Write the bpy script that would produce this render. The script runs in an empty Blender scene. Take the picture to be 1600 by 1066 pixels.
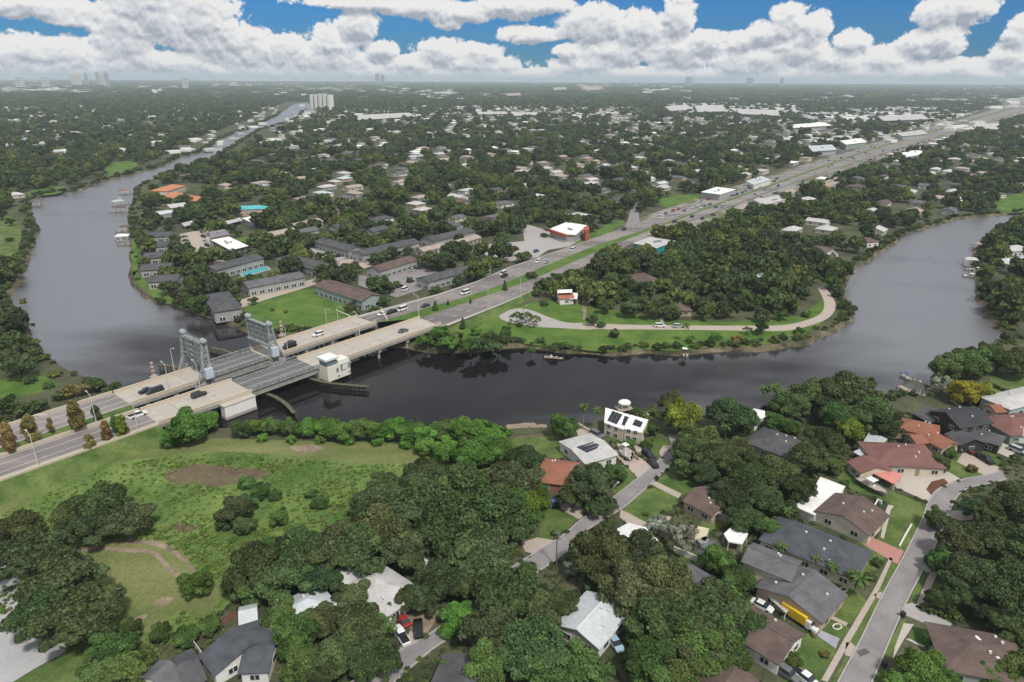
import bpy, math, random
import numpy as np
from mathutils import Vector, Matrix
from mathutils.geometry import delaunay_2d_cdt, tessellate_polygon
SC = bpy.context.scene
COL = SC.collection
R = math.radians
# ------------------------------------------------------------------ camera
PITCH, ROLL, FPX, CAM_H = R(21.1), R(0.29), 1066.7, 100.0
_r = np.array([1., 0, 0]); _u = np.array([0, math.sin(PITCH), math.cos(PITCH)]); _f = np.array([0, math.cos(PITCH), -math.sin(PITCH)])
CR = _r*math.cos(ROLL)+_u*math.sin(ROLL); CU = -_r*math.sin(ROLL)+_u*math.cos(ROLL); CF = _f
cam = bpy.data.cameras.new('camera'); cam_o = bpy.data.objects.new('camera', cam); COL.objects.link(cam_o)
cam.sensor_width = 36; cam.lens = 24.0; cam.clip_start = 1; cam.clip_end = 80000
mw = Matrix.Identity(4)
for i in range(3):
    mw[i][0], mw[i][1], mw[i][2] = CR[i], CU[i], -CF[i]
mw[2][3] = CAM_H
cam_o.matrix_world = mw
SC.camera = cam_o

def ray(px, py):
    return CF + CR*(px-800)/FPX + CU*(533-py)/FPX
def g(px, py, z=1.5):                      # pixel of the photograph -> point of the ground plane of height z
    d = ray(px, py); t = (z-CAM_H)/d[2]
    return Vector((d[0]*t, d[1]*t, z))
def pix(x, y, z):                          # vectorised: world -> pixel
    x = np.asarray(x, float); y = np.asarray(y, float); z = np.asarray(z, float)-CAM_H
    dep = x*CF[0]+y*CF[1]+z*CF[2]
    return 800+FPX*(x*CR[0]+y*CR[1]+z*CR[2])/dep, 533-FPX*(x*CU[0]+y*CU[1]+z*CU[2])/dep, dep
def mpp(px, py, z=1.5):                    # metres per photo pixel at that place
    p = g(px, py, z); return float(pix(p.x, p.y, p.z)[2])/FPX
LAND = 1.5
# ------------------------------------------------------------------ world and sun
SUN_EL, SUN_AZ = R(56), R(150)             # azimuth clockwise from +Y (view direction)
world = bpy.data.worlds.new('World'); SC.world = world; world.use_nodes = True
def build_world():
    nt = world.node_tree; N = nt.nodes; L = nt.links; N.clear()
    def nd(t, **k):
        n = N.new(t)
        for a, b in k.items():
            if a == 'ins':
                for i, v in b.items(): n.inputs[i].default_value = v
            else: setattr(n, a, b)
        return n
    out = nd('ShaderNodeOutputWorld'); bg = nd('ShaderNodeBackground', ins={'Strength': 0.1})
    sky = nd('ShaderNodeTexSky', sky_type='NISHITA', sun_disc=False, sun_elevation=SUN_EL, sun_rotation=SUN_AZ, altitude=0, air_density=1.1, dust_density=0.6, ozone_density=2.0)
    # --- cloud field in (azimuth deg, elevation deg): heaps seen in the photograph, broken cloud elsewhere
    def group(name, outs):
        grp = bpy.data.node_groups.new(name, 'ShaderNodeTree'); grp.interface.new_socket('Vector', in_out='INPUT', socket_type='NodeSocketVector')
        for o in outs: grp.interface.new_socket(o, in_out='OUTPUT', socket_type='NodeSocketFloat')
        gi = grp.nodes.new('NodeGroupInput'); go = grp.nodes.new('NodeGroupOutput')
        def n(t, ins=(), **k):
            q = grp.nodes.new(t)
            for a_, v_ in k.items(): setattr(q, a_, v_)
            for i, v_ in dict(ins).items():
                if hasattr(v_, 'is_output'): grp.links.new(v_, q.inputs[i])
                else: q.inputs[i].default_value = v_
            return q
        def m(op, a_, b_=None, c_=None, clamp=False):
            q = n('ShaderNodeMath', [(i, v) for i, v in enumerate((a_, b_, c_)) if v is not None], operation=op, use_clamp=clamp); return q.outputs[0]
        return grp, gi.outputs[0], go, n, m
    gA, vec, go, n, m = group('cloud_heaps', ['Env'])
    sp_ = n('ShaderNodeSeparateXYZ', {0: vec}); U, V = sp_.outputs[0], sp_.outputs[1]; env = None
    for (px, py, rx, ry) in CLOUDS:
        d = ray(px, py); d = d/np.linalg.norm(d); u = math.degrees(math.atan2(d[0], d[1])); v = math.degrees(math.asin(d[2]))
        d2 = ray(px+rx, py); ru = math.degrees(math.atan2(d2[0], d2[1]))-u; rv = ry/1066.7*57.3*.93
        q = n('ShaderNodeVectorMath', {0: vec, 1: (1/ru, 1/rv, 0), 2: (-u/ru, -v/rv, 0)}, operation='MULTIPLY_ADD'); e = n('ShaderNodeVectorMath', {0: q.outputs[0], 1: q.outputs[0]}, operation='DOT_PRODUCT').outputs['Value']
        env = e if env is None else m('SMOOTH_MIN', env, e, .3)
    env = m('MAXIMUM', m('SUBTRACT', 1, env), -1.3)
    sc2 = n('ShaderNodeVectorMath', {0: vec, 1: (.085, .17, 0)}, operation='MULTIPLY'); big = n('ShaderNodeTexNoise', {'Vector': sc2.outputs[0], 'Scale': 1.0, 'Detail': 3.0}, noise_dimensions='2D')
    gen = m('MULTIPLY_ADD', big.outputs['Fac'], 5.2, -1.5)
    f1_ = n('ShaderNodeMapRange', {0: V, 1: 5.6, 2: 9.0}, interpolation_type='SMOOTHSTEP'); f2_ = n('ShaderNodeMapRange', {0: m('ABSOLUTE', U), 1: 40.0, 2: 48.0}, interpolation_type='SMOOTHSTEP')
    fs = m('MAXIMUM', f1_.outputs[0], f2_.outputs[0]); gA.links.new(m('ADD', m('MULTIPLY', env, m('SUBTRACT', 1, fs)), m('MULTIPLY', gen, fs)), go.inputs[0])
    def puffs(name, scale, detail, rough, smo, k, fine):
        gB, vec, go, n, m = group(name, ['Puff'])
        w = n('ShaderNodeTexNoise', {'Vector': vec, 'Scale': .8, 'Detail': 2.0}, noise_dimensions='2D'); wv = n('ShaderNodeVectorMath', {0: w.outputs['Color'], 1: (1.0, .8, 0), 2: vec}, operation='MULTIPLY_ADD'); s2 = n('ShaderNodeVectorMath', {0: wv.outputs[0], 1: (1, 1.3, 0)}, operation='MULTIPLY')
        vo = n('ShaderNodeTexVoronoi', {'Vector': s2.outputs[0]}, voronoi_dimensions='2D', feature='SMOOTH_F1', normalize=True)
        for a_, v_ in (('Scale', scale), ('Detail', detail), ('Roughness', rough), ('Lacunarity', 2.2), ('Smoothness', smo)): vo.inputs[a_].default_value = v_
        r_ = m('MULTIPLY', m('SUBTRACT', .42, vo.outputs['Distance']), k)
        if fine:
            fi = n('ShaderNodeTexNoise', {'Vector': vec, 'Scale': 2.6, 'Detail': 4.5, 'Roughness': .58}, noise_dimensions='2D'); r_ = m('ADD', r_, m('MULTIPLY', m('SUBTRACT', fi.outputs['Fac'], .5), fine))
        gB.links.new(r_, go.inputs[0]); return gB
    gB = puffs('cloud_puffs', .72, 3.2, .56, .2, 2.3, .7); gC = puffs('cloud_body', .72, 2.0, .50, .4, 2.3, 0)
    tc = nd('ShaderNodeTexCoord'); sp = nd('ShaderNodeSeparateXYZ'); L.new(tc.outputs['Generated'], sp.inputs[0])
    def mm(op, a, b=None, c=None, clamp=False):
        n = nd('ShaderNodeMath', operation=op, use_clamp=clamp)
        for i, v in enumerate((a, b, c)):
            if v is None: continue
            if isinstance(v, (int, float)): n.inputs[i].default_value = v
            else: L.new(v, n.inputs[i])
        return n.outputs[0]
    az = mm('MULTIPLY', mm('ARCTAN2', sp.outputs[0], sp.outputs[1]), 57.2958)
    el = mm('MULTIPLY', mm('ARCSINE', sp.outputs[2]), 57.2958)
    cb = nd('ShaderNodeCombineXYZ'); L.new(az, cb.inputs[0]); L.new(el, cb.inputs[1])
    def at(gr, du, dv):
        q = nd('ShaderNodeGroup'); q.node_tree = gr
        if du or dv:
            a = nd('ShaderNodeVectorMath', operation='ADD'); a.inputs[1].default_value = (du, dv, 0); L.new(cb.outputs[0], a.inputs[0]); L.new(a.outputs[0], q.inputs[0])
        else: L.new(cb.outputs[0], q.inputs[0])
        return q.outputs[0]
    e0, e1 = at(gA, 0, 0), at(gA, .15, .6); b0, b2 = at(gB, 0, 0), at(gB, .05, .14); c0, c1 = at(gC, 0, 0), at(gC, .10, .30)
    f0 = mm('ADD', e0, b0)
    dens = nd('ShaderNodeMapRange', interpolation_type='SMOOTHSTEP'); dens.inputs[1].default_value = -.08; dens.inputs[2].default_value = .40; L.new(f0, dens.inputs[0])
    lit = mm('MULTIPLY_ADD', mm('SUBTRACT', e0, e1), .62, .56)
    lit = mm('MULTIPLY_ADD', mm('SUBTRACT', c0, c1), .50, lit)
    lit = mm('MULTIPLY_ADD', mm('SUBTRACT', b0, b2), .24, lit)
    edge = nd('ShaderNodeMapRange', interpolation_type='SMOOTHSTEP'); edge.inputs[1].default_value = -.1; edge.inputs[2].default_value = 1.5; edge.inputs[3].default_value = .20; edge.inputs[4].default_value = -.24; L.new(mm('ADD', e1, mm('MULTIPLY', c1, .7)), edge.inputs[0])
    lit = mm('ADD', lit, edge.outputs[0], None, True)
    cc = nd('ShaderNodeValToRGB'); L.new(lit, cc.inputs[0])
    E = cc.color_ramp.elements
    E[0].position = .05; E[0].color = (3.5, 3.85, 4.4, 1); E[1].position = .92; E[1].color = (7.9, 7.85, 7.75, 1)
    e2 = cc.color_ramp.elements.new(.45); e2.color = (5.7, 5.9, 6.3, 1)
    mix = nd('ShaderNodeMix', data_type='RGBA'); L.new(dens.outputs[0], mix.inputs[0])
    tintn = nd('ShaderNodeMix', data_type='RGBA', blend_type='MULTIPLY'); tintn.inputs[0].default_value = 1; tintn.inputs[7].default_value = SKY_TINT
    L.new(sky.outputs[0], tintn.inputs[6])
    L.new(tintn.outputs[2], mix.inputs[6]); L.new(cc.outputs[0], mix.inputs[7])
    # below the horizon the world is only the far haze line
    bel = nd('ShaderNodeMapRange'); bel.inputs[1].default_value = -.3; bel.inputs[2].default_value = .3; L.new(el, bel.inputs[0])
    mix2 = nd('ShaderNodeMix', data_type='RGBA'); mix2.inputs[6].default_value = (4.6, 5.0, 5.4, 1); L.new(bel.outputs[0], mix2.inputs[0]); L.new(mix.outputs[2], mix2.inputs[7])
    L.new(mix2.outputs[2], bg.inputs[0]); L.new(bg.outputs[0], out.inputs[0])
    world.cycles.sampling_method = 'MANUAL'; world.cycles.sample_map_resolution = 512
SKY_TINT = (.12, .38, .80, 1)
CLOUDS = [  # x, y, half width, half height in the photograph
 (45,8,105,15),(110,30,40,9),(35,82,75,22),(110,85,60,22),(195,60,50,60),(230,20,70,45),(310,35,70,45),(340,60,60,35),(375,68,50,28),(200,95,90,22),(285,98,80,16),
 (400,85,70,26),(450,78,45,22),(500,95,90,22),(560,40,34,26),(520,68,40,26),(598,78,28,14),(560,4,100,10),(650,10,70,14),(720,20,80,14),(700,32,30,12),(800,10,60,18),(850,8,50,12),
 (690,82,46,20),(750,85,36,18),(640,100,60,14),(825,54,48,13),(740,100,80,16),
 (890,80,26,12),(930,38,60,28),(1000,50,45,32),(1060,30,26,38),(1100,66,40,18),(1060,80,60,28),(955,82,60,20),(920,100,60,14),
 (1232,38,32,28),(1272,46,26,24),(1195,52,34,18),(1250,75,55,26),(1160,64,26,14),(1330,66,32,16),(1300,95,80,22),(1180,95,80,22),(1380,92,50,18),
 (1475,20,46,22),(1518,12,42,18),(1445,68,45,18),(1475,62,36,22),(1595,55,28,24),(1585,88,45,20),(1500,106,110,13),(1400,108,120,13),
 (100,108,200,16),(400,111,220,12),(700,114,200,9),(1000,114,200,10),(1300,114,200,11),(1560,112,120,12)]
build_world()
sun = bpy.data.lights.new('sun', 'SUN'); sun.energy = 3.0; sun.angle = R(7); sun.color = (1, .955, .88)
sun_o = bpy.data.objects.new('sun', sun); COL.objects.link(sun_o)
sd = Vector((math.sin(SUN_AZ)*math.cos(SUN_EL), math.cos(SUN_AZ)*math.cos(SUN_EL), math.sin(SUN_EL)))
sun_o.rotation_euler = sd.to_track_quat('Z', 'Y').to_euler(); sun_o.location = (0, 0, 400)
SC.view_settings.view_transform = 'Standard'; SC.view_settings.look = 'None'; SC.view_settings.gamma = 1; SC.view_settings.use_curve_mapping = False
SC.view_settings.exposure = 0.1
SC.render.engine = 'CYCLES'
SC.cycles.use_denoising = True
SC.cycles.max_bounces = 5; SC.cycles.diffuse_bounces = 2; SC.cycles.glossy_bounces = 2; SC.cycles.transmission_bounces = 2; SC.cycles.volume_bounces = 1; SC.cycles.transparent_max_bounces = 8
SC.cycles.caustics_reflective = False; SC.cycles.caustics_refractive = False
# ------------------------------------------------------------------ helpers
def link(o, parent=None):
    COL.objects.link(o)
    if parent is not None: o.parent = parent
    return o
def tag(o, label=None, cat=None, group=None, kind=None):
    if label: o['label'] = label
    if cat: o['category'] = cat
    if group: o['group'] = group
    if kind: o['kind'] = kind
    return o
def empty(name, loc, rz=0, label=None, cat=None, group=None):
    o = bpy.data.objects.new(name, None); o.location = loc; o.rotation_euler = (0, 0, rz); o.empty_display_size = .5
    link(o); return tag(o, label, cat, group)
MATS = {}
def M(name, col, rough=.85, var=.12, scale=1.0, col2=None, bump=0.0, spec=.25, metal=0, fine=0.0, lo=.35, hi=.65, stretch=None):
    """procedural material: world-space noise between two shades, optional finer speckle and bump"""
    if name in MATS: return MATS[name]
    m = bpy.data.materials.new(name); m.use_nodes = True; MATS[name] = m
    nt = m.node_tree; N = nt.nodes; L = nt.links; b = N['Principled BSDF']
    b.inputs['Roughness'].default_value = rough; b.inputs['Metallic'].default_value = metal; b.inputs['Specular IOR Level'].default_value = spec
    c1 = [max(0, c*(1-var)) for c in col]; c2 = [c*(1+var) for c in (col2 or col)]
    geo = N.new('ShaderNodeNewGeometry'); vec = geo.outputs['Position']
    if stretch:
        mp = N.new('ShaderNodeMapping'); mp.inputs['Rotation'].default_value = (0, 0, stretch[0]); mp.inputs['Scale'].default_value = (stretch[1], stretch[2], 1); L.new(vec, mp.inputs[0]); vec = mp.outputs[0]
    no = N.new('ShaderNodeTexNoise'); no.inputs['Scale'].default_value = scale; no.inputs['Detail'].default_value = 5; no.inputs['Roughness'].default_value = .62
    L.new(vec, no.inputs['Vector'])
    mr = N.new('ShaderNodeMapRange'); mr.inputs[1].default_value = lo; mr.inputs[2].default_value = hi; L.new(no.outputs['Fac'], mr.inputs[0])
    mx = N.new('ShaderNodeMix'); mx.data_type = 'RGBA'; mx.inputs[6].default_value = (*c1, 1); mx.inputs[7].default_value = (*c2, 1); L.new(mr.outputs[0], mx.inputs[0])
    o = mx.outputs[2]
    if fine:
        n2 = N.new('ShaderNodeTexNoise'); n2.inputs['Scale'].default_value = 1.6; n2.inputs['Detail'].default_value = 6; n2.inputs['Roughness'].default_value = .75; L.new(geo.outputs['Position'], n2.inputs['Vector'])
        r2 = N.new('ShaderNodeMapRange'); r2.inputs[1].default_value = .3; r2.inputs[2].default_value = .7; r2.inputs[3].default_value = 1-fine; r2.inputs[4].default_value = 1+fine; L.new(n2.outputs['Fac'], r2.inputs[0])
        m2 = N.new('ShaderNodeMix'); m2.data_type = 'RGBA'; m2.blend_type = 'MULTIPLY'; m2.inputs[0].default_value = 1; L.new(o, m2.inputs[6]); L.new(r2.outputs[0], m2.inputs[7]); o = m2.outputs[2]
    L.new(o, b.inputs['Base Color'])
    if bump:
        n3 = N.new('ShaderNodeTexNoise'); n3.inputs['Scale'].default_value = 1.1; n3.inputs['Detail'].default_value = 6; L.new(geo.outputs['Position'], n3.inputs['Vector'])
        bp = N.new('ShaderNodeBump'); bp.inputs['Strength'].default_value = bump; bp.inputs['Distance'].default_value = .5; L.new(n3.outputs['Fac'], bp.inputs['Height']); L.new(bp.outputs[0], b.inputs['Normal'])
    return m
class MB:
    """collects boxes, prisms, quads and tubes into one mesh"""
    def __init__(s): s.v = []; s.f = []; s.m = []; s.c = 0
    def add(s, vs, fs, mi=0):
        b = len(s.v); s.v += [tuple(v) for v in vs]; s.f += [tuple(i+b for i in f) for f in fs]; s.m += [mi]*len(fs); return s
    def box(s, c, d, rz=0, mi=0, taper=1.0):
        cx, cy, cz = c; hx, hy, hz = d[0]/2, d[1]/2, d[2]/2; ca, sa = math.cos(rz), math.sin(rz); vs = []
        for z, t in ((-hz, 1), (hz, taper)):
            for x, y in ((-hx, -hy), (hx, -hy), (hx, hy), (-hx, hy)):
                x *= t; y *= t; vs.append((cx+x*ca-y*sa, cy+x*sa+y*ca, cz+z))
        return s.add(vs, [(0,3,2,1),(4,5,6,7),(0,1,5,4),(1,2,6,5),(2,3,7,6),(3,0,4,7)], mi)
    def prism(s, poly, z0, z1, mi=0, cap=True):
        n = len(poly); a = sum(poly[i][0]*poly[(i+1) % n][1]-poly[(i+1) % n][0]*poly[i][1] for i in range(n))
        if a < 0: poly = poly[::-1]
        vs = [(p[0], p[1], z0) for p in poly]+[(p[0], p[1], z1) for p in poly]
        fs = [(i, (i+1) % n, (i+1) % n+n, i+n) for i in range(n)]
        if cap: fs += [tuple(range(n, 2*n)), tuple(range(n-1, -1, -1))]
        return s.add(vs, fs, mi)
    def tube(s, a, b, r, r2=None, n=6, mi=0):
        a = Vector(a); b = Vector(b); d = (b-a).normalized(); r2 = r if r2 is None else r2
        x = d.orthogonal().normalized(); y = d.cross(x); vs = []
        for p, rr in ((a, r), (b, r2)):
            for i in range(n):
                t = 2*math.pi*i/n; vs.append(p+x*math.cos(t)*rr+y*math.sin(t)*rr)
        return s.add(vs, [(i, (i+1) % n, (i+1) % n+n, i+n) for i in range(n)]+[tuple(range(n-1, -1, -1)), tuple(range(n, 2*n))], mi)
    def mesh(s, name, mats):
        me = bpy.data.meshes.new(name); me.from_pydata(s.v, [], s.f)
        for m in (mats if isinstance(mats, (list, tuple)) else [mats]): me.materials.append(m)
        if any(s.m): me.polygons.foreach_set('material_index', s.m)
        me.update(); return me
    def build(s, name, mats, parent=None, loc=None, rz=0):
        o = bpy.data.objects.new(name, s.mesh(name, mats)); link(o, parent)
        if loc is not None: o.location = loc; o.rotation_euler = (0, 0, rz)
        return o
def put(name, me, parent=None, loc=(0, 0, 0), rz=0, sc=(1, 1, 1), mat=None):
    o = bpy.data.objects.new(name, me); link(o, parent); o.location = loc; o.rotation_euler = (0, 0, rz); o.scale = sc
    if mat is not None:
        o.material_slots[0].link = 'OBJECT'; o.material_slots[0].material = mat
    return o
def smooth(pts, k=4, closed=True):
    """Catmull-Rom through 2D points"""
    P = [np.array(p[:2], float) for p in pts]; n = len(P); out = []
    for i in range(n if closed else n-1):
        if closed: p0, p1, p2, p3 = P[i-1], P[i], P[(i+1) % n], P[(i+2) % n]
        else: p0, p1, p2, p3 = P[max(i-1, 0)], P[i], P[i+1], P[min(i+2, n-1)]
        for j in range(k):
            t = j/k; out.append(.5*(2*p1+(p2-p0)*t+(2*p0-5*p1+4*p2-p3)*t*t+(3*p1-p0-3*p2+p3)*t**3))
    if not closed: out.append(P[-1])
    return [tuple(p) for p in out]
def gp(pts, z=LAND): return [tuple(g(x, y, z))[:2] for x, y in pts]
def inpoly(x, y, poly):
    x = np.asarray(x, float); y = np.asarray(y, float); r = np.zeros(x.shape, bool); n = len(poly)
    for i in range(n):
        (x1, y1), (x2, y2) = poly[i], poly[(i+1) % n]
        if y1 == y2: continue
        c = ((y1 > y) != (y2 > y)) & (x < (x2-x1)*(y-y1)/(y2-y1)+x1); r ^= c
    return r
def sheet(name, poly, z, mat, kind='structure', parent=None):
    """flat sheet from a ground polygon"""
    t = tessellate_polygon([[Vector((p[0], p[1], 0)) for p in poly]])
    vs = [(p[0], p[1], z) for p in poly]; fs = []
    for a, b, c in t:
        A, B, C = poly[a], poly[b], poly[c]
        if (B[0]-A[0])*(C[1]-A[1])-(B[1]-A[1])*(C[0]-A[0]) < 0: b, c = c, b
        fs.append((a, b, c))
    o = MB().add(vs, fs).build(name, mat, parent)
    if kind: o['kind'] = kind
    return o
def ribbon(name, left, right, mat, z=None, kind='structure', parent=None):
    """strip between two polylines of equal length; points 2D (with z) or 3D"""
    n = len(left); vs = [(*p[:2], p[2] if len(p) > 2 else z) for p in left]+[(*p[:2], p[2] if len(p) > 2 else z) for p in right]
    o = MB().add(vs, [(i, n+i, n+i+1, i+1) for i in range(n-1)]).build(name, mat, parent)
    if kind: o['kind'] = kind
    return o
def resample(pts, n):
    P = np.array([p[:2] for p in pts], float); d = np.r_[0, np.cumsum(np.linalg.norm(np.diff(P, axis=0), axis=1))]
    t = np.linspace(0, d[-1], n); return list(zip(np.interp(t, d, P[:, 0]), np.interp(t, d, P[:, 1])))
def offset(pts, d):
    """open polyline moved sideways (left positive)"""
    P = np.array([p[:2] for p in pts], float); T = np.gradient(P, axis=0); T /= np.linalg.norm(T, axis=1)[:, None]+1e-9
    return [tuple(p) for p in P+np.c_[-T[:, 1], T[:, 0]]*d]
ORD = 'first second third fourth fifth sixth seventh eighth ninth tenth eleventh twelfth thirteenth fourteenth fifteenth sixteenth seventeenth eighteenth nineteenth twentieth'.split()
def ordinal(i):
    if i < 20: return ORD[i]
    tens = 'twenty thirty forty fifty sixty seventy eighty ninety'.split(); t, u = (i+1)//10, (i+1) % 10
    if i+1 > 99: return 'hundred and '+ordinal(i-100)
    return tens[t-2]+'-'+ORD[u-1] if u else tens[t-2][:-1]+'ieth'
LANDMARKS = []                              # (short phrase, x, y) for telling look-alikes apart
def landmark(phrase, p):
    if all(phrase != q[0] for q in LANDMARKS): LANDMARKS.append((phrase, p[0], p[1]))
EXCL = []                                   # ground polygons where no self-sown tree may stand
# ------------------------------------------------------------------ materials of the ground
m_ground = M('ground_cover', (.052,.070,.030), .95, .25, .05, (.085,.085,.05), fine=.35)
m_field = M('lush_weeds', (.080,.150,.032), .95, .2, .06, (.13,.185,.05), fine=.4)
m_mown = M('mown_grass', (.115,.158,.043), .95, .15, .09, (.175,.18,.072), fine=.32, stretch=(1.2,.35,1.2), lo=.3, hi=.7)
m_lawn = M('lawn_grass', (.064,.122,.026), .95, .2, .16, (.115,.15,.045), fine=.32)
m_lawn2 = M('bright_grass', (.065,.135,.022), .95, .15, .1, (.10,.16,.03), fine=.28)
m_dirt = M('brown_dirt', (.20,.155,.11), .95, .2, .2, (.28,.22,.16), fine=.25)
m_brush = M('dead_brush', (.15,.10,.075), .95, .25, .25, (.11,.10,.05), fine=.45)
m_asph = M('worn_asphalt', (.215,.195,.195), .9, .07, .12, (.25,.23,.228), fine=.08, stretch=(.6,.3,1.5))
m_asph2 = M('street_asphalt', (.225,.205,.21), .9, .07, .15, (.265,.245,.245), fine=.1)
m_dasph = M('dark_asphalt', (.10,.10,.105), .9, .1, .2, fine=.1)
m_conc = M('pale_concrete', (.50,.455,.40), .85, .06, .2, (.44,.40,.35), fine=.1)
m_conc2 = M('grey_concrete', (.42,.40,.38), .85, .1, .12, (.33,.31,.30), fine=.12)
m_bdeck = M('bridge_deck_concrete', (.48,.44,.385), .85, .09, .15, (.38,.345,.31), fine=.08, stretch=(.6,.15,1.6))
m_para = M('parapet_concrete', (.60,.52,.41), .8, .08, .3, (.52,.45,.36), fine=.1)
m_lot = M('weathered_slab', (.44,.44,.45), .9, .06, .08, (.36,.36,.365), fine=.12, lo=.42, hi=.6)
m_paint = M('road_paint', (.72,.71,.68), .7, .05, .5)
m_mud = M('river_mud', (.055,.06,.03), .9, .25, .09, (.19,.15,.10), fine=.4, lo=.42, hi=.68)
m_seaw = M('seawall', (.12,.11,.095), .9, .2, .4, fine=.2)
m_pink = M('pink_pavers', (.46,.235,.20), .85, .08, .3, (.40,.2,.17), fine=.12)
m_pave = M('tan_paving', (.46,.39,.33), .88, .08, .2, (.38,.32,.28), fine=.14)
m_mulch = M('red_mulch', (.13,.055,.035), .95, .2, .5, fine=.3)
# ------------------------------------------------------------------ the river
RIVER_PX = [(487,166),(475,172),(462,185),(437,195),(400,207),(375,222),(352,238),(337,247),(305,258),(272,270),(240,282),(222,290),(212,305),(203,325),(202,345),(206,370),(208,385),(205,411),(206,441),(227,460),(248,472),(281,481),(309,492),(340,500),(358,506),(384,517),(410,526),(440,528),(500,526),(560,530),(610,540),(645,543),(675,549),(712,549),(750,548),(805,541),(855,547),(900,551),(955,555),(1005,551),(1060,554),(1097,551),(1125,547),(1175,547),(1240,540),(1262,535),(1272,529),(1300,517),(1320,506),(1331,491),(1322,475),(1317,455),(1328,425),(1340,417),(1365,402),(1388,386),(1410,368),(1437,360),(1470,350),(1500,343),(1540,338),(1600,333),(1700,320),
 (1710,335),(1640,341),(1600,347),(1570,353),(1548,366),(1532,385),(1522,405),(1526,430),(1530,460),(1536,478),(1546,495),(1562,514),(1576,528),(1545,545),(1502,556),(1474,578),(1464,600),(1452,622),(1400,620),(1360,625),(1300,632),(1240,640),(1190,646),(1150,650),(1100,656),(1050,656),(1010,652),(965,655),(935,664),(905,670),(850,674),(780,677),(700,675),(600,675),(480,672),(400,672),(335,676),(300,668),(245,640),(190,614),(160,606),(120,590),(100,580),(75,565),(60,545),(42,522),(24,497),(14,475),(18,450),(28,430),(44,400),(54,370),(52,345),(44,328),(52,313),(80,303),(105,301),(125,297),(150,287),(170,282),(200,275),(230,266),(262,256),(280,247),(320,238),(330,228),(340,220),(370,208),(400,196),(424,185),(440,176),(455,165),(478,160)]
random.seed(5); np.random.seed(5)
RIVER = smooth(gp(RIVER_PX, 0.0), 5)
_rv = np.array(RIVER); _c = np.random.default_rng(3)
_d = np.hypot(_rv[:, 0], _rv[:, 1]); _rv = _rv+_c.normal(0, 1, _rv.shape)*np.clip(_d/420, .35, 3)[:, None]
_rv = (_rv*2+np.roll(_rv, 1, 0)+np.roll(_rv, -1, 0))/4
RIVER = [tuple(p) for p in _rv]
def poly_area(p): return sum(p[i][0]*p[(i+1) % len(p)][1]-p[(i+1) % len(p)][0]*p[i][1] for i in range(len(p)))/2
if poly_area(RIVER) < 0: RIVER = RIVER[::-1]
GX = 17000
def build_ground():
    n = len(RIVER); box = [(-GX, -900), (GX, -900), (GX, GX), (-GX, GX)]
    pts = [Vector(p) for p in RIVER]+[Vector(p) for p in box]
    ed = [(i, (i+1) % n) for i in range(n)]+[(n+i, n+(i+1) % 4) for i in range(4)]
    v, e, f, *_ = delaunay_2d_cdt(pts, ed, [], 0, 1e-4)
    cx = np.array([[sum(v[i].x for i in t)/3, sum(v[i].y for i in t)/3] for t in f]); ins = inpoly(cx[:, 0], cx[:, 1], RIVER)
    mb = MB(); mb.add([(p.x, p.y, LAND) for p in v], [tuple(t) for t, k in zip(f, ins) if not k])
    o = mb.build('ground', [m_ground]); o['kind'] = 'structure'
    me = o.data
    if me.polygons[0].normal.z < 0: me.flip_normals()
    # banks: a slope from the ground's edge down into the water
    P = np.array(RIVER); T = np.roll(P, -1, 0)-np.roll(P, 1, 0); T /= np.linalg.norm(T, axis=1)[:, None]; Nn = np.c_[-T[:, 1], T[:, 0]]
    w = 1.6+1.4*np.abs(np.sin(np.arange(n)*.37))+.8*np.sin(np.arange(n)*.11+1); w = np.clip(w, .8, 4)
    a = [(*p, LAND) for p in P]; b = [(*p, .35) for p in P+Nn*(w*.45)[:, None]]; c = [(*p, -1.2) for p in P+Nn*(w+1)[:, None]]
    mb = MB(); vs = a+b+c; fs = []
    for i in range(n):
        j = (i+1) % n; fs += [(i, j, n+j, n+i), (n+i, n+j, 2*n+j, 2*n+i)]
    o = mb.add(vs, fs).build('river_bank', [m_mud]); o['kind'] = 'structure'
build_ground()
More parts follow.
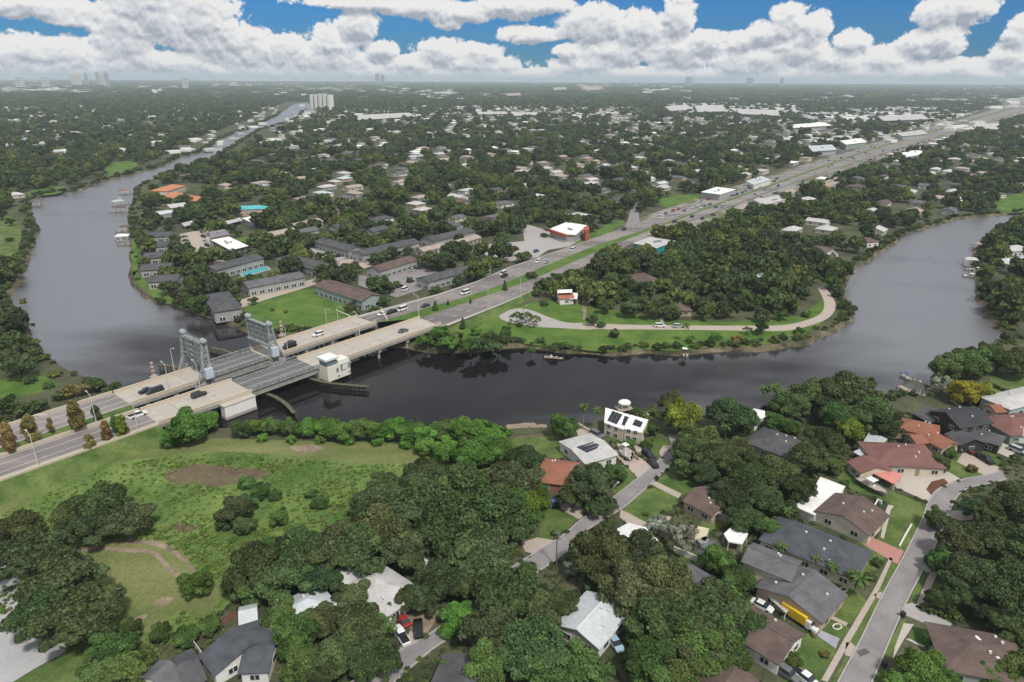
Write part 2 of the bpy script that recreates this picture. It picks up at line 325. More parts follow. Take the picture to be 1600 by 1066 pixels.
def water_material():
    m = bpy.data.materials.new('river_water'); m.use_nodes = True; nt = m.node_tree; N = nt.nodes; L = nt.links; b = N['Principled BSDF']
    b.inputs['Base Color'].default_value = (.012, .011, .012, 1); b.inputs['IOR'].default_value = 1.34
    geo = N.new('ShaderNodeNewGeometry'); 
    def noise(s, d, st=None):
        n = N.new('ShaderNodeTexNoise'); n.inputs['Scale'].default_value = s; n.inputs['Detail'].default_value = d
        if st:
            mp = N.new('ShaderNodeMapping'); mp.inputs['Rotation'].default_value = (0, 0, st[0]); mp.inputs['Scale'].default_value = (st[1], st[2], 1); L.new(geo.outputs['Position'], mp.inputs[0]); L.new(mp.outputs[0], n.inputs[0])
        else: L.new(geo.outputs['Position'], n.inputs[0])
        return n.outputs[0]
    # calm by bridges, rippled beyond; dark and bright sky reflection painted into base colour
    ripple_sheen = N.new('ShaderNodeMapRange'); ripple_sheen.interpolation_type = 'SMOOTHSTEP'; ripple_sheen.inputs[1].default_value = .30; ripple_sheen.inputs[2].default_value = .68
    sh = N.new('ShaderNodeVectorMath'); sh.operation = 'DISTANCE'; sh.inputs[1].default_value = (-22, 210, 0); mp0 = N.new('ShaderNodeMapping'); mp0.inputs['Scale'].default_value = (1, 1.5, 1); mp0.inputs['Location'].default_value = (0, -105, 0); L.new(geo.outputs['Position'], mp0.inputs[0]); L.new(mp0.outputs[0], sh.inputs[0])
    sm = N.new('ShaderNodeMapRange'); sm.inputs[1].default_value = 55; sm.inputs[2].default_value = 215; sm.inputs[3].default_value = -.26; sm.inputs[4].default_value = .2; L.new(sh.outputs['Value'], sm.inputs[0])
    wa = N.new('ShaderNodeMath'); wa.operation = 'ADD'; L.new(noise(.014, 4, (.5, .6, 1.5)), wa.inputs[0]); L.new(sm.outputs[0], wa.inputs[1]); L.new(wa.outputs[0], ripple_sheen.inputs[0])
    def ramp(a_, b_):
        r_ = N.new('ShaderNodeMapRange'); r_.inputs[3].default_value = a_; r_.inputs[4].default_value = b_; L.new(ripple_sheen.outputs[0], r_.inputs[0]); return r_.outputs[0]
    mc = N.new('ShaderNodeMix'); mc.data_type = 'RGBA'; mc.inputs[6].default_value = (.010, .009, .010, 1); mc.inputs[7].default_value = (.115, .115, .125, 1); L.new(ripple_sheen.outputs[0], mc.inputs[0]); L.new(mc.outputs[2], b.inputs['Base Color'])
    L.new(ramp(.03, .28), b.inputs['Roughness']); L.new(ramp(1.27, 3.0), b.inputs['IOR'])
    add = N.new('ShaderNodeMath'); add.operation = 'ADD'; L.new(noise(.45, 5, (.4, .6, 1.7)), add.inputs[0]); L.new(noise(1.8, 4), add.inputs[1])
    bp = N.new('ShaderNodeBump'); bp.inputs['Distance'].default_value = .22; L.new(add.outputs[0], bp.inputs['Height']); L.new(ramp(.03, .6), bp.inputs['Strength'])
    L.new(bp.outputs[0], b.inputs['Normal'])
    return m
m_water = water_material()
_P = np.array(RIVER); _T = np.roll(_P, -1, 0)-np.roll(_P, 1, 0); _T /= np.linalg.norm(_T, axis=1)[:, None]
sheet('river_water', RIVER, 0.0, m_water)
EXCL.append(RIVER)
# ------------------------------------------------------------------ grass, dirt and slabs
def patch(name, px, mat, dz=.02, k=4, keep=True):
    p = smooth(gp(px, LAND), k) if k else gp(px, LAND)
    o = sheet(name, p, LAND+dz, mat)
    if keep: EXCL.append(p)
    return o
patch('field', [(-60,790),(60,745),(180,712),(260,696),(330,688),(480,690),(640,692),(760,690),(790,700),(760,760),(640,800),(540,840),(420,880),(360,940),(300,1000),(200,1010),(120,1030),(-60,1100)], m_field, .010)
patch('mown_grass', [(-40,790),(0,772),(60,752),(120,733),(190,713),(250,698),(320,686),(400,687),(500,690),(590,694),(650,698),(656,712),(640,724),(560,724),(480,716),(400,708),(330,706),(260,712),(190,722),(120,742),(60,770),(20,800),(-40,830)], m_mown, .022)
patch('mown_grass', [(100,862),(150,846),(200,840),(250,843),(290,862),(315,895),(345,930),(320,965),(280,955),(240,985),(200,990),(170,960),(150,900)], m_mown, .022)
patch('mown_grass', [(20,1075),(60,1040),(120,1010),(170,990),(210,1000),(170,1075)], m_lawn, .022)
patch('dirt_track', [(105,858),(150,854),(200,857),(240,861),(262,880),(284,902),(280,906),(256,886),(238,868),(200,863),(150,860),(106,865)], m_dirt, .035)
patch('dirt_track', [(200,843),(240,846),(272,858),(295,880),(312,897),(308,899),(288,880),(268,864),(238,852),(200,849)], m_dirt, .035)
for q in ([(242,940),(255,933),(270,934),(262,945),(245,947)], [(205,972),(220,962),(230,960),(225,970),(210,980)], [(455,698),(490,696),(505,702),(480,708),(458,704)]): patch('bare_earth', q, m_dirt, .034)
patch('dead_brush', [(255,745),(275,731),(310,726),(350,728),(400,733),(425,740),(400,750),(360,757),(330,762),(310,756),(280,758)], m_brush, .03)
patch('dead_brush', [(265,822),(290,818),(310,824),(290,832)], m_brush, .03)
patch('access_path', [(-60,790),(0,768),(60,745),(130,722),(200,700),(252,687),(255,693),(205,708),(130,731),(60,756),(0,779),(-60,802)], m_conc2, .034)
patch('concrete_slab', [(-150,860),(0,880),(22,893),(45,930),(75,975),(108,1005),(100,1020),(70,1036),(20,1066),(-60,1120),(-200,1120)], m_lot, .03, 3)
# peninsula
patch('lawn', [(384,478),(420,462),(480,452),(520,460),(556,478),(552,492),(520,502),(480,516),(440,522),(405,516),(388,500)], m_lawn2)
patch('waterfront_lawn', [(207,425),(212,440),(230,457),(252,470),(283,479),(312,489),(340,497),(352,490),(330,480),(290,470),(262,458),(236,445),(216,428)], m_lawn2)
patch('waterfront_lawn', [(206,380),(212,372),(222,385),(216,410),(212,428),(206,425)], m_lawn2)
patch('riverside_park', [(690,538),(720,515),(760,498),(800,482),(830,474),(870,470),(920,478),(990,490),(1060,500),(1130,503),(1200,498),(1250,492),(1284,470),(1300,478),(1290,500),(1255,524),(1230,532),(1175,541),(1125,542),(1060,548),(1000,546),(950,550),(900,546),(850,541),(800,536),(750,543)], m_lawn2, .012)
patch('lawn', [(892,372),(925,363),(960,346),(975,347),(955,362),(918,378),(897,383)], m_lawn2)
patch('lawn', [(1030,312),(1060,305),(1100,306),(1085,318),(1055,324),(1035,322)], m_lawn2)
patch('lawn', [(340,300),(362,296),(372,304),(352,312)], m_lawn2)
patch('lawn', [(360,378),(385,370),(402,378),(385,390)], m_lawn2)
# left bank
patch('meadow', [(-20,345),(12,338),(28,348),(34,362),(28,392),(14,412),(4,420),(-20,425)], m_lawn, .015)
patch('meadow', [(-20,600),(10,592),(45,584),(75,590),(90,604),(50,616),(0,622),(-20,622)], m_lawn2, .015)
patch('meadow', [(160,265),(190,252),(215,254),(205,265),(180,275)], m_lawn2, .015)
patch('meadow', [(45,300),(80,292),(105,293),(90,303),(50,306)], m_lawn2, .015)
patch('lawn', [(1555,318),(1580,305),(1620,300),(1620,326),(1570,333)], m_lawn2)
# lawns by the two streets in front
LAWNS = [[(975,796),(990,776),(1015,763),(1040,764),(1062,776),(1050,795),(1030,803),(1012,817),(995,812)],
 [(1028,750),(1045,735),(1068,722),(1095,735),(1085,765),(1060,775),(1035,762)], [(960,735),(975,728),(992,745),(985,760),(962,772),(955,760)],
 [(845,850),(848,805),(875,795),(905,808),(880,830)], [(1180,672),(1210,668),(1195,695),(1175,705)],
 [(790,690),(830,682),(880,682),(900,688),(880,715),(850,712),(800,705)], [(1004,690),(1030,683),(1047,690),(1048,700),(1030,712),(1015,710)],
 [(995,718),(1015,728),(1022,736),(1012,745),(1000,735)],
 [(1300,720),(1345,735),(1372,760),(1450,790),(1443,811),(1425,850),(1408,885),(1370,845),(1395,793),(1360,775),(1330,765),(1305,745)],
 [(1320,880),(1348,840),(1380,862),(1375,885),(1340,905),(1320,895)], [(1372,920),(1392,880),(1405,884),(1385,928)],
 [(1290,960),(1310,905),(1345,930),(1355,945),(1330,975)], [(1262,965),(1325,980),(1318,1000),(1285,990)],
 [(1328,1002),(1356,940),(1374,942),(1342,1010)], [(1225,1060),(1255,990),(1305,1012),(1290,1045),(1270,1085),(1225,1085)], [(1290,1085),(1320,1030),(1325,1035),(1308,1085)],
 [(1421,942),(1440,894),(1448,896),(1428,946)], [(1440,950),(1460,910),(1490,930),(1500,965),(1470,968)], [(1384,1018),(1408,972),(1415,974),(1392,1024)], [(1421,996),(1430,978),(1460,988),(1450,1010),(1425,1003)], [(1473,828),(1478,812),(1487,812),(1480,826)], [(1360,1075),(1375,1035),(1384,1040),(1370,1080)],
 [(1455,690),(1480,700),(1540,738),(1520,748),(1490,742),(1450,720)], [(1505,705),(1530,700),(1560,715),(1555,735),(1530,725)],
 [(1425,640),(1450,640),(1470,645),(1440,655)], [(1545,590),(1620,585),(1620,610),(1580,612)], [(1535,606),(1560,604),(1585,618),(1550,630)],
 [(1060,850),(1100,840),(1120,862),(1085,885),(1062,870)], [(1095,815),(1130,805),(1145,815),(1110,830)]]
for q in LAWNS: patch('lawn', q, m_lawn, .02, 3)
# ------------------------------------------------------------------ small roads, drives and paths
def road_px(name, L, Rr, mat, dz, n=None, z=LAND, curve=True):
    l = gp(L, z); r = gp(Rr, z)
    if curve: l = smooth(l, 4, False); r = smooth(r, 4, False)
    k = n or max(len(l), len(r)); l = resample(l, k); r = resample(r, k)
    o = ribbon(name, [(*p, z+dz) for p in l], [(*p, z+dz) for p in r], mat)
    if o.data.polygons[0].normal.z < 0: o.data.flip_normals()
    EXCL.append(l+r[::-1]); return l, r
SA_L, SA_R = road_px('east_street', [(1296,1100),(1312,1066),(1347,1000),(1380,932),(1409,879),(1428,842),(1443,811),(1452,785),(1464,768),(1480,759),(1505,750),(1540,744),(1566,735)],
    [(1345,1100),(1360,1066),(1386,1005),(1412,945),(1435,900),(1455,862),(1466,836),(1477,811),(1487,787),(1497,772),(1515,761),(1545,755),(1572,748)], m_asph2, .05)
SB_L, SB_R = road_px('centre_street', [(530,1085),(560,1060),(612,1025),(647,1007),(687,982),(740,940),(790,895),(837,865),(880,838),(907,815),(950,785),(985,758),(1017,732),(1036,714),(1050,697),(1046,680)],
    [(600,1080),(630,1052),(677,1012),(712,990),(770,945),(830,900),(880,865),(905,843),(925,822),(970,795),(998,772),(1020,752),(1040,732),(1057,712),(1072,694),(1072,680)], m_asph2, .05)
def kerb(name, line, mat, w=.3, h=.12, z=LAND):
    l = offset(line, w/2); r = offset(line, -w/2); n = len(l)
    vs = [(*p, z+.001) for p in l]+[(*p, z+h+.05) for p in l]+[(*p, z+h+.05) for p in r]+[(*p, z+.001) for p in r]
    fs = []
    for i in range(n-1):
        for k in range(3): fs.append((k*n+i, (k+1)*n+i, (k+1)*n+i+1, k*n+i+1))
    o = MB().add(vs, fs).build(name, mat); o['kind'] = 'structure'; return o
for nm, ln, d in (('kerb', SA_L, .2), ('kerb', SA_R, -.2), ('kerb', SB_L, .2), ('kerb', SB_R, -.2)): kerb(nm, offset(ln, d), m_conc2)
road_px('riverside_road', [(905,505),(960,507),(1010,508),(1100,509),(1180,509),(1225,508),(1255,502),(1280,492),(1288,478),(1284,462),(1276,448)], [(905,514),(960,515),(1010,515),(1100,516),(1180,517),(1230,517),(1268,508),(1296,496),(1306,478),(1298,460),(1286,447)], m_pave, .04)
patch('turning_circle', [(780,493),(792,486),(812,482),(833,486),(858,496),(885,504),(925,506),(925,515),(880,513),(840,511),(805,506),(785,500)], m_conc2, .035)
road_px('dirt_drive', [(909,470),(911,500)], [(917,470),(916,500)], m_dirt, .03, curve=False)
road_px('park_drive', [(1030,496),(1034,507)], [(1038,496),(1037,507)], m_conc2, .05, curve=False)
# side street meeting the highway
road_px('side_street', [(975,358),(982,340),(987,320),(985,302),(984,280)], [(1000,352),(998,335),(997,318),(994,302),(992,280)], m_asph2, .04)
road_px('access_road', [(330,480),(385,466),(440,450),(500,433),(560,415),(590,405)], [(348,492),(395,475),(450,458),(505,441),(565,421),(600,410)], m_pave, .04)
patch('parking_lot', [(281,366),(300,362),(325,360),(330,380),(345,400),(356,410),(330,414),(305,408),(284,392)], m_pave, .035, 0)
patch('parking_lot', [(560,432),(620,420),(640,412),(700,430),(660,452),(620,465),(590,456),(560,446)], m_asph2, .035, 0)
patch('parking_lot', [(530,408),(548,404),(572,412),(548,425),(530,418)], m_pave, .037, 0)
patch('parking_lot', [(730,395),(760,382),(830,376),(860,388),(840,402),(800,408),(760,404)], m_conc2, .033, 0)
patch('parking_lot', [(815,348),(870,365),(910,372),(890,385),(850,392),(820,380)], m_conc2, .036, 0)
patch('parking_lot', [(480,385),(520,395),(548,402),(530,408),(500,402)], m_conc2, .034, 0)
patch('parking_lot', [(1300,233),(1350,215),(1352,228),(1322,246)], m_dasph, .06, 0)
# drives and pavements in front
DR = [('driveway', [(955,705),(970,700),(1000,715),(1022,730),(1000,751),(985,735)], m_pave), ('driveway', [(975,693),(1005,712),(1020,728),(1012,700)], m_pave), ('driveway', [(1030,706),(1036,697),(1047,696),(1043,712),(1033,716)], m_pave),
 ('driveway', [(870,768),(885,765),(905,790),(920,800),(905,812),(875,795)], m_pave), ('driveway', [(815,848),(840,840),(868,845),(845,860),(835,866),(820,862)], m_pave),
 ('driveway', [(970,796),(1012,818),(1035,812),(1030,822),(1000,835),(968,808)], m_pave), ('footpath', [(1017,757),(1024,752),(1065,772),(1060,779)], m_pave),
 ('driveway', [(1030,812),(1035,806),(1050,808),(1040,818)], m_pave),
 ('paved_yard', [(1395,752),(1420,735),(1465,728),(1500,748),(1478,757),(1462,770),(1452,785),(1400,762)], m_conc), ('island_bed', [(1447,765),(1455,753),(1475,748),(1482,755),(1465,764),(1455,774)], m_mulch),
 ('driveway', [(1347,850),(1362,840),(1412,861),(1403,882),(1395,878)], m_pink), ('driveway', [(1525,698),(1560,690),(1593,703),(1575,715),(1553,705),(1530,703)], m_conc),
 ('driveway', [(1495,722),(1505,706),(1560,730),(1565,740),(1540,744)], m_pave), ('driveway', [(1410,946),(1425,942),(1487,975),(1482,990),(1415,962)], m_conc2),
 ('driveway', [(1480,806),(1487,798),(1530,800),(1530,812),(1500,814)], m_pave), ('driveway', [(1265,985),(1275,982),(1312,998),(1306,1014)], M('grey_pavers', (.33,.34,.38), .9, .1, .4)),
 ('driveway', [(625,1012),(642,985),(655,1002),(628,1024)], m_pave), ('sand_yard', [(620,970),(645,955),(690,955),(668,990),(645,985)], m_dirt),
 ('pavement', [(1283,1063),(1293,1066),(1330,1000),(1366,937),(1377,915),(1395,873),(1390,871),(1366,920),(1355,938),(1318,1000)], m_pave),
 ('pavement', [(1430,949),(1440,952),(1461,905),(1478,872),(1490,845),(1480,843),(1466,872),(1448,905)], m_pave),
 ('driveway', [(1365,930),(1375,925),(1386,930),(1378,940)], m_pave), ('driveway', [(1322,1004),(1330,1004),(1345,1018),(1340,1030),(1320,1024)], m_pave), ('driveway', [(1440,885),(1450,872),(1462,880),(1458,895),(1446,894)], m_pave),
 ('pavement', [(1398,1012),(1412,974),(1428,976),(1412,1000),(1395,1030)], m_conc), ('footpath', [(1415,999),(1420,998),(1446,1010),(1442,1012)], m_conc), ('footpath', [(1285,960),(1290,958),(1325,974),(1322,979)], m_pave),
 ('footpath', [(1376,840),(1381,842),(1392,797),(1397,791),(1388,789),(1384,798)], m_conc), ('footpath', [(1483,625),(1492,624),(1510,640),(1505,641)], m_conc), ('patio', [(900,672),(915,668),(945,680),(930,695),(905,685)], m_pave),
 ('path', [(790,684),(830,680),(850,678),(850,682),(820,686)], m_brush)]
for nm, q, mt in DR: patch(nm, q, mt, .045 if nm != 'island_bed' else .055, 0)

patch('road_patch', [(1338,1018),(1352,1013),(1360,1020),(1344,1027)], m_dasph, .06, 0)

EXCL.append(gp([(980,386),(1062,378),(1068,398),(980,404)]))

EXCL.append(gp([(1236,466),(1284,436),(1335,455),(1340,500),(1310,520),(1255,540),(1180,540),(1000,548),(1000,500),(1180,498),(1262,486)]))

for q in ([(368,410),(432,410),(446,434),(366,436)], [(366,322),(414,316),(424,348),(362,348)], [(244,288),(320,286),(330,316),(246,316)]): EXCL.append(gp(q))
# ------------------------------------------------------------------ highway frame
O0 = g(0, 715, 5.0); _e = g(750, 466, 5.0); DIR = (_e-O0).normalized(); ANG = math.atan2(DIR.y, DIR.x); NRM = Vector((-DIR.y, DIR.x, 0))
def fr(s, n, z=0): p = O0+DIR*s+NRM*n; return Vector((p.x, p.y, z))
m_steel = M('grey_steel', (.21,.235,.235), .6, .15, .8, (.31,.335,.33), spec=.35, fine=.2)
m_steel2 = M('dark_steel', (.15,.16,.16), .6, .15, .8)
m_span = M('steel_grating', (.125,.125,.13), .7, .1, .4, (.16,.16,.165), stretch=(ANG,.1,2.5))
m_gird = M('grey_girder', (.30,.30,.27), .8, .15, .5)
m_house = M('cream_render', (.76,.75,.65), .8, .05, .3, (.69,.68,.58), fine=.06)
m_white = M('white_paint', (.78,.78,.75), .7, .05, .4)
m_glass = M('dark_glass', (.03,.04,.05), .15, .1, 1, spec=.5)
m_cap = M('pale_roof_panel', (.72,.76,.74), .6, .04, .4)
m_timber = M('weathered_timber', (.13,.115,.08), .9, .25, .8)
m_sheave = M('silver_sheave', (.46,.48,.50), .4, .08, .8, spec=.5)
WROT = math.atan(.024); WBASE = fr(20, 6.0, 0); WD = Matrix.Rotation(ANG+WROT, 2)
def fw(s, n, z=0):                         # far deck frame: s as above, n from its own south edge
    a = ANG+WROT; return Vector((WBASE.x+math.cos(a)*(s-20)-math.sin(a)*n, WBASE.y+math.sin(a)*(s-20)+math.cos(a)*n, z))
WW, EW = 12.6, 13.1
# ------------------------------------------------------------------ highway surfaces on land
def zr(px): return float(np.interp(px, [740, 880], [5.0, 1.9]))
def pz(pts): return [tuple(g(x, y, zr(x))) for x, y in pts]
WN = [(562,496),(640,474),(725,450),(780,424),(870,393),(955,364),(1030,336),(1130,302),(1222,272),(1359,227),(1497,189),(1600,158),(1690,132.5)]
WS = [(590,504),(665,482),(750,458),(780,446),(880,404),(930,384),(1030,352),(1130,315),(1222,282),(1359,233.5),(1497,193),(1600,163),(1690,135.5)]
EN = [(657,497),(705,481),(750,466),(780,455),(825,440),(917,400),(955,384),(1030,354.5),(1130,317.5),(1222,284.5),(1359,235.5),(1497,195),(1600,165),(1690,137)]
ES = [(689,510),(712,501),(735,493),(750,487),(780,476),(827,456),(917,414),(955,396),(1030,361.5),(1130,327),(1222,291.5),(1359,246),(1497,203.5),(1600,172),(1690,142)]
def zipn(l, r, n=70):
    def rs(p):
        P = np.array(p); d = np.r_[0, np.cumsum(np.linalg.norm(np.diff(P, axis=0), axis=1))]; t = (np.linspace(0, 1, n)**2.2)*d[-1]
        return [tuple(np.interp(k, d, P[:, j]) for j in range(3)) for k in t]
    return rs(l), rs(r)
def lift(pts, dz): return [(p[0], p[1], p[2]+dz) for p in pts]
def up(o):
    if o.data.polygons[0].normal.z < 0: o.data.flip_normals()
    return o
def hway(name, l, r, m, dz): up(ribbon(name, lift(l, dz), lift(r, dz), m)); EXCL.append([p[:2] for p in l]+[p[:2] for p in r][::-1])
m_hway = M('highway_asphalt', (.175,.158,.155), .9, .12, .05, (.26,.235,.225), fine=.08, stretch=(ANG,.06,1.2))
m_shoulder = M('concrete_verge', (.42,.39,.35), .9, .1, .1, (.36,.34,.3), fine=.1)
wl, wr = zipn(pz(WN), pz(WS)); el, er = zipn(pz(EN), pz(ES))
hway('highway', wl, wr, m_hway, .06); hway('highway', el, er, m_hway, .06)
# left approaches
sl = np.linspace(-75, 36, 24)
hway('highway', [tuple(fw(s, WW, 5)) for s in sl], [tuple(fw(s, 0, 5)) for s in sl], m_hway, .06)
hway('highway', [tuple(fr(s, 0, 5)) for s in sl], [tuple(fr(s, -EW, 5)) for s in sl], m_hway, .06)
# earth banks that carry them
def bank(name, L, Rr, slope=2.0):
    n = len(L); l2 = []; r2 = []
    for i in range(n):
        a = Vector(L[i]); b = Vector(Rr[i]); d = (a-b); d.z = 0; d.normalize(); h = a.z-LAND+.02
        l2.append((a.x+d.x*(slope*h+.6), a.y+d.y*(slope*h+.6), LAND-.02)); r2.append((b.x-d.x*(slope*h+.6), b.y-d.y*(slope*h+.6), LAND-.02))
    vs = l2+[tuple(p) for p in L]+[tuple(p) for p in Rr]+r2; fs = []
    for i in range(n-1):
        for k in range(3): fs.append((k*n+i, (k+1)*n+i, (k+1)*n+i+1, k*n+i+1))
    for i in (0, n-1): fs.append((i, n+i, 2*n+i, 3*n+i) if i == 0 else (3*n+i, 2*n+i, n+i, i))
    o = MB().add(vs, fs).build(name, [m_lawn]); o['kind'] = 'structure'
    EXCL.append([p[:2] for p in l2]+[p[:2] for p in r2][::-1]); return up(o)
bank('embankment', [tuple(fw(s, WW+.8, 4.98)) for s in sl], [tuple(fr(s, -EW-.8, 4.98)) for s in sl], 1.3)
k = [i for i, p in enumerate(wl) if p[2] > 1.95]; k = list(range(k[0], k[-1]+2))
kk = [i for i, p in enumerate(el) if p[2] > 1.95]; nn = max(k[-1], kk[-1])+1
def skirt(name, L, sgn, slope=1.3):
    P = [p[:2] for p in L]; n = len(P); h = np.array([max(0, p[2]-LAND) for p in L]); A = np.array(P); T = np.gradient(A, axis=0); T /= np.linalg.norm(T, axis=1)[:, None]; Nn = np.c_[-T[:, 1], T[:, 0]]*sgn
    t = A+Nn*.4; b = A+Nn*(h*slope+.8)[:, None]; vs = [(*A[i], L[i][2]+.03) for i in range(n)]+[(*t[i], L[i][2]+.03) for i in range(n)]+[(*b[i], LAND-.02) for i in range(n)]
    o = MB().add(vs, [q for i in range(n-1) for q in ((i, n+i, n+i+1, i+1), (n+i, 2*n+i, 2*n+i+1, n+i+1))]).build(name, [m_lawn]); o['kind'] = 'structure'; EXCL.append([tuple(p) for p in A]+[tuple(p) for p in b][::-1]); return up(o)
skirt('embankment', wl[:nn], 1); skirt('embankment', er[:nn], -1)
for a, b in ((wl[0], wr[0]), (el[0], er[0])):
    MB().add([(a[0], a[1], a[2]+.02), (b[0], b[1], b[2]+.02), (b[0], b[1], LAND-2), (a[0], a[1], LAND-2)], [(0, 1, 2, 3)]).build('abutment_wall', [m_conc2])['kind'] = 'structure'
def shift(L, d):
    P = np.array([p[:2] for p in L]); T = np.gradient(P, axis=0); T /= np.linalg.norm(T, axis=1)[:, None]; return P+np.c_[-T[:, 1], T[:, 0]]*np.asarray(d)[:, None]
_n = len(er); _y = np.array([p[1] for p in er]); near_w = np.interp(_y, [380, 430, 520, 900, 3000], [3, 10, 24, 30, 60]); EXCL.append([tuple(p) for p in shift(er, -near_w)]+[p[:2] for p in er][::-1])
_y2 = np.array([p[1] for p in wl]); EXCL.append([tuple(p) for p in shift(wl, np.interp(_y2, [330, 430, 520, 900, 3000], [2, 6, 12, 18, 40]))]+[p[:2] for p in wl][::-1])
_k = [i for i in range(_n) if _y[i] > 420]
up(ribbon('frontage_lot', [(er[i][0], er[i][1], LAND+.03) for i in _k], [(*p, LAND+.03) for p in shift(er, -near_w*.75)[_k]], M('frontage_paving', (.30,.28,.26), .9, .15, .028, (.10,.115,.055), fine=.3, lo=.46, hi=.56)))
_k2 = [i for i in range(len(wl)) if _y2[i] > 470]
up(ribbon('frontage_lot', [(*p, LAND+.028) for p in shift(wl, np.full(len(wl), 8.0))[_k2]], [(wl[i][0], wl[i][1], LAND+.028) for i in _k2], MATS['frontage_paving']))
# grass median, verges and painted lines
up(ribbon('median', lift(wr, .03), lift(el, .03), m_lawn2)); EXCL.append([p[:2] for p in wr]+[p[:2] for p in el][::-1])
_m = len(wr); _my = np.array([p[1] for p in er]); EXCL.append([tuple(p) for p in shift(er, -np.interp(_my, [330, 420, 520], [9, 6, 4]))]+[p[:2] for p in er][::-1])

def line_pts(l, r, t): return [tuple(np.array(a)*(1-t)+np.array(b)*t) for a, b in zip(l, r)]
def verge(l, r, w):
    out = []
    for a, b in zip(l, r):
        a = Vector(a); b = Vector(b); d = (a-b).normalized(); out.append(tuple(a+d*w))
    return out
for l, r in ((wl, wr), (er, el)):
    v = verge(l, r, 2.2); v2 = verge(l, r, -.2); o = up(ribbon('verge', lift(v, .065), lift(v2, .065), m_shoulder))
paint = MB()
def dashes(f, s0, s1, n, w=.16, on=3, gap=6, z=5.075):
    s = s0
    while s < s1:
        e = min(s+on, s1); paint.add([f(s, n-w/2, z), f(e, n-w/2, z), f(e, n+w/2, z), f(s, n+w/2, z)], [(0, 1, 2, 3)]); s += on+gap
for f, W, a in ((fr, -EW, -75), (fw, WW, -75)):
    for t in (1/3, 2/3): dashes(f, a, 36, W*t, .15, 60, 1)
    for t in (.05, .95): dashes(f, a, 36, W*t, .18, 120, 1)
for l, r in ((wl, wr), (el, er)):
    for t in (1/3, 2/3):
        c = line_pts(l, r, t); acc = 0
        for i in range(len(c)-1):
            a = Vector(c[i]); b = Vector(c[i+1]); L = (b-a).length; d = (b-a).normalized(); n = Vector((-d.y, d.x, 0)); s = 0
            if a.y > 900: break
            while s < L:
                if int((acc+s)/3) % 3 == 0:
                    p = a+d*s; q = a+d*min(s+3, L); z = Vector((0, 0, .075)); paint.add([p-n*.09+z, q-n*.09+z, q+n*.09+z, p+n*.09+z], [(0, 1, 2, 3)])
                s += 3
            acc += L
paint.build('lane_markings', [m_paint])['kind'] = 'structure'
# ------------------------------------------------------------------ bridges
def barrier_line(label, f, n, s0, s1, h=.85):
    a = f(s0, n, 5); e = empty('parapet_wall', a, ANG, label, 'wall'); k = int((s1-s0)/9)
    for i in range(k):
        b = f(s0+(s1-s0)*(i+.5)/k, n, 5)-a; L = (s1-s0)/k-.08; c, s_ = math.cos(-ANG), math.sin(-ANG); x, y = b.x*c-b.y*s_, b.x*s_+b.y*c
        MB().box((x, y, h/2), (L, .35, h)).box((x, y, h+.05), (L, .5, .1)).build('wall_panel', [m_para], e)
m_para_ = None
def parapet(mb, s0, s1, n, z=5, h=.9, w=.35): mb.box(((s0+s1)/2, n, z+h/2), (s1-s0, w, h)); mb.box(((s0+s1)/2, n, z+h+.06), (s1-s0, w+.16, .12))
def lattice_rail(mb, s0, s1, n, z=5, h=1.3):
    mb.box(((s0+s1)/2, n, z+.12), (s1-s0, .3, .24)); mb.box(((s0+s1)/2, n, z+h), (s1-s0, .34, .2)); k = int((s1-s0)/1.6)
    for i in range(k+1): mb.box((s0+(s1-s0)*i/k, n, z+h/2), (.14, .2, h))
    for i in range(k):
        a = s0+(s1-s0)*i/k; b = s0+(s1-s0)*(i+1)/k; mb.tube((a, n, z+.1), (b, n, z+h), .06, n=4); mb.tube((b, n, z+.1), (a, n, z+h), .06, n=4)
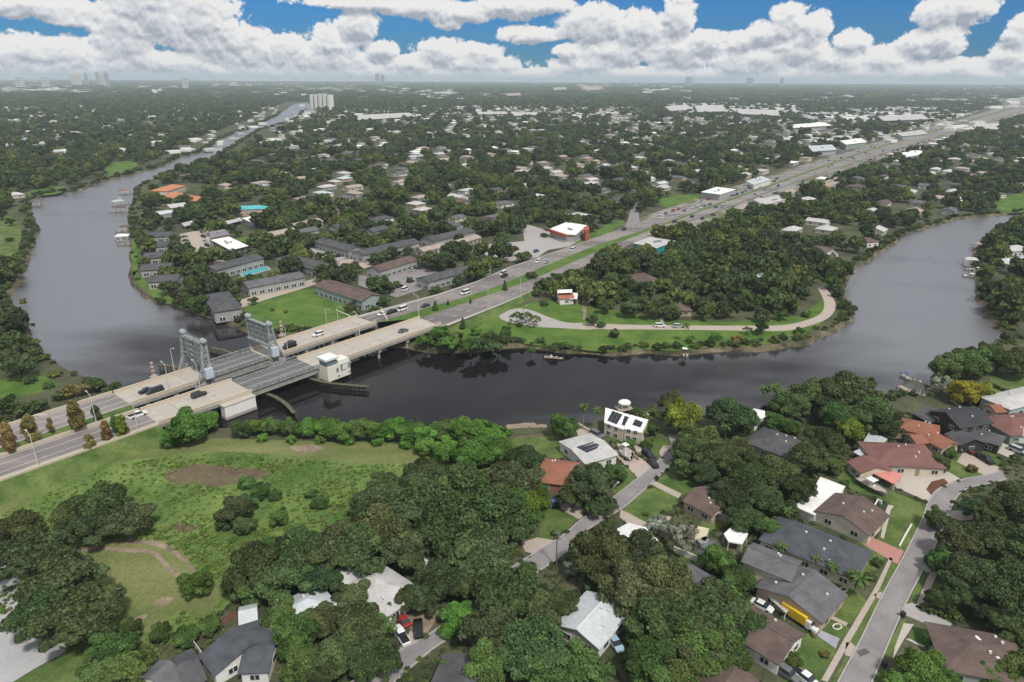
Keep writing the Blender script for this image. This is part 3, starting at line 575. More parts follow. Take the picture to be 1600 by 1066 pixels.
def bridge(name, label, base, rz, off, y0, y1, span, ends, piers, tower):
    """local x runs along the bridge (0 at its frame), y across"""
    root = empty(name, base, rz, label, 'bridge')
    X = lambda s: s-off
    for a, b in ((ends[0], span[0]), (span[1], ends[1])):
        mb = MB().box((X((a+b)/2), (y0+y1)/2, 4.72), (b-a, y1-y0, .56)); o = mb.build('approach_deck', [m_bdeck], root)
        dash = MB().box((0, 0, 0), (3, .16, .012)).mesh('lane_line', m_paint)
        for t in (1/3, 2/3):
            s = a
            while s < b-3: put('lane_line', dash, o, (X(s+1.5), y0+(y1-y0)*t, 5.006)); s += 9
        joint = MB().box((0, 0, 0), (.14, y1-y0-.8, .01)).mesh('expansion_joint', m_steel2)
        k = a+8
        while k < b-4: put('expansion_joint', joint, o, (X(k), (y0+y1)/2, 5.004)); k += 12
        for n in (y0+.18, y1-.18):
            mb = MB(); parapet(mb, X(a), X(b), n); mb.build('parapet', [m_para], root)
        for n in np.linspace(y0+1.2, y1-1.2, 5):
            MB().box((X((a+b)/2), n, 3.9), (b-a-.4, .5, 1.1)).build('girder', [m_gird], root)
        for n in (y0+.1, y1-.1):
            MB().box((X((a+b)/2), n, 4.3), (b-a-.1, .25, .9)).build('fascia_beam', [m_gird], root)
    for s in piers:
        mb = MB().box((X(s), (y0+y1)/2, 2.9), (1.3, y1-y0-.6, .9)); o = mb.build('pier', [m_conc2], root)
        for n in np.linspace(y0+1.2, y1-1.2, 4): MB().tube((X(s), n, -3), (X(s), n, 2.5), .55, n=8).build('column', [m_conc2], o)
    for s in span:
        d = -1 if s == span[0] else 1
        MB().box((X(s+d*3), (y0+y1)/2, .6), (6.5, y1-y0+.8, 6.6)).build('bascule_pier' if tower else 'span_pier', [m_conc2], root)
    a, b = span[0]+.15, span[1]-.15
    sp = MB().box((X((a+b)/2), (y0+y1)/2, 4.84), (b-a, y1-y0-.7, .3)).build('lift_span', [m_span], root)
    for n in (y0+.2, y1-.2):
        mb = MB(); lattice_rail(mb, X(a), X(b), n); mb.build('railing', [m_steel], sp)
    for n in np.linspace(y0+.7, y1-.7, 4): MB().box((X((a+b)/2), n, 3.8), (b-a, .4, 1.7)).build('span_girder', [m_gird], sp)
    for t in (1/3, 2/3): MB().box((X((a+b)/2), y0+(y1-y0)*t, 4.995), (b-a, .14, .012)).build('lane_line', [m_paint], sp)
    return root
E_SPAN, W_SPAN = (65.5, 90.5), (62.5, 84.2)
eb = bridge('road_bridge', 'near road bridge with a flat grey opening span and pale parapets', (O0.x, O0.y, 0), ANG, 0, -EW, 0, E_SPAN, (36, 150), (42, 51, 104, 118, 132, 145), False)
wb = bridge('road_bridge', 'far road bridge with two tall grey lift towers over its deck', (WBASE.x, WBASE.y, 0), ANG+WROT, 20, 0, WW, W_SPAN, (36, 134), (41, 50, 100, 112, 124), True)
landmark('the near bridge span', fr(78, -6)); landmark('the far lift towers', fr(74, 14))
EXCL.append([tuple(fr(s, n))[:2] for s, n in ((30, -16), (165, -16), (165, 26), (30, 26))])
def tower(root, s, sign, top):
    """portal tower: legs on both sides, flared back leg, lattice between, sheaves on top"""
    t = MB().box((s-20+sign*.6, WW/2, top-.5), (1.5, WW+1.0, .6)).build('lift_tower', [m_steel], root)
    MB().box((s-20, WW/2, 10.0), (1.6, WW+1.4, .8)).build('portal_beam', [m_steel], t)
    MB().box((s-20+sign*.8, WW/2, 13.8), (1.0, WW+1.2, .7)).build('portal_beam', [m_steel], t)
    for n in (-.5, WW+.5):
        x0 = s-20; x1 = x0+sign*1.5; xf = x0+sign*4.6
        MB().box((x0, n, (top+1)/2), (.6, .65, top-1)).build('leg', [m_steel], t)
        for (a, b) in (((xf, n, 4.8), (x1+sign*.9, n, 10)), ((x1+sign*.9, n, 10), (x1, n, top-.8))): MB().tube(a, b, .45, n=4).build('leg', [m_steel], t)
        mb = MB(); z = 5.0; i = 0                               # side lattice
        while z < top-2.4:
            zb = z+2.3; xa = np.interp(z, [4.8, 10, top], [xf, x1+sign*.9, x1]); xb = np.interp(zb, [4.8, 10, top], [xf, x1+sign*.9, x1])
            mb.tube((x0, n, z), (xb, n, zb), .16, n=4); mb.tube((xa, n, z), (x0, n, zb), .16, n=4); mb.tube((x0, n, zb), (xb, n, zb), .16, n=4); z = zb
        mb.build('side_brace', [m_steel], t)
        sh = MB()
        for dy in (-.45, .45): sh.add(*disc((x0+sign*.7, n+dy, top+.6), .95, .35))
        sh.build('sheave', [m_sheave], t)
        MB().box((x0+sign*.7, n, top+.1), (1.7, 1.5, .5)).build('sheave_bearing', [m_steel2], t)
    for x in (s-20, s-20+sign*1.5):
        for r, (z0, z1) in enumerate(((10.2, 12), (12, 13.8), (13.8, 15.6), (15.6, top-.6))):
            if z1 > top: continue
            for j in range(4 if x == s-20 else 2):
                q_ = 4 if x == s-20 else 2; a = -.3+(WW+.6)*j/q_; b = -.3+(WW+.6)*(j+1)/q_
                MB().tube((x, a, z0), (x, b, z1), .15, n=4).tube((x, b, z0), (x, a, z1), .15, n=4).build('cross_brace', [m_steel], t)
            MB().box((x, WW/2, z1), (.3, WW+.6, .35)).build('strut', [m_steel], t)
        for j in range(1, 4): MB().box((x, -.3+(WW+.6)*j/4, (10.2+top)/2), (.26, .26, top-10.8)).build('strut', [m_steel], t)
    for n in (1.2, WW-1.2): MB().box((s-20+sign*.8, n, 14.4), (.9, 1.2, 2.6)).build('counterweight', [m_gird], t)
    MB().box((s-20+sign*1.0, -1.0, 7.6), (2.6, 2.2, 3.4)).build('machinery_box', [M('pale_blue_steel', (.50,.57,.63), .5, .08, .5)], t)
    mb = MB()
    for n in (-1.1, WW+1.1): mb.box((s-20+sign*.6, n, top+1), (2, .06, .08))
    mb.box((s-20-.6, WW/2, top+.95), (.06, WW+2, .08)); mb.box((s-20+sign*1.7, WW/2, top+.95), (.06, WW+2, .08))
    for n in np.linspace(-1, WW+1, 9): mb.box((s-20-.6, n, top+.5), (.06, .06, 1))
    mb.build('walkway_rail', [m_steel], t)
def disc(c, r, w, n=16):
    vs = []; fs = []
    for y in (-w/2, w/2):
        for i in range(n): vs.append((c[0]+r*math.cos(2*math.pi*i/n), c[1]+y, c[2]+r*math.sin(2*math.pi*i/n)))
    fs = [(i, (i+1) % n, (i+1) % n+n, i+n) for i in range(n)]+[tuple(range(n))[::-1], tuple(range(n, 2*n))]
    return vs, fs
tower(wb, W_SPAN[0]-.6, -1, 18.2); tower(wb, W_SPAN[1]+.6, 1, 17.6)
barrier_line('tan parapet wall along the median side of the near road, left edge', fr, .25, -75, 35.8); barrier_line('low tan wall along the near shoulder of the road, left edge', fr, -EW-.45, -75, 35.8, .5)
barrier_line('tan parapet wall on the far side of the far carriageway, left edge', fw, WW+.3, -40, 35.8)
up(ribbon('verge', [tuple(fr(s, -EW+2.0, 5.07)) for s in sl], [tuple(fr(s, -EW-.2, 5.07)) for s in sl], m_shoulder))
# control house and the white pier house of the near bridge
ch = empty('control_house', fr(95, -16, 1.3), ANG, 'cream bridge control house with a flat pale cap on the near bridge', 'building')
MB().box((0.3, -.1, 2.7), (9.4, 4.8, 5.4)).build('wall', [m_house], ch)
MB().box((-2.2, 0, 6.5), (4.2, 4.2, 2.2)).build('cabin', [M('blue_grey_glass', (.16,.22,.23), .25, .1, .5, spec=.5)], ch)
MB().box((-2.2, 0, 7.95), (5.4, 5.4, .7)).build('roof', [m_cap], ch)
MB().box((2.6, 0, 5.85), (4.6, 4.6, .9)).build('parapet', [m_house], ch)
for x, z, w, h in ((2.1, 3.7, 2.2, 2.3), (-.4, 3.3, .9, 1.6), (4.4, 3.8, .7, 2.2), (4.4, 1.2, .7, .7), (0, 1.0, .7, .7)):
    f = MB().box((x, -2.56, z), (w, .12, h)).build('window', [M('window_reveal', (.22,.24,.23), .5, .1, .6)], ch)
    if w > 2: MB().box((x+.3, -2.64, z), (w*.62, .06, h*.8)).build('window_panel', [m_cap], f)
EXCL.append([tuple(fr(*p))[:2] for p in ((88,-20),(102,-20),(102,-12),(88,-12))]); landmark('the cream control house', fr(95, -16))
ph = empty('pier_house', fr(59.6, -14.6, .6), ANG, 'white concrete pier house under the south side of the near bridge', 'building')
MB().box((0, 0, 2.1), (10.4, 2.6, 3.6)).build('wall', [m_white], ph); MB().box((0, 0, 3.98), (10.9, 3.0, .2)).build('coping', [m_conc], ph); MB().box((0, 0, -.3), (10.6, 2.8, 1.2)).build('footing', [m_conc2], ph)
# timber fenders
def fender(pts, label, h=1.7):
    P = [fr(*p, 0) for p in pts]; c = smooth([(p.x, p.y) for p in P], 6, False); base = c[0]
    root = empty('timber_fender', (base[0], base[1], 0), 0, label, 'fender')
    c = [(x-base[0], y-base[1]) for x, y in c]
    for z in (.5, 1.05, h):
        mb = MB()
        for a, b in zip(c[:-1], c[1:]): mb.tube((*a, z), (*b, z), .22, n=4)
        mb.build('rail', [m_timber], root)
    l, r = offset(c, .1), offset(c, -1.1); n = len(l); vs = [(*p, h+.2) for p in l]+[(*p, h+.2) for p in r]
    mb = MB(); mb.add(vs, [(i, n+i, n+i+1, i+1) for i in range(n-1)]); mb.build('walkway', [m_timber], root)
    L = resample(c, max(6, int(sum(math.dist(a, b) for a, b in zip(c[:-1], c[1:]))/1.5)))
    for p in L: MB().tube((*p, -3), (*p, h+.5), .2, n=6).build('pile', [m_timber], root)
fender([(70.5,-7),(72,-15),(71.5,-23),(69.5,-31)], 'curved timber fender left of the near bridge opening, towards the shrubs')
fender([(87.7,-8),(89.5,-18),(94.5,-28),(97,-32)], 'curved timber fender below the cream control house')
fender([(62,22),(62.3,30),(58.6,40)], 'dark timber fender behind the left lift tower')
fender([(81,22),(81,33),(79,42)], 'dark timber fender behind the far span between the lift towers')
# street lamps, mast, gates
m_pole = M('pale_pole', (.55,.55,.53), .5, .08, 1, spec=.4)
def lamp_proto(h, arm):
    e = empty('street_lamp', (0, 0, 0))
    MB().tube((0, 0, 0), (0, 0, h), .14, .09).build('pole', [m_pole], e); MB().tube((0, 0, h-.1), (arm, 0, h+.5), .07, .05).build('arm', [m_pole], e); MB().box((arm+.4, 0, h+.5), (.9, .35, .18)).build('lamp_head', [m_pole], e)
    return e
def copy_tree(o, parent=None):
    c = o.copy(); COL.objects.link(c); c.parent = parent
    for ch_ in o.children: copy_tree(ch_, c)
    return c
_lp = lamp_proto(9.5, 2.0); first = [True]
def lamp(p, rz, label):
    o = _lp if first[0] else copy_tree(_lp); first[0] = False
    o.location = p; o.rotation_euler = (0, 0, rz); tag(o, label, 'street lamp', 'street lamps along the highway and bridges'); return o
for s, n, f, lab in ((55, .4, fr, 'street lamp on the near bridge just before its opening span'), (24, .4, fr, 'street lamp between the two carriageways west of the bridges'), (2, .4, fr, 'leftmost street lamp between the two carriageways'), (5, -13.4, fr, 'leftmost street lamp on the near shoulder of the highway'), (30, -13.3, fr, 'street lamp on the near shoulder beside the round roadside trees'),
    (56, 12.8, fw, 'tall street lamp on the far parapet left of the left lift tower'), (48, -.2, fw, 'street lamp on the far bridge between the decks, left of the left tower'), (92, .3, fw, 'street lamp on the far bridge just right of the right tower'), (119, .4, fr, 'street lamp midway along the right half of the near bridge'), (150, .5, fr, 'street lamp where the near bridge reaches the wooded bank'), (121, 16, fw, 'street lamp standing on the lawn behind the far bridge, left one of two'), (126, 15, fw, 'street lamp standing on the lawn behind the far bridge, right one of two'), (178, -13.6, fr, 'street lamp by the pointed tree on the near shoulder'), (200, -13.8, fr, 'street lamp on the near shoulder above the turning circle')):
    q = f(s, n, 5 if s < 118 or f is fr else LAND); lamp(q, ANG+(math.pi/2 if n < 3 else -math.pi/2), lab)
m_red = M('red_paint', (.55,.12,.09), .6, .08, .5)
def mast(p, h, label):
    e = empty('signal_mast', p, 0, label, 'mast')
    for i in range(8):
        z = h*i/8; mb = MB(); w = .9-.06*i; w2 = .9-.06*(i+1)
        for a, b in ((1,1),(1,-1),(-1,1),(-1,-1)): mb.tube((a*w/2, b*w/2, z), (a*w2/2, b*w2/2, z+h/8), .07, n=4)
        mb.tube((-w/2, -w/2, z), (w2/2, -w2/2, z+h/8), .05, n=4).tube((w/2, w/2, z), (-w2/2, w2/2, z+h/8), .05, n=4)
        mb.build('mast_section', [m_red if i % 2 == 0 else m_white], e)
    MB().box((0, 0, .3), (2.2, 2.2, .6)).build('base', [m_conc2], e)
mast(g(241, 590, 0), 6, 'thin red and white mast in the water behind the left bridge end'); mast(g(441, 525, 1.5), 6.5, 'thin red and white mast on the bank right of the right tower')
def gate(p, rz, tilt, L, label):
    e = empty('barrier_gate', p, rz, label, 'gate')
    MB().box((0, 0, .6), (.6, .6, 1.2)).build('cabinet', [m_pole], e); MB().tube((0, 0, 1.2), (L*math.cos(tilt), 0, 1.2+L*math.sin(tilt)), .16, .1).build('arm', [m_white], e)
gate(fw(14, 12.2, 5), ANG-1.3, .25, 6, 'white barrier arm across the far carriageway left of the bridges'); gate(fr(3, 1.5, 5), ANG+1.2, .5, 6, 'white barrier arm beside the median at the left edge')
gate(fw(131, 13.6, 5), ANG+2.6, .5, 6, 'white barrier arm beside the lawn where the far bridge ends'); gate(fw(139, -.6, 5), ANG+1.6, .9, 5, 'white barrier arm in the planted strip right of the far bridge')
# ------------------------------------------------------------------ buildings
def RM(name, c, v=.12, **k): return M(name, c, k.pop('rough', .85), v, k.pop('scale', .35), fine=k.pop('fine', .14), **k)
r_char = RM('charcoal_shingle', (.085,.085,.092), .22); r_grey = RM('grey_shingle', (.125,.125,.132), .2); r_blue = RM('slate_shingle', (.075,.082,.094), .22)
r_brown = RM('brown_shingle', (.125,.09,.078), .2); r_red = RM('rust_tile', (.27,.115,.075)); r_terra = RM('terracotta_tile', (.48,.20,.11)); r_pale = RM('pale_roofing', (.47,.46,.45))
r_white = RM('white_roofing', (.80,.79,.77), .06); r_metal = RM('ribbed_metal', (.50,.54,.55), .08, rough=.5, spec=.4); r_black = RM('black_shingle', (.045,.047,.052)); r_mauve = RM('mauve_roof', (.24,.21,.24)); r_tan = RM('tan_roof', (.36,.30,.26)); r_teal = RM('teal_roof', (.10,.42,.45)); r_maroon = RM('maroon_shingle', (.19,.095,.085)); r_pink = RM('pink_metal', (.60,.24,.21), .06)
w_white = RM('white_wall', (.72,.71,.68), .05); w_cream = RM('cream_wall', (.58,.52,.42), .06); w_grey = RM('grey_wall', (.36,.37,.37), .07); w_black = RM('black_wall', (.035,.037,.035)); w_aqua = RM('aqua_wall', (.36,.50,.49), .06); w_tan = RM('tan_wall', (.44,.35,.27), .08); w_green = RM('dark_green_wall', (.06,.075,.06)); w_teal = RM('teal_wall', (.01,.31,.40), .08); w_brick = RM('brick_wall', (.28,.14,.10)); w_sage = RM('sage_wall', (.27,.31,.28))
m_frame = M('window_frame', (.68,.68,.66), .6, .04, .5); m_red2 = M('red_fascia', (.42,.09,.06), .6, .06, .3); m_pv = M('solar_cell', (.018,.02,.035), .2, .1, .6, spec=.5); m_poolw = M('pool_water', (.08,.42,.46), .1, .08, .3, spec=.5); m_trim = M('pale_trim', (.66,.63,.58), .7, .05, .4)
def _win():
    mb = MB(); mb.box((0, 0, 0), (1, .10, 1), 0, 0)
    for x in (-.245, .245): mb.box((x, -.04, 0), (.40, .08, .84), 0, 1)
    return mb.mesh('window', [m_frame, m_glass])
WIN = _win(); DOORM = MB().box((0, 0, 0), (1, .1, 1)).mesh('door', [M('door_paint', (.30,.25,.2), .6, .1, .5)])
rvt = random.Random(3); VENT = MB().box((0, 0, .2), (.42, .42, .45)).mesh('roof_vent', m_trim)
def block(root, c, ang, L, W, hw, rise, kind, roof, wall, z0=LAND, over=.45, wins=None, doors=0, th=.18, big=False):
    """one volume of a house: wall, roof and openings become parts of root"""
    R0 = root.location; loc = (c[0]-R0.x, c[1]-R0.y, z0-R0.z); mb = MB(); hx, hy = L/2, W/2
    mb.box((0, 0, hw/2), (L, W, hw))
    if kind == 'gable':
        for s in (-1, 1): mb.add([(s*hx, -hy, hw), (s*hx, hy, hw), (s*hx, 0, hw+rise), (s*(hx-.15), -hy, hw), (s*(hx-.15), hy, hw), (s*(hx-.15), 0, hw+rise)], [(0, 1, 2), (3, 5, 4), (0, 2, 5, 3), (1, 4, 5, 2)])
    mb.build('wall', [wall], root, loc, ang)
    X, Y = hx+over, hy+over; ez = hw-rise*over/hy; t = th
    if kind == 'gable':
        v = [(-X,-Y,ez),(X,-Y,ez),(X,0,hw+rise),(-X,0,hw+rise),(X,Y,ez),(-X,Y,ez)]; v = [(a, b, z+t+.02) for a, b, z in v]+[(a, b, z+.02) for a, b, z in v]
        f = [(0,1,2,3),(3,2,4,5),(6,9,8,7),(9,11,10,8),(0,6,7,1),(4,10,11,5),(1,7,8,2),(2,8,10,4),(5,11,9,3),(3,9,6,0)]
    elif kind == 'hip':
        r = max(0.2, X-Y); v = [(-X,-Y,ez),(X,-Y,ez),(X,Y,ez),(-X,Y,ez),(-r,0,hw+rise),(r,0,hw+rise)]
        v = [(a, b, z+t+.02) for a, b, z in v]+[(a, b, z+.02) for a, b, z in v[:4]]
        f = [(0,1,5,4),(2,3,4,5),(1,2,5),(3,0,4),(0,6,7,1),(1,7,8,2),(2,8,9,3),(3,9,6,0),(6,9,8,7)]
    elif kind == 'shed':
        v = [(-X,-Y,hw),(X,-Y,hw),(X,Y,hw+rise),(-X,Y,hw+rise)]; v = [(a, b, z+t+.02) for a, b, z in v]+[(a, b, z+.02) for a, b, z in v]
        f = [(0,1,2,3),(4,7,6,5),(0,4,5,1),(1,5,6,2),(2,6,7,3),(3,7,4,0)]
    else:
        v = [(-X,-Y,hw),(X,-Y,hw),(X,Y,hw),(-X,Y,hw)]; v = [(a, b, z+.3) for a, b, z in v]+[(a, b, z+.01) for a, b, z in v]
        f = [(0,1,2,3),(4,7,6,5),(0,4,5,1),(1,5,6,2),(2,6,7,3),(3,7,4,0)]
    rf = MB().add(v, f).build('roof', [roof], root, loc, ang)
    if kind == 'gable' and L > 9: MB().box((0, 0, hw+rise+t+.04), (2*X-.1, .34, .1)).build('ridge_cap', [M('ridge_'+roof.name, tuple(min(1, c*1.35) for c in _rc.get(roof.name, (.2,.2,.2))), .85, .1, .4)], rf)
    if root.location.y < 260 and L > 7 and kind in ('gable', 'hip'):
        for q in range(int(L/5)+1):
            lx, ly = rvt.uniform(-hx*.6, hx*.6), rvt.uniform(.15, .75)*hy*rvt.choice((-1, 1)); put('roof_vent', VENT, rf, (lx, ly, hw+rise*(1-abs(ly)/hy)+t), 0)
    if wins is None: wins = (max(1, int(L/3.6)), max(1, int(W/4.5)))
    ca, sa = math.cos(ang), math.sin(ang); floors = max(1, int(hw/2.6))
    for fl in range(floors):
        z = 1.45+fl*2.75
        if z+.7 > hw: break
        for side in (-1, 1):
            for n_, (half, ln, ax) in ((wins[0], (hy, L, 0)), (wins[1], (hx, W, 1))):
                for i in range(n_):
                    p = -ln/2+ln*(i+.5)/n_; q = side*(half+.03); lx, ly = (p, q) if ax == 0 else (q, p)
                    isdoor = doors and fl == 0 and i == n_//2 and ax == 0 and side == -1
                    d = ang+(0 if ax == 0 else math.pi/2)+(0 if (side < 0) == (ax == 0) else math.pi)
                    put('door' if isdoor else 'window', DOORM if isdoor else WIN, root, (loc[0]+lx*ca-ly*sa, loc[1]+lx*sa+ly*ca, loc[2]+(1.05 if isdoor else z)), d, (1.0, 1, 2.1) if isdoor else (min(2.5, ln/n_*.78), 1, 1.9) if big else (min(1.7, ln/n_*.6), 1, 1.25))
    k = max(L, W); EXCL.append([(c[0]+ca*a*(hx+1)-sa*b*(hy+1), c[1]+sa*a*(hx+1)+ca*b*(hy+1)) for a, b in ((-1,-1),(1,-1),(1,1),(-1,1))])
_rc = {m.name: tuple(m.node_tree.nodes['Mix'].inputs[6].default_value)[:3] for m in MATS.values() if 'Mix' in m.node_tree.nodes}
def excluded_pt(p, polys): return any(bool(inpoly(np.array([p.x]), np.array([p.y]), q)[0]) for q in polys)
def ridge(p1, p2, z):
    a, b = g(*p1, z), g(*p2, z); d = b-a; return ((a.x+b.x)/2, (a.y+b.y)/2), math.atan2(d.y, d.x), d.length
def house(name, label, p1, p2, W, hw, rise, kind, roof, wall, cat='house', root=None, ext=0, z0=LAND, lm=None, **k):
    c, ang, L = ridge(p1, p2, z0+hw+rise)
    if kind == 'hip': L += W*.85
    L += ext
    if math.sin(ang) < -1e-6 or abs(abs(ang)-math.pi) < 1e-6: ang += math.pi
    if math.cos(ang) < 0: ang -= math.pi        # keep local -y on the viewer's side
    if root is None:
        root = empty(name, (c[0], c[1], z0), 0, label, cat)
        landmark(lm or 'the '+' '.join(label.split()[:3]), c)
    block(root, c, ang, L, W, hw, rise, kind, roof, wall, z0, **k); return root
def slab(root, name, px, z, mat, th=.22, wallmat=None, z0=LAND, posts=False):
    """flat roof cut to an outline seen in the photo; optional walls or posts below"""
    P = gp(px, z); R0 = root.location; P = [(p[0]-R0.x, p[1]-R0.y) for p in P]; o = MB().prism(P, z-th-R0.z, z-R0.z).build(name, [mat], root)
    cx = sum(p[0] for p in P)/len(P); cy = sum(p[1] for p in P)/len(P); Q = [(cx+(p[0]-cx)*.95, cy+(p[1]-cy)*.95) for p in P]
    if wallmat: MB().prism(Q, z0-R0.z, z-th-.01-R0.z).build('wall', [wallmat], root)
    if posts:
        for q in Q: MB().box((q[0], q[1], (z0+z-th)/2-R0.z), (.14, .14, z-th-z0)).build('post', [m_trim], root)
    EXCL.append([(p[0]+R0.x, p[1]+R0.y) for p in P]); return o
def flat(name, label, px, z, roof, wall, cat='building', lm=None, posts=False, windows=0):
    P = gp(px, z); c = (sum(p[0] for p in P)/len(P), sum(p[1] for p in P)/len(P)); r = empty(name, (c[0], c[1], LAND), 0, label, cat); landmark(lm or 'the '+' '.join(label.split()[:3]), c)
    slab(r, 'roof', px, z, roof, .3, wall, posts=posts)
    P2 = [g(*q, z) for q in px]
    for i in range(3 if c[1] < 900 else 2):
        q = sum((p*rvt.random() for p in P2), Vector()); w_ = [rvt.random()+.15 for _ in P2]; q = sum((p*k for p, k in zip(P2, w_)), Vector())/sum(w_); sz = rvt.uniform(1.0, 2.2)
        if not posts: MB().box((q.x-c[0], q.y-c[1], z-LAND+.5), (sz, sz*.8, 1.0), .4).build('roof_unit', [m_steel], r)
    if windows:
        for i in range(len(P)):
            a, b = Vector(P[i]), Vector(P[(i+1) % len(P)]); d = b-a; n = Vector((d.y, -d.x)).normalized()
            if n.dot(Vector(c)-a) > 0: n = -n
            k = max(1, int(d.length/3.5))
            for fl in range(max(1, int((z-LAND)/2.9))):
                for j in range(k):
                    q = a+d*((j+.5)/k); q = Vector(c)+(q-Vector(c))*.95+n*.06; put('window', WIN, r, (q.x-c[0], q.y-c[1], 1.5+2.8*fl), math.atan2(n.y, n.x)+math.pi/2, (1.5, 1, 1.3))
    return r
def panel_rows(root, px4, z4, nx, ny):
    """solar panels: a grid on a sloping roof quad (back-left, back-right, front-right, front-left)"""
    q = [g(*p, z)-root.location for p, z in zip(px4, z4)]
    for i in range(nx):
        for j in range(ny):
            P = []
            for a, b in ((i+.04, j+.04), (i+.96, j+.04), (i+.96, j+.96), (i+.04, j+.96)):
                t, s = a/nx, b/ny; P.append(q[0]*(1-t)*(1-s)+q[1]*t*(1-s)+q[2]*t*s+q[3]*(1-t)*s)
            n = (P[1]-P[0]).cross(P[3]-P[0]).normalized(); n = n if n.z > 0 else -n
            MB().add([p+n*.06 for p in P]+[p+n*.12 for p in P], [(4,5,6,7),(0,1,5,4),(1,2,6,5),(2,3,7,6),(3,0,4,7),(3,2,1,0)]).build('solar_panel', [m_pv], root)
# --- in front, by the two streets
h = empty('modern_house', g(975, 672), 0, 'white modern two-storey house with solar panels on its sloping roof by the river', 'house'); landmark('the white solar-panelled house', h.location)
def mono(root, px4, z4, roof, wall, zb=LAND, th=.35):
    q = [g(*p, z)-root.location for p, z in zip(px4, z4)]; mb = MB(); mb.add(list(q)+[p-Vector((0, 0, th)) for p in q], [(0,1,2,3),(7,6,5,4),(0,4,5,1),(1,5,6,2),(2,6,7,3),(3,7,4,0)]); mb.build('roof', [roof], root)
    c = sum(q, Vector())/4; w = [Vector((c.x+(p.x-c.x)*.95, c.y+(p.y-c.y)*.95, p.z-th-.02)) for p in q]; b = [Vector((p.x, p.y, zb-root.location.z)) for p in w]
    MB().add(w+b, [(0,1,2,3),(0,4,5,1),(1,5,6,2),(2,6,7,3),(3,7,4,0)]).build('wall', [wall], root); EXCL.append([(p.x+root.location.x, p.y+root.location.y) for p in w]); return w
w1 = mono(h, [(946,637),(984,648),(974,671),(944,660)], (7.4,7.4,5.6,5.6), r_white, w_cream); w2 = mono(h, [(985,648),(1013,656),(1003,676),(975,670)], (6.8,6.8,5.3,5.3), r_white, w_cream)
panel_rows(h, [(957,642),(973,648),(964,663),(949,657)], (7.35,7.35,6.1,6.1), 3, 3); panel_rows(h, [(976,650),(983,652),(976,666),(971,664)], (7.2,7.2,6,6), 1, 3); panel_rows(h, [(993,655),(1005,660),(1001,668),(988,664)], (6.7,6.7,5.9,5.9), 3, 2)
for w in (w1, w2):
    a, b = w[3], w[2]
    for t in (.25, .65):
        p = a.lerp(b, t); d = b-a
        for z in (1.3, 3.4): put('window', WIN, h, (p.x-.05*d.y/d.length*-1, p.y-.1, z), math.atan2(d.y, d.x), (1.1, 1, 1.1))
r = house('low_house', 'pale grey low roofed house with a dark solar array beside the white house', (895,703), (942,690), 13, 2.8, .9, 'gable', r_pale, w_white, lm='the pale low house')
panel_rows(r, [(900,699),(926,691),(943,698),(917,708)], (5.45,5.45,4.95,4.95), 5, 3)
house('brick_house', 'rust tile roofed brick house half hidden by big trees on centre street', (846,724), (872,727), 11, 2.9, 2.0, 'hip', r_red, w_brick, lm='the rust-roofed brick house')
house('bungalow', 'brown roofed bungalow tucked under trees right of the centre street', (1087,764), (1130,785), 9, 2.7, 1.5, 'gable', r_brown, w_tan, lm='the brown bungalow under trees')
house('dark_house', 'dark grey roofed house among tall trees near the river', (1208,680), (1236,690), 12, 2.8, 1.8, 'hip', r_char, w_grey, lm='the dark roofed house')
r = house('ranch_house', 'wide maroon roofed ranch house with a pink awning and pale yard', (1388,701), (1430,703), 12, 2.9, 1.7, 'hip', r_maroon, w_cream, doors=1, lm='the maroon ranch house')
house('', '', (1350,713), (1370,729), 8.5, 2.7, 1.4, 'gable', r_maroon, w_cream, root=r); slab(r, 'awning', [(1375,728),(1410,742),(1398,757),(1363,739)], 3.6, r_pink, posts=True); slab(r, 'patio_roof', [(1349,690),(1359,673),(1387,686),(1372,700)], 3.9, r_metal, posts=True); slab(r, 'patio_roof', [(1333,706),(1349,698),(1362,703),(1345,713)], 3.6, r_metal, posts=True)
r = house('gable_house', 'brown gabled house with a bright white flat roof behind it', (1318,806), (1348,778), 12, 2.8, 1.9, 'gable', r_brown, w_cream, doors=1, lm='the brown and white roofed house')
slab(r, 'flat_roof', [(1282,745),(1321,760),(1313,771),(1326,775),(1296,784),(1273,805),(1241,791),(1268,768)], 3.9, r_white, .3, w_white)
house('slate_house', 'dark slate roofed house with palms in front of its wall', (1240,829), (1312,858), 11.5, 2.8, 1.6, 'hip', r_blue, w_cream, lm='the slate roofed house')
r = house('grey_gable_house', 'grey shingled tan house with a raised rear wing beside the yellow truck', (1272,893), (1234,932), 13, 2.8, 1.9, 'gable', r_grey, w_tan, doors=1, lm='the grey shingled tan house')
house('', '', (1172,856), (1244,884), 7, 4.6, 1.3, 'gable', r_grey, w_cream, root=r); slab(r, 'carport_roof', [(1192,925),(1206,922),(1240,946),(1228,958)], 3.4, r_pale, posts=True)
house('brown_house', 'brown roofed house at the bottom edge by the grey drive', (1238,1002), (1160,957), 9.5, 2.8, 1.7, 'gable', r_brown, w_white, lm='the brown house by the bottom edge')
r = house('brown_hip_house', 'brown hip roofed house under the trees right of the east street', (1512,1004), (1556,1012), 11, 2.8, 1.9, 'hip', r_brown, w_sage, lm='the brown hip roofed house'); q = g(1542, 1012, 5.6)-r.location
MB().box((q.x, q.y, q.z+.1), (.5, 5.2, .2), .15).build('roof_strip', [m_white], r); q = g(1492, 1016, 4.6)-r.location; MB().box((q.x, q.y, q.z), (2.2, 2.4, .5), .1).build('skylight', [m_glass], r)
r = house('black_house', 'black two-storey house with charcoal gables near the dock', (1479,645), (1528,638), 10.5, 5.4, 2.2, 'gable', r_black, w_black, lm='the black two-storey house')
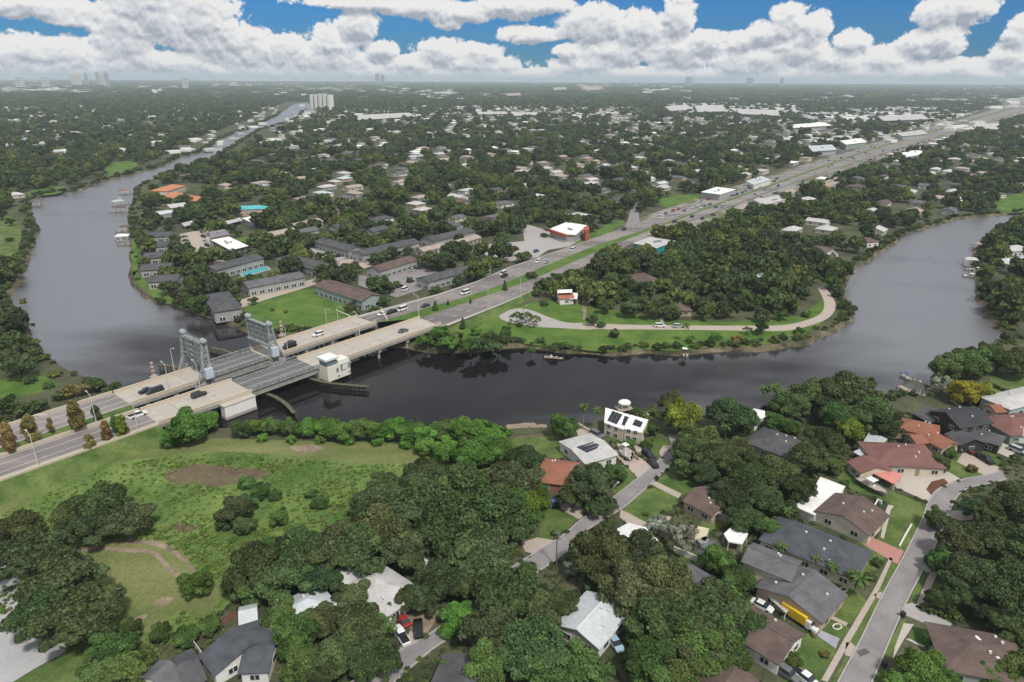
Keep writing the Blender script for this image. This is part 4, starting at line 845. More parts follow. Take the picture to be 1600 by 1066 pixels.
house('', '', (1448,636), (1474,650), 9, 3.4, 1.6, 'gable', r_char, w_black, root=r); house('', '', (1499,671), (1522,686), 7.5, 2.9, 1.5, 'gable', r_char, w_black, root=r); house('', '', (1531,671), (1548,676), 7, 3, 1.5, 'hip', r_char, w_black, root=r)
r = house('tile_house', 'orange tile roofed house squeezed between the black and maroon houses', (1424,657), (1447,662), 8, 3.3, 1.6, 'hip', r_red, w_tan, lm='the orange tile roofed house'); house('', '', (1450,673), (1487,692), 6.5, 2.6, 1.2, 'gable', r_red, w_tan, root=r); house('', '', (1424,681), (1440,680), 5, 2.6, 1, 'gable', r_red, w_tan, root=r)
house('aqua_house', 'aqua walled house with a pale roof at the right edge by the lawn', (1570,622), (1632,607), 9, 3.4, 1.2, 'hip', r_pale, w_aqua, lm='the aqua walled house')
house('maroon_hip_house', 'maroon hip roofed grey house at the right edge below the aqua one', (1578,655), (1622,650), 11, 2.8, 2, 'hip', r_maroon, w_sage, lm='the maroon hip roofed house')
house('annex', 'small orange tiled annex between the aqua house and the black house', (1548,634), (1562,633), 5, 2.6, 1, 'gable', r_red, w_tan)
slab(house('pale_shed', 'pale flat roofed building at the right edge beside the pale drive', (1590,668), (1620,672), 6, 2.7, .8, 'gable', r_pale, w_white), 'awning', [(1583,671),(1600,668),(1615,676),(1598,682)], 3.2, r_white, posts=True)
r = house('white_roof_house', 'pale grey roofed house with an orange skylight hemmed in by oaks', (583,899), (610,917), 9, 2.8, 1.8, 'hip', r_pale, w_white, lm='the pale house hemmed by oaks'); house('', '', (527,899), (556,890), 6.5, 2.7, 1.2, 'gable', r_pale, w_white, root=r)
q = g(604, 926, 5.4)-r.location; MB().box((q.x, q.y, q.z), (1.7, 1.0, .35), -.5).build('skylight', [M('orange_tarp', (.45,.2,.05), .7, .1, .5)], r)
house('metal_roof_house', 'ribbed metal roofed house half covered by oak branches near the bottom', (903,983), (949,932), 9, 2.8, 1.6, 'gable', r_metal, w_white, lm='the metal roofed house')
r = house('corner_house', 'dark grey roofed house beside the concrete patio, lower left', (364,984), (386,1010), 12, 2.8, 1.8, 'gable', r_blue, w_white, lm='the dark corner house'); slab(r, 'awning', [(322,1015),(336,1003),(346,1017),(334,1024)], 3.2, r_white, posts=True); house('', '', (385,1012), (425,1010), 8, 2.8, 1.4, 'gable', r_blue, w_white, root=r)
r = house('grey_bungalow', 'grey roofed bungalow in the bottom left corner below the corner house', (238,1058), (262,1036), 9, 2.7, 1.7, 'gable', r_grey, w_white, lm='the grey bungalow'); house('', '', (280,1040), (305,1028), 8, 2.7, 1.6, 'gable', r_char, w_white, root=r)
house('garden_shed', 'small shed with a pale metal roof behind the dark corner house', (376,956), (398,951), 4.4, 2.4, 1, 'gable', r_metal, w_aqua, 'shed', lm='the pale metal shed', wins=(1, 1))
house('dark_roof_house', 'dark roofed house cut by the bottom edge beside centre street', (742,1024), (722,1072), 11, 2.8, 1.8, 'gable', r_char, w_white, lm='the dark roof at the bottom edge')
house('tool_shed', 'plain grey gabled shed in the garden behind the slate house', (1068,886), (1094,902), 6.5, 2.5, 1.4, 'gable', r_grey, w_grey, 'shed', lm='the grey garden shed', wins=(1, 1))
flat('carport', 'small yellowish flat roofed carport in the back garden', [(1084,832),(1091,822),(1108,826),(1102,842),(1086,842)], 4.2, RM('yellowed_roof', (.55,.50,.33)), None, 'carport', 'the yellowish carport', True)
flat('lean_to', 'low grey lean-to beside the yellowish carport', [(1088,845),(1104,843),(1119,845),(1106,860),(1085,850)], 3.6, r_grey, w_grey, 'shed', 'the grey lean-to')
flat('metal_canopy', 'white metal canopy beside the long pale garden wall', [(1131,834),(1143,823),(1169,834),(1160,850),(1138,846)], 4.0, r_white, None, 'canopy', 'the white metal canopy', True)
house('brown_roof_house', 'dark brown roofed house cut by the bottom edge, left of the brown one', (1152,1040), (1128,1075), 9, 2.7, 1.7, 'gable', r_brown, w_white)
house('pale_bungalow', 'pale roofed bungalow almost hidden by the oaks below centre street', (978,842), (1006,826), 9, 2.7, 1.5, 'gable', r_white, w_white, lm='the hidden pale bungalow')
house('tan_bungalow', 'pale tan roofed bungalow glimpsed through oaks beside the grey garden shed', (1010,876), (1036,888), 8, 2.7, 1.4, 'gable', r_tan, w_cream)
house('oak_house', 'pale metal roof showing through the oaks above the parked red car', (652,873), (690,862), 9, 2.7, 1.4, 'gable', r_metal, w_white, lm='the metal roof in the oaks')
house('grey_hip_house', 'grey hip roof between oaks left of the orange skylight', (462,946), (486,934), 8, 2.7, 1.5, 'hip', r_metal, w_grey)
house('hidden_house', 'small white roof glimpsed behind palms on the river bank', (1168,648), (1192,643), 7, 2.7, 1.0, 'gable', r_white, w_white)
w_apt = RM('apartment_wall', (.33,.33,.32), .12)
# --- apartments and shops beyond the river
def apt(label, p1, p2, W, hw=4.6, rise=1.6, kind='gable', roof=r_char, wall=w_white, name='apartment_block', lm=None, **k): return house(name, label, p1, p2, W, hw, rise, kind, roof, w_apt if wall in (w_white, w_grey) and roof not in (r_tan,) else wall, 'building', lm=lm, big=True, **k)
apt('brown roofed long apartment block with an aqua end wall on the lawn', (507,438), (581,461), 11.5, roof=r_brown, wall=RM('pale_aqua_wall', (.30,.37,.36), .1), lm='the brown roofed apartments')
apt('brown roofed apartment block beside the parking lot, behind the lawn block', (583,417), (640,400), 10, roof=r_brown, wall=w_grey, lm='the rear brown roofed apartments')
apt('dark roofed white apartment block along the highway', (660,433), (757,408), 9.5, wall=w_white, lm='the white highway apartments')
apt('dark roofed apartment block left of the long central one', (503,372), (556,386), 10, wall=w_grey, lm='the small dark roofed apartments')
apt('longest dark roofed apartment block in the middle of the complex', (558,392), (646,373), 11, wall=w_white, lm='the long central apartments')
apt('dark roofed apartment block at the back of the complex by the trees', (668,371), (732,356), 12, wall=w_white, lm='the back apartments')
apt('low dark hip roofed block beside the curved pale wall', (452,398), (505,412), 12, 4.5, 2, 'hip', wall=w_grey, lm='the dark hip roofed block')
apt('grey roofed apartment block with white balconies beside the pool', (381,441), (468,425), 11, roof=r_grey, wall=w_white, lm='the poolside apartments')
apt('dark hip roofed block at the waterfront corner', (339,457), (352,474), 11, 5, 1.8, 'hip', lm='the waterfront corner block', wall=w_grey)
apt('long dark roofed block between the pool and the white roof', (326,416), (400,397), 11, 5, wall=w_grey, lm='the block behind the pool')
apt('tan roofed low block behind the white highway apartments', (655,388), (692,380), 8, 3, 1.3, roof=r_tan, wall=w_cream, lm='the low tan block'); apt('tan long low roof beside the back apartments', (712,376), (744,367), 8, 3, 1.2, roof=r_tan, wall=w_tan, lm='the long tan roof'); apt('grey low block between the back apartments and the trees', (690,344), (720,350), 9, 4, roof=r_grey, wall=w_grey, lm='the grey low block')
apt('dark roofed block glimpsed behind the small dark roofed apartments', (575,358), (600,352), 9, 4.4, wall=w_grey, lm='the glimpsed dark block'); apt('charcoal roofed block at the back beside the columned block', (520,352), (545,347), 9, 4.4, wall=w_grey, lm='the charcoal back block')
for i, (a, b) in enumerate((((234,364),(270,362)), ((234,379),(272,377)), ((226,396),(270,393)), ((222,414),(268,411)), ((236,431),(280,429)))):
    apt('waterfront townhouse with a charcoal roof, %s from the top of the row of five' % ORD[i], a, b, 12.5, 3.8, 1.5, wall=w_grey, name='townhouse', lm='the %s waterfront townhouse' % ORD[i])
flat('office_block', 'dark green walled block with a white flat roof by the car park', [(330,375),(358,370),(388,384),(360,391)], 8.5, r_white, w_green, lm='the white flat roofed block', windows=1)
flat('annex_block', 'mauve flat roofed block behind the white roofed one', [(326,362),(351,358),(359,366),(329,372)], 8, r_mauve, w_grey, lm='the mauve roofed block')
apt('grey roofed block with white columns behind the garden', (409,365), (457,356), 9, roof=r_tan, wall=w_white, lm='the white columned block')
apt('tan roofed block behind the white columned one', (456,350), (497,341), 9, roof=r_tan, wall=w_grey, lm='the tan roofed block'); apt('small grey roofed block right beside the tan roofed one', (466,359), (492,354), 8, 4.5, roof=r_grey, wall=w_grey)
house('teal_house', 'turquoise roofed pink house among the trees', (376,322), (406,321), 11, 5, 1.8, 'hip', r_teal, RM('pink_wall', (.5,.36,.34)), lm='the turquoise roofed house')
flat('white_roof_shop', 'white flat roof in front of the turquoise roofed house', [(378,341),(400,336),(418,344),(396,349)], 5, r_white, w_grey, lm='the white flat roof')
v = house('villa', 'terracotta tiled villa above the wooded river bend', (253,293), (270,288), 16, 5, 2.2, 'hip', r_terra, w_cream, lm='the terracotta villa'); house('', '', (276,302), (307,307), 17, 4.5, 2.2, 'hip', r_terra, w_cream, root=v); house('', '', (258,304), (272,300), 10, 4, 1.8, 'hip', r_terra, w_cream, root=v)
flat('carport', 'long pale carport roof beside the car park trees', [(283,349),(325,338),(329,342),(288,354)], 4.2, r_pale, None, 'carport', 'the long carport', True); flat('carport', 'shorter pale carport roof right of the long one', [(325,352),(375,340),(379,344),(330,357)], 4.2, r_pale, None, 'carport', 'the shorter carport', True)
st = flat('shop', 'white flat roofed shop with red bands beside the highway', [(858,358),(885,347),(917,352),(900,367),(886,366)], 6.5, r_white, w_grey, lm='the red banded shop')
slab(st, 'red_band', [(857.5,358.6),(884,367.4),(887,367.2),(860,357.6)], 6.7, m_red2, 1.6); slab(st, 'red_tower', [(912,355),(919,352),(921,358),(915,361)], 8.5, m_red2, .5, m_red2)
flat('warehouse', 'pale roofed warehouse with a bright teal side wall by the highway', [(989,380),(1014,370),(1056,376.5),(1026,388)], 7.5, r_pale, w_teal, lm='the teal warehouse')
r = house('red_roof_house', 'small red roofed house with white trim on the riverside green', (872,457), (893,456), 8, 3, 1.8, 'gable', RM('red_shingle', (.36,.13,.10)), w_white, lm='the small red roofed house'); slab(r, 'porch_roof', [(890,457),(903,458),(902,467),(890,467)], 4.4, r_white, posts=True); slab(r, 'roof_strip', [(871,453),(894,452),(894,457),(871,458)], 6.9, r_white, .15)
house('hut', 'small brown hip roofed hut by the riverside road', (1055,475), (1066,475), 8, 2.7, 1.8, 'hip', r_brown, w_tan, lm='the brown hut'); house('round_roof_house', 'broad grey brown hip roof among the trees behind the brown hut', (1002,426), (1020,433), 13, 3, 2.5, 'hip', r_brown, w_grey, lm='the broad grey brown roof')
house('grey_cottage', 'grey roofed house at the wooded river bend', (1193,391), (1220,394), 10, 4, 2, 'hip', r_grey, w_white, lm='the grey roof at the bend'); house('tan_cottage', 'tan roofed house in front of the grey roof at the bend', (1200,405), (1217,408), 9, 3.5, 2, 'gable', r_red, w_cream, lm='the tan roof at the bend')
flat('pool_house', 'pale blue flat roof in the trees below the tan roofed house', [(1177,432),(1190,425),(1213,431),(1200,440)], 4.5, RM('ice_roof', (.5,.58,.62)), w_white); flat('boat_cover', 'bright white canopy among the trees below the pale blue roof', [(1208,446),(1222,440),(1232,452),(1218,458)], 4.5, r_white, None, 'canopy', None, True)
house('pink_cottage', 'pinkish roofed cottage behind the riverside woods', (1120,404), (1137,406), 7, 3, 1.6, 'gable', r_tan, w_cream, lm='the pinkish cottage')
for i, (p, q, w, rf, lab) in enumerate(((((1566,386),(1592,383),11,r_pale,'pale roofed house above the moored boats at the right edge'), ((1572,404),(1600,401),10,r_metal,'metal roofed house behind the moored boats, lower of two'), ((1490,309),(1506,308),12,r_white,'white hip roofed house on the far wooded shore'), ((1535,300),(1556,299),13,r_grey,'grey roofed house on the far shore by the right edge'), ((1345,372),(1356,371),10,r_brown,'brown roof in the woods above the river bend')))): house('river_house', lab, p, q, w, 3.4, 1.8, 'hip', rf, w_white, lm='the '+' '.join(lab.split()[:4]))
# --- beyond: shops and large sheds along the highway
for px, z, rf, wl_, lab in (([(1095,300),(1120,292),(1150,296),(1125,304)],6,r_white,w_grey,'white roofed shop beside the left side of the highway'), ([(1165,283),(1190,275),(1205,281),(1178,289)],5,r_metal,w_white,'pale metal roofed garage left of the traffic queue'), ([(1180,313),(1215,305),(1228,312),(1195,321)],5,r_pale,w_white,'pale roofed shop right of the highway near the traffic'), ([(1285,285),(1308,276),(1312,286),(1292,292)],6,r_tan,w_cream,'tan roofed shop right of the highway above the woods'),
    ([(1262,228),(1300,226),(1308,234),(1270,237)],7,r_metal,w_grey,'metal roofed store beside the dark car park'), ([(1312,220),(1345,216),(1355,222),(1322,226)],8,r_white,w_sage,'long white roofed store beyond the dark car park'), ([(1402,240),(1440,232),(1448,240),(1412,246)],6,r_white,w_grey,'white roofed store on the right side of the highway'), ([(1235,195),(1285,191),(1302,196),(1240,200)],8,r_white,w_grey,'big pale roofed hall with a blue corner, far left of the highway'),
    ([(1400,208),(1440,203),(1450,209),(1410,213)],7,r_pale,w_grey,'pale roofed hall close to the far highway, left side'), ([(1520,195),(1562,192),(1560,202),(1525,202)],7,r_pale,w_tan,'pale roofed hall close to the far highway, right side'), ([(1372,182),(1440,178),(1452,186),(1380,189)],9,r_pale,w_grey,'largest white shed beyond the far highway'),
    ([(1040,166),(1075,164),(1080,172),(1045,173)],8,r_pale,w_grey,'white shed left end of the distant pale strip'), ([(1085,165),(1130,164),(1135,174),(1090,175)],9,r_pale,w_cream,'middle white shed of the distant pale strip'), ([(1150,170),(1215,172),(1220,181),(1155,178)],9,r_pale,w_grey,'right white shed of the distant pale strip'),
    ([(555,180),(640,176),(650,182),(560,188)],7,r_pale,w_grey,'pale long building right of the white towers'), ([(905,136),(940,135),(945,140),(910,142)],9,r_tan,w_cream,'big cream hall near the horizon'), ([(864,137),(884,136),(886,140),(866,141)],22,r_tan,w_brick,'brown brick block near the horizon left of the cream hall'), ([(790,146),(812,145),(815,149),(793,150)],14,r_tan,w_tan,'tan flat topped block near the horizon'),
    ([(800,176),(838,175),(842,180),(803,181)],7,r_pale,w_grey,'white flat roof in the far woods left of centre'), ([(745,175),(790,174),(794,178),(748,179)],7,r_pale,w_grey,'white roof in the far woods left of the other one')):
    flat('store', lab, px, z+LAND, rf, wl_, 'building', lm='the '+' '.join(lab.split()[:4]))
# a string of roadside shops along the near side and far side of the highway
_sr = random.Random(21); _sn = {0: 0, 1: 0}
for side, L_, w_ in ((0, er, -1), (1, wl, 1)):
    for i in range(len(L_)-1):
        y = L_[i][1]
        if y < 470 or y > 2300 or (side == 1 and y < 640): continue
        a, b = Vector(L_[i]), Vector(L_[i+1]); d = (b-a).normalized(); n = Vector((-d.y, d.x, 0))*w_; k = max(1, int((b-a).length/38))
        for j in range(k):
            if _sr.random() < .35: continue
            p = a.lerp(b, (j+.5)/k)+n*_sr.uniform(15, 24)*(1 if y < 900 else 1.5); rf, nm = _sr.choice([(r_pale, 'pale'), (r_grey, 'grey'), (r_white, 'white'), (r_tan, 'tan'), (r_metal, 'metal'), (r_brown, 'brown')]); kd = _sr.choice(['flat', 'flat', 'gable'])
            if excluded_pt(p, EXCL[-60:]): continue
            e = empty('shop', (p.x, p.y, LAND), 0, '%s %s roofed shop on the %s side of the highway, %s from the bridge end' % (nm, 'flat' if kd == 'flat' else 'gabled', ('near', 'far')[side], ordinal(_sn[side])), 'building', 'shops strung along the highway'); _sn[side] += 1
            block(e, (p.x, p.y), math.atan2(d.y, d.x)-(math.pi if d.x < 0 else 0), _sr.uniform(12, 24), _sr.uniform(9, 14), _sr.uniform(3.4, 5), 1.6, kd, rf, _sr.choice([w_white, w_cream, w_grey, w_tan]), wins=(3, 1) if y < 1100 else (0, 0))
def condo():
    b = g(489, 171, LAND); e = g(516, 172, LAND); L = (e-b).length; u = (e-b).normalized(); m = mpp(502, 171); H = 22*m; root = empty('apartment_tower', ((b.x+e.x)/2, (b.y+e.y)/2, LAND), math.atan2(u.y, u.x), 'white apartment tower with tall vertical piers beside the far river', 'building'); landmark('the white river tower', root.location)
    MB().box((0, 8, H/2-1), (L, 16, H-2)).build('wall', [w_grey], root); n = 5
    for i in range(n):
        MB().box((-L/2+L*i/(n-1), 4, H/2), (L*.105, 20, H)).build('pier', [w_white], root)
    k = 13
    for j in range(k):
        z = H*(j+.5)/k
        for i in range(n-1): put('window', WIN, root, (-L/2+L*(i+.5)/(n-1), -.12, z), 0, (L*.11, 1, H/k*.62))
    MB().box((0, 8, H+1), (L*.4, 8, 3)).build('roof_house', [w_cream], root)
condo()
def far_tower(px, top, wpx, dist, label, mat, steps=((1, 1),)):
    d = ray(px, 125); s = dist/d[1]; p = Vector((d[0]*s, dist, LAND)); m = float(pix(p.x, p.y, LAND)[2])/FPX; base = float(pix(p.x, p.y, LAND)[1]); H = min(138, (base-top)*m); W = wpx*m
    root = empty('tower_block', p, 0, label, 'tower'); z = 0
    for k, (fw_, fh) in enumerate(steps): MB().box((0, 0, (z+H*fh)/2), (W*fw_, W*.8*fw_, H*fh-z)).build('wall', [mat], root); z = H*fh
    for i in range(5): MB().box((0, -W*.4*steps[0][0]-.3, H*steps[0][1]*(i+.6)/5.4), (W*steps[0][0]*.9, .5, H*.045)).build('window_band', [m_glass], root)
m_ft = M('far_tower_wall', (.42,.42,.42), .7, .1, .02); m_ft2 = M('far_tower_dark', (.34,.37,.40), .5, .1, .02); m_ft3 = M('far_tower_pale', (.66,.64,.6), .7, .1, .02)
for a in ((167,111,4.5,7000,'tallest dark tower of the skyline on the left horizon',m_ft2,((1,.9),(.5,1))), (160,115,6,7200,'pale tower beside the tallest one on the left horizon',m_ft3,((1,.85),(.7,1))), (153,113.5,4,7400,'grey tower left of the tallest on the skyline',m_ft), (135,116,4,7500,'slim grey tower left in the skyline cluster',m_ft), (117,114,9,7300,'broad pale tower block at the left of the skyline cluster',m_ft3,((1,.9),(.6,1))), (124,118,5,7100,'low pale tower right of the broad one on the skyline',m_ft3), (286,121,4,5600,'left of two pale blocks on the horizon right of the skyline',m_ft3), (291,122.5,3.5,5700,'right of two pale blocks on the horizon beyond the skyline',m_ft3),
    (590,116,6,9000,'grey twin topped block on the horizon above the river tower',m_ft2), (598,118,5,9100,'lower grey block beside the twin topped one',m_ft2), (1076,121,8,9000,'dark flat block floating on the centre right horizon',m_ft2), (1172,123,8,9300,'dark low block on the horizon right of centre',m_ft2), (1222,122.5,4,9200,'narrow dark block on the horizon, right of the low one',m_ft2), (70,121,8,6000,'pale block on the far left horizon',m_ft3), (30,121,9,5800,'leftmost pale block on the horizon',m_ft3)): far_tower(*a)
# ------------------------------------------------------------------ foliage
def foliage(name, ramp=None):
    m = bpy.data.materials.new(name); m.use_nodes = True; nt = m.node_tree; N = nt.nodes; L = nt.links; N.clear()
    out = N.new('ShaderNodeOutputMaterial'); oi = N.new('ShaderNodeObjectInfo'); at = N.new('ShaderNodeAttribute'); at.attribute_name = 'tint'
    if ramp:
        cr = N.new('ShaderNodeValToRGB'); cr.color_ramp.interpolation = 'LINEAR'; E = cr.color_ramp.elements
        for i, (p, c) in enumerate(ramp):
            e = E[i] if i < 2 else E.new(p)
            e.position = p; e.color = (*c, 1)
        L.new(oi.outputs['Random'], cr.inputs[0]); base = cr.outputs[0]
    else: base = oi.outputs['Color']
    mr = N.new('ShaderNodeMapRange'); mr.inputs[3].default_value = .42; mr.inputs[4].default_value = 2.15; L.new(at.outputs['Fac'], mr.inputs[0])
    mx = N.new('ShaderNodeMix'); mx.data_type = 'RGBA'; mx.blend_type = 'MULTIPLY'; mx.inputs[0].default_value = 1; L.new(base, mx.inputs[6]); L.new(mr.outputs[0], mx.inputs[7])
    d = N.new('ShaderNodeBsdfDiffuse'); t = N.new('ShaderNodeBsdfTranslucent'); L.new(mx.outputs[2], d.inputs[0]); L.new(mx.outputs[2], t.inputs[0])
    s = N.new('ShaderNodeMixShader'); s.inputs[0].default_value = .22; L.new(d.outputs[0], s.inputs[1]); L.new(t.outputs[0], s.inputs[2]); L.new(s.outputs[0], out.inputs[0]); return m
TINT = [(.070,.092,.038), (.074,.116,.036), (.085,.160,.034), (.135,.165,.03), (.175,.145,.055), (.19,.195,.165), (.21,.185,.025), (.056,.076,.036)]
TNAME = ['dark olive', 'mid green', 'bright green', 'yellow green', 'rust tinged', 'grey thinly leaved', 'golden', 'very dark']
m_leaf = foliage('foliage')
m_leaf_far = foliage('foliage_mixed', [(0, (.045,.062,.034)), (.25, (.060,.082,.038)), (.5, (.070,.098,.040)), (.72, (.084,.115,.040)), (.9, (.105,.135,.043)), (1, (.14,.155,.05))])
m_weed = foliage('weed_leaves', [(0, (.10,.15,.036)), (.45, (.12,.19,.042)), (.8, (.145,.215,.05)), (.92, (.17,.20,.07)), (1, (.17,.15,.08))])
m_bark = M('bark', (.12,.10,.08), .95, .25, 2.0)
def np_mesh(name, V, F, tint, mat):
    me = bpy.data.meshes.new(name); V = np.asarray(V, np.float32); nf = len(F); k = F.shape[1]
    me.vertices.add(len(V)); me.vertices.foreach_set('co', V.ravel()); me.loops.add(nf*k); me.loops.foreach_set('vertex_index', F.ravel().astype(np.int32))
    me.polygons.add(nf); me.polygons.foreach_set('loop_start', np.arange(0, nf*k, k, dtype=np.int32)); me.polygons.foreach_set('loop_total', np.full(nf, k, np.int32))
    a = me.attributes.new('tint', 'FLOAT', 'FACE'); a.data.foreach_set('value', np.asarray(tint, np.float32)); me.materials.append(mat); me.update(calc_edges=True); me.validate(); return me
def crown(name, seed, n, s, mat, shape='oak', nl=14, zs=1.0):
    """leaf clumps spread over many lobes; unit radius, base at z=0"""
    r = np.random.default_rng(seed); C = []; Rr = []
    if shape == 'oak':
        C.append((0, 0, .48)); Rr.append((.5, .5, .40))
        for i in range(nl+10):
            a = 2*math.pi*(i*.618+r.random()*.3); d = .15+.72*math.sqrt(r.random()); q = (.34-.2*d)*(.6+.75*r.random()); z = .30+.50*(1-d**1.6)+r.normal(0, .10); C.append((d*math.cos(a), d*math.sin(a), max(.1, z))); Rr.append((q*1.1, q*1.1, q*.75))
    elif shape == 'round':
        C.append((0, 0, .7)); Rr.append((.6, .6, .6))
        for i in range(nl):
            a = 2*math.pi*(i*.618+r.random()*.1); z = .2+1.15*r.random(); d = .66*math.sqrt(max(.05, 1-((z-.75)/.85)**2))*(.8+.35*r.random()); q = .15+.2*r.random(); C.append((d*math.cos(a), d*math.sin(a), z)); Rr.append((q, q, q))
    elif shape == 'oval':
        for i in range(nl+4):
            z = .2+1.9*i/(nl+3); w = .62*math.sin(math.pi*min(1, (z+.25)/2.5))**.8; a = r.random()*6.3; q = .32+.1*r.random(); C.append((w*.6*math.cos(a), w*.6*math.sin(a), z)); Rr.append((q, q, q*1.05))
    elif shape == 'cone':
        for i in range(nl+6):
            z = .1+2.5*i/(nl+5); w = .8*(1-z/2.9); a = i*2.4; q = .12+.32*(1-z/2.8); C.append((w*.55*math.cos(a), w*.55*math.sin(a), z)); Rr.append((q, q, q*.8))
    elif shape == 'thin':
        for i in range(nl):
            a = 2*math.pi*i*.618; d = .2+.7*math.sqrt(r.random()); z = .5+.7*(1-d*d)+r.normal(0, .1); q = .15+.1*r.random(); C.append((d*math.cos(a), d*math.sin(a), z)); Rr.append((q, q, q*.7))
    C = np.array(C); Rr = np.array(Rr); w = Rr[:, 0]**2; w /= w.sum(); k = r.choice(len(C), n, p=w)
    d = r.normal(size=(n, 3)); d /= np.linalg.norm(d, axis=1)[:, None]; flip = (d[:, 2] < -.15) & (r.random(n) < .75); d[flip, 2] *= -1
    P = C[k]+Rr[k]*d*(.88+.22*r.random(n))[:, None]
    inside = np.zeros(n, bool)
    for c, q in zip(C, Rr): inside |= (((P-c)/(q*.86))**2).sum(1) < 1
    keep = ~inside | (r.random(n) < .05); P = P[keep]; d = d[keep]; k = k[keep]; n = len(P)
    nn = d*np.array([.8, .8, 1])+r.normal(0, .55, (n, 3))+np.array([0, 0, .35]); nn /= np.linalg.norm(nn, axis=1)[:, None]
    t = np.cross(nn, r.normal(size=(n, 3))); t /= np.linalg.norm(t, axis=1)[:, None]; b = np.cross(nn, t)
    sz = s*(.6+.8*r.random(n))[:, None]; V = np.empty((n, 4, 3)); asp = (.55+.5*r.random(n))[:, None]
    V[:, 0] = P-t*sz; V[:, 1] = P+b*sz*asp+nn*sz*.25; V[:, 2] = P+t*sz; V[:, 3] = P-b*sz*asp-nn*sz*.15
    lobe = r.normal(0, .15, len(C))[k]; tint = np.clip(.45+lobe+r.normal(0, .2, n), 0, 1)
    F = np.arange(n*4).reshape(n, 4); V = V.reshape(-1, 3); nv = len(V); CV = []; CF = []; b0 = nv     # inner branches and leaves, as low solids
    if shape != 'thin':
        u = np.array([(math.cos(a)*math.sin(p), math.sin(a)*math.sin(p), math.cos(p)) for p in (.35, 1.1, 1.9, 2.75) for a in np.linspace(0, 2*math.pi, 6, endpoint=False)+p])
        for c, q in zip(C, Rr):
            CV.append(c+u*q*.86)
            for ring in range(3):
                for i in range(6): CF.append((b0+ring*6+i, b0+(ring+1)*6+i, b0+(ring+1)*6+(i+1) % 6, b0+ring*6+(i+1) % 6))
            CF += [(b0, b0+1, b0+2, b0+3), (b0, b0+3, b0+4, b0+5)]
            b0 += 24
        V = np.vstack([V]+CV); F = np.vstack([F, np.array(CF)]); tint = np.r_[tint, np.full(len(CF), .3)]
    V = V*np.array([1, 1, zs]); return np_mesh(name, V, F, tint, mat)
def trunk_mesh(seed, limbs=5):
    r = random.Random(seed); mb = MB(); mb.tube((0, 0, -.06), (.02, .01, .3), .075, .05, 7)
    for i in range(limbs):
        a = 2*math.pi*i/limbs+r.random()*.6; d = .3+.25*r.random(); z = .55+.3*r.random(); m_ = Vector((.5*d*math.cos(a), .5*d*math.sin(a), .3+.5*(z-.3))); mb.tube((.02, .01, .28), m_, .042, .028, 5); mb.tube(m_, (d*math.cos(a), d*math.sin(a), z), .028, .012, 5)
    return mb.mesh('trunk', m_bark)
TRUNKS = [trunk_mesh(i) for i in range(4)]
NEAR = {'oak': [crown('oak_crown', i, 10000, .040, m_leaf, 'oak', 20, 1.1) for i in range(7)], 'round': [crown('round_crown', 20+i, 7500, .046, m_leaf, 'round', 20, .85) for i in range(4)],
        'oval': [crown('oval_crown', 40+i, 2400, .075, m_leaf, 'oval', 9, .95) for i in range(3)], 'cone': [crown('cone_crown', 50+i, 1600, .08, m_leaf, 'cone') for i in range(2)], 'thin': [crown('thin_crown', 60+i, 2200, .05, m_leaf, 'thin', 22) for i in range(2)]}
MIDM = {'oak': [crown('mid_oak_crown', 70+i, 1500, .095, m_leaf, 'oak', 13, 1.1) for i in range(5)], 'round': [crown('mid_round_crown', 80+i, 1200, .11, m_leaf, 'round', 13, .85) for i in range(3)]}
MIDM['oval'] = NEAR['oval']; MIDM['cone'] = NEAR['cone']; MIDM['thin'] = NEAR['thin']
def palm_mesh(seed, nf=17):
    r = random.Random(seed); V = []; F = []
    for i in range(nf):
        a = 2*math.pi*i*.618; el = .95-1.35*i/nf+r.uniform(-.1, .1); L = 1.0+r.uniform(-.1, .1); p = np.zeros(3); pts = [p.copy()]; e = el
        for j in range(5): p = p+np.array([math.cos(a)*math.cos(e), math.sin(a)*math.cos(e), math.sin(e)])*L/5; e -= .33; pts.append(p.copy())
        side = np.array([-math.sin(a), math.cos(a), 0])
        for j in range(5):
            w0 = .17*math.sin(math.pi*(j+.4)/6); w1 = .17*math.sin(math.pi*(j+1.2)/6)
            for s in (-1, 1):
                b = len(V); V += [pts[j], pts[j+1], pts[j+1]+side*s*w1-np.array([0, 0, w1*.5]), pts[j]+side*s*w0-np.array([0, 0, w0*.5])]; F.append((b, b+1, b+2, b+3))
    return np_mesh('palm_crown', V, np.array(F), np.random.default_rng(seed).random(len(F))*.6+.2, m_leaf)
PALMS = [palm_mesh(i) for i in range(3)]; PTRUNK = MB().tube((0, 0, -.02), (.02, 0, .5), .022, .016, 6).tube((.02, 0, .5), (.01, .01, 1), .016, .014, 6).mesh('palm_trunk', M('palm_bark', (.25,.22,.18), .9, .15, 2))
TREES = []; rt = random.Random(11)
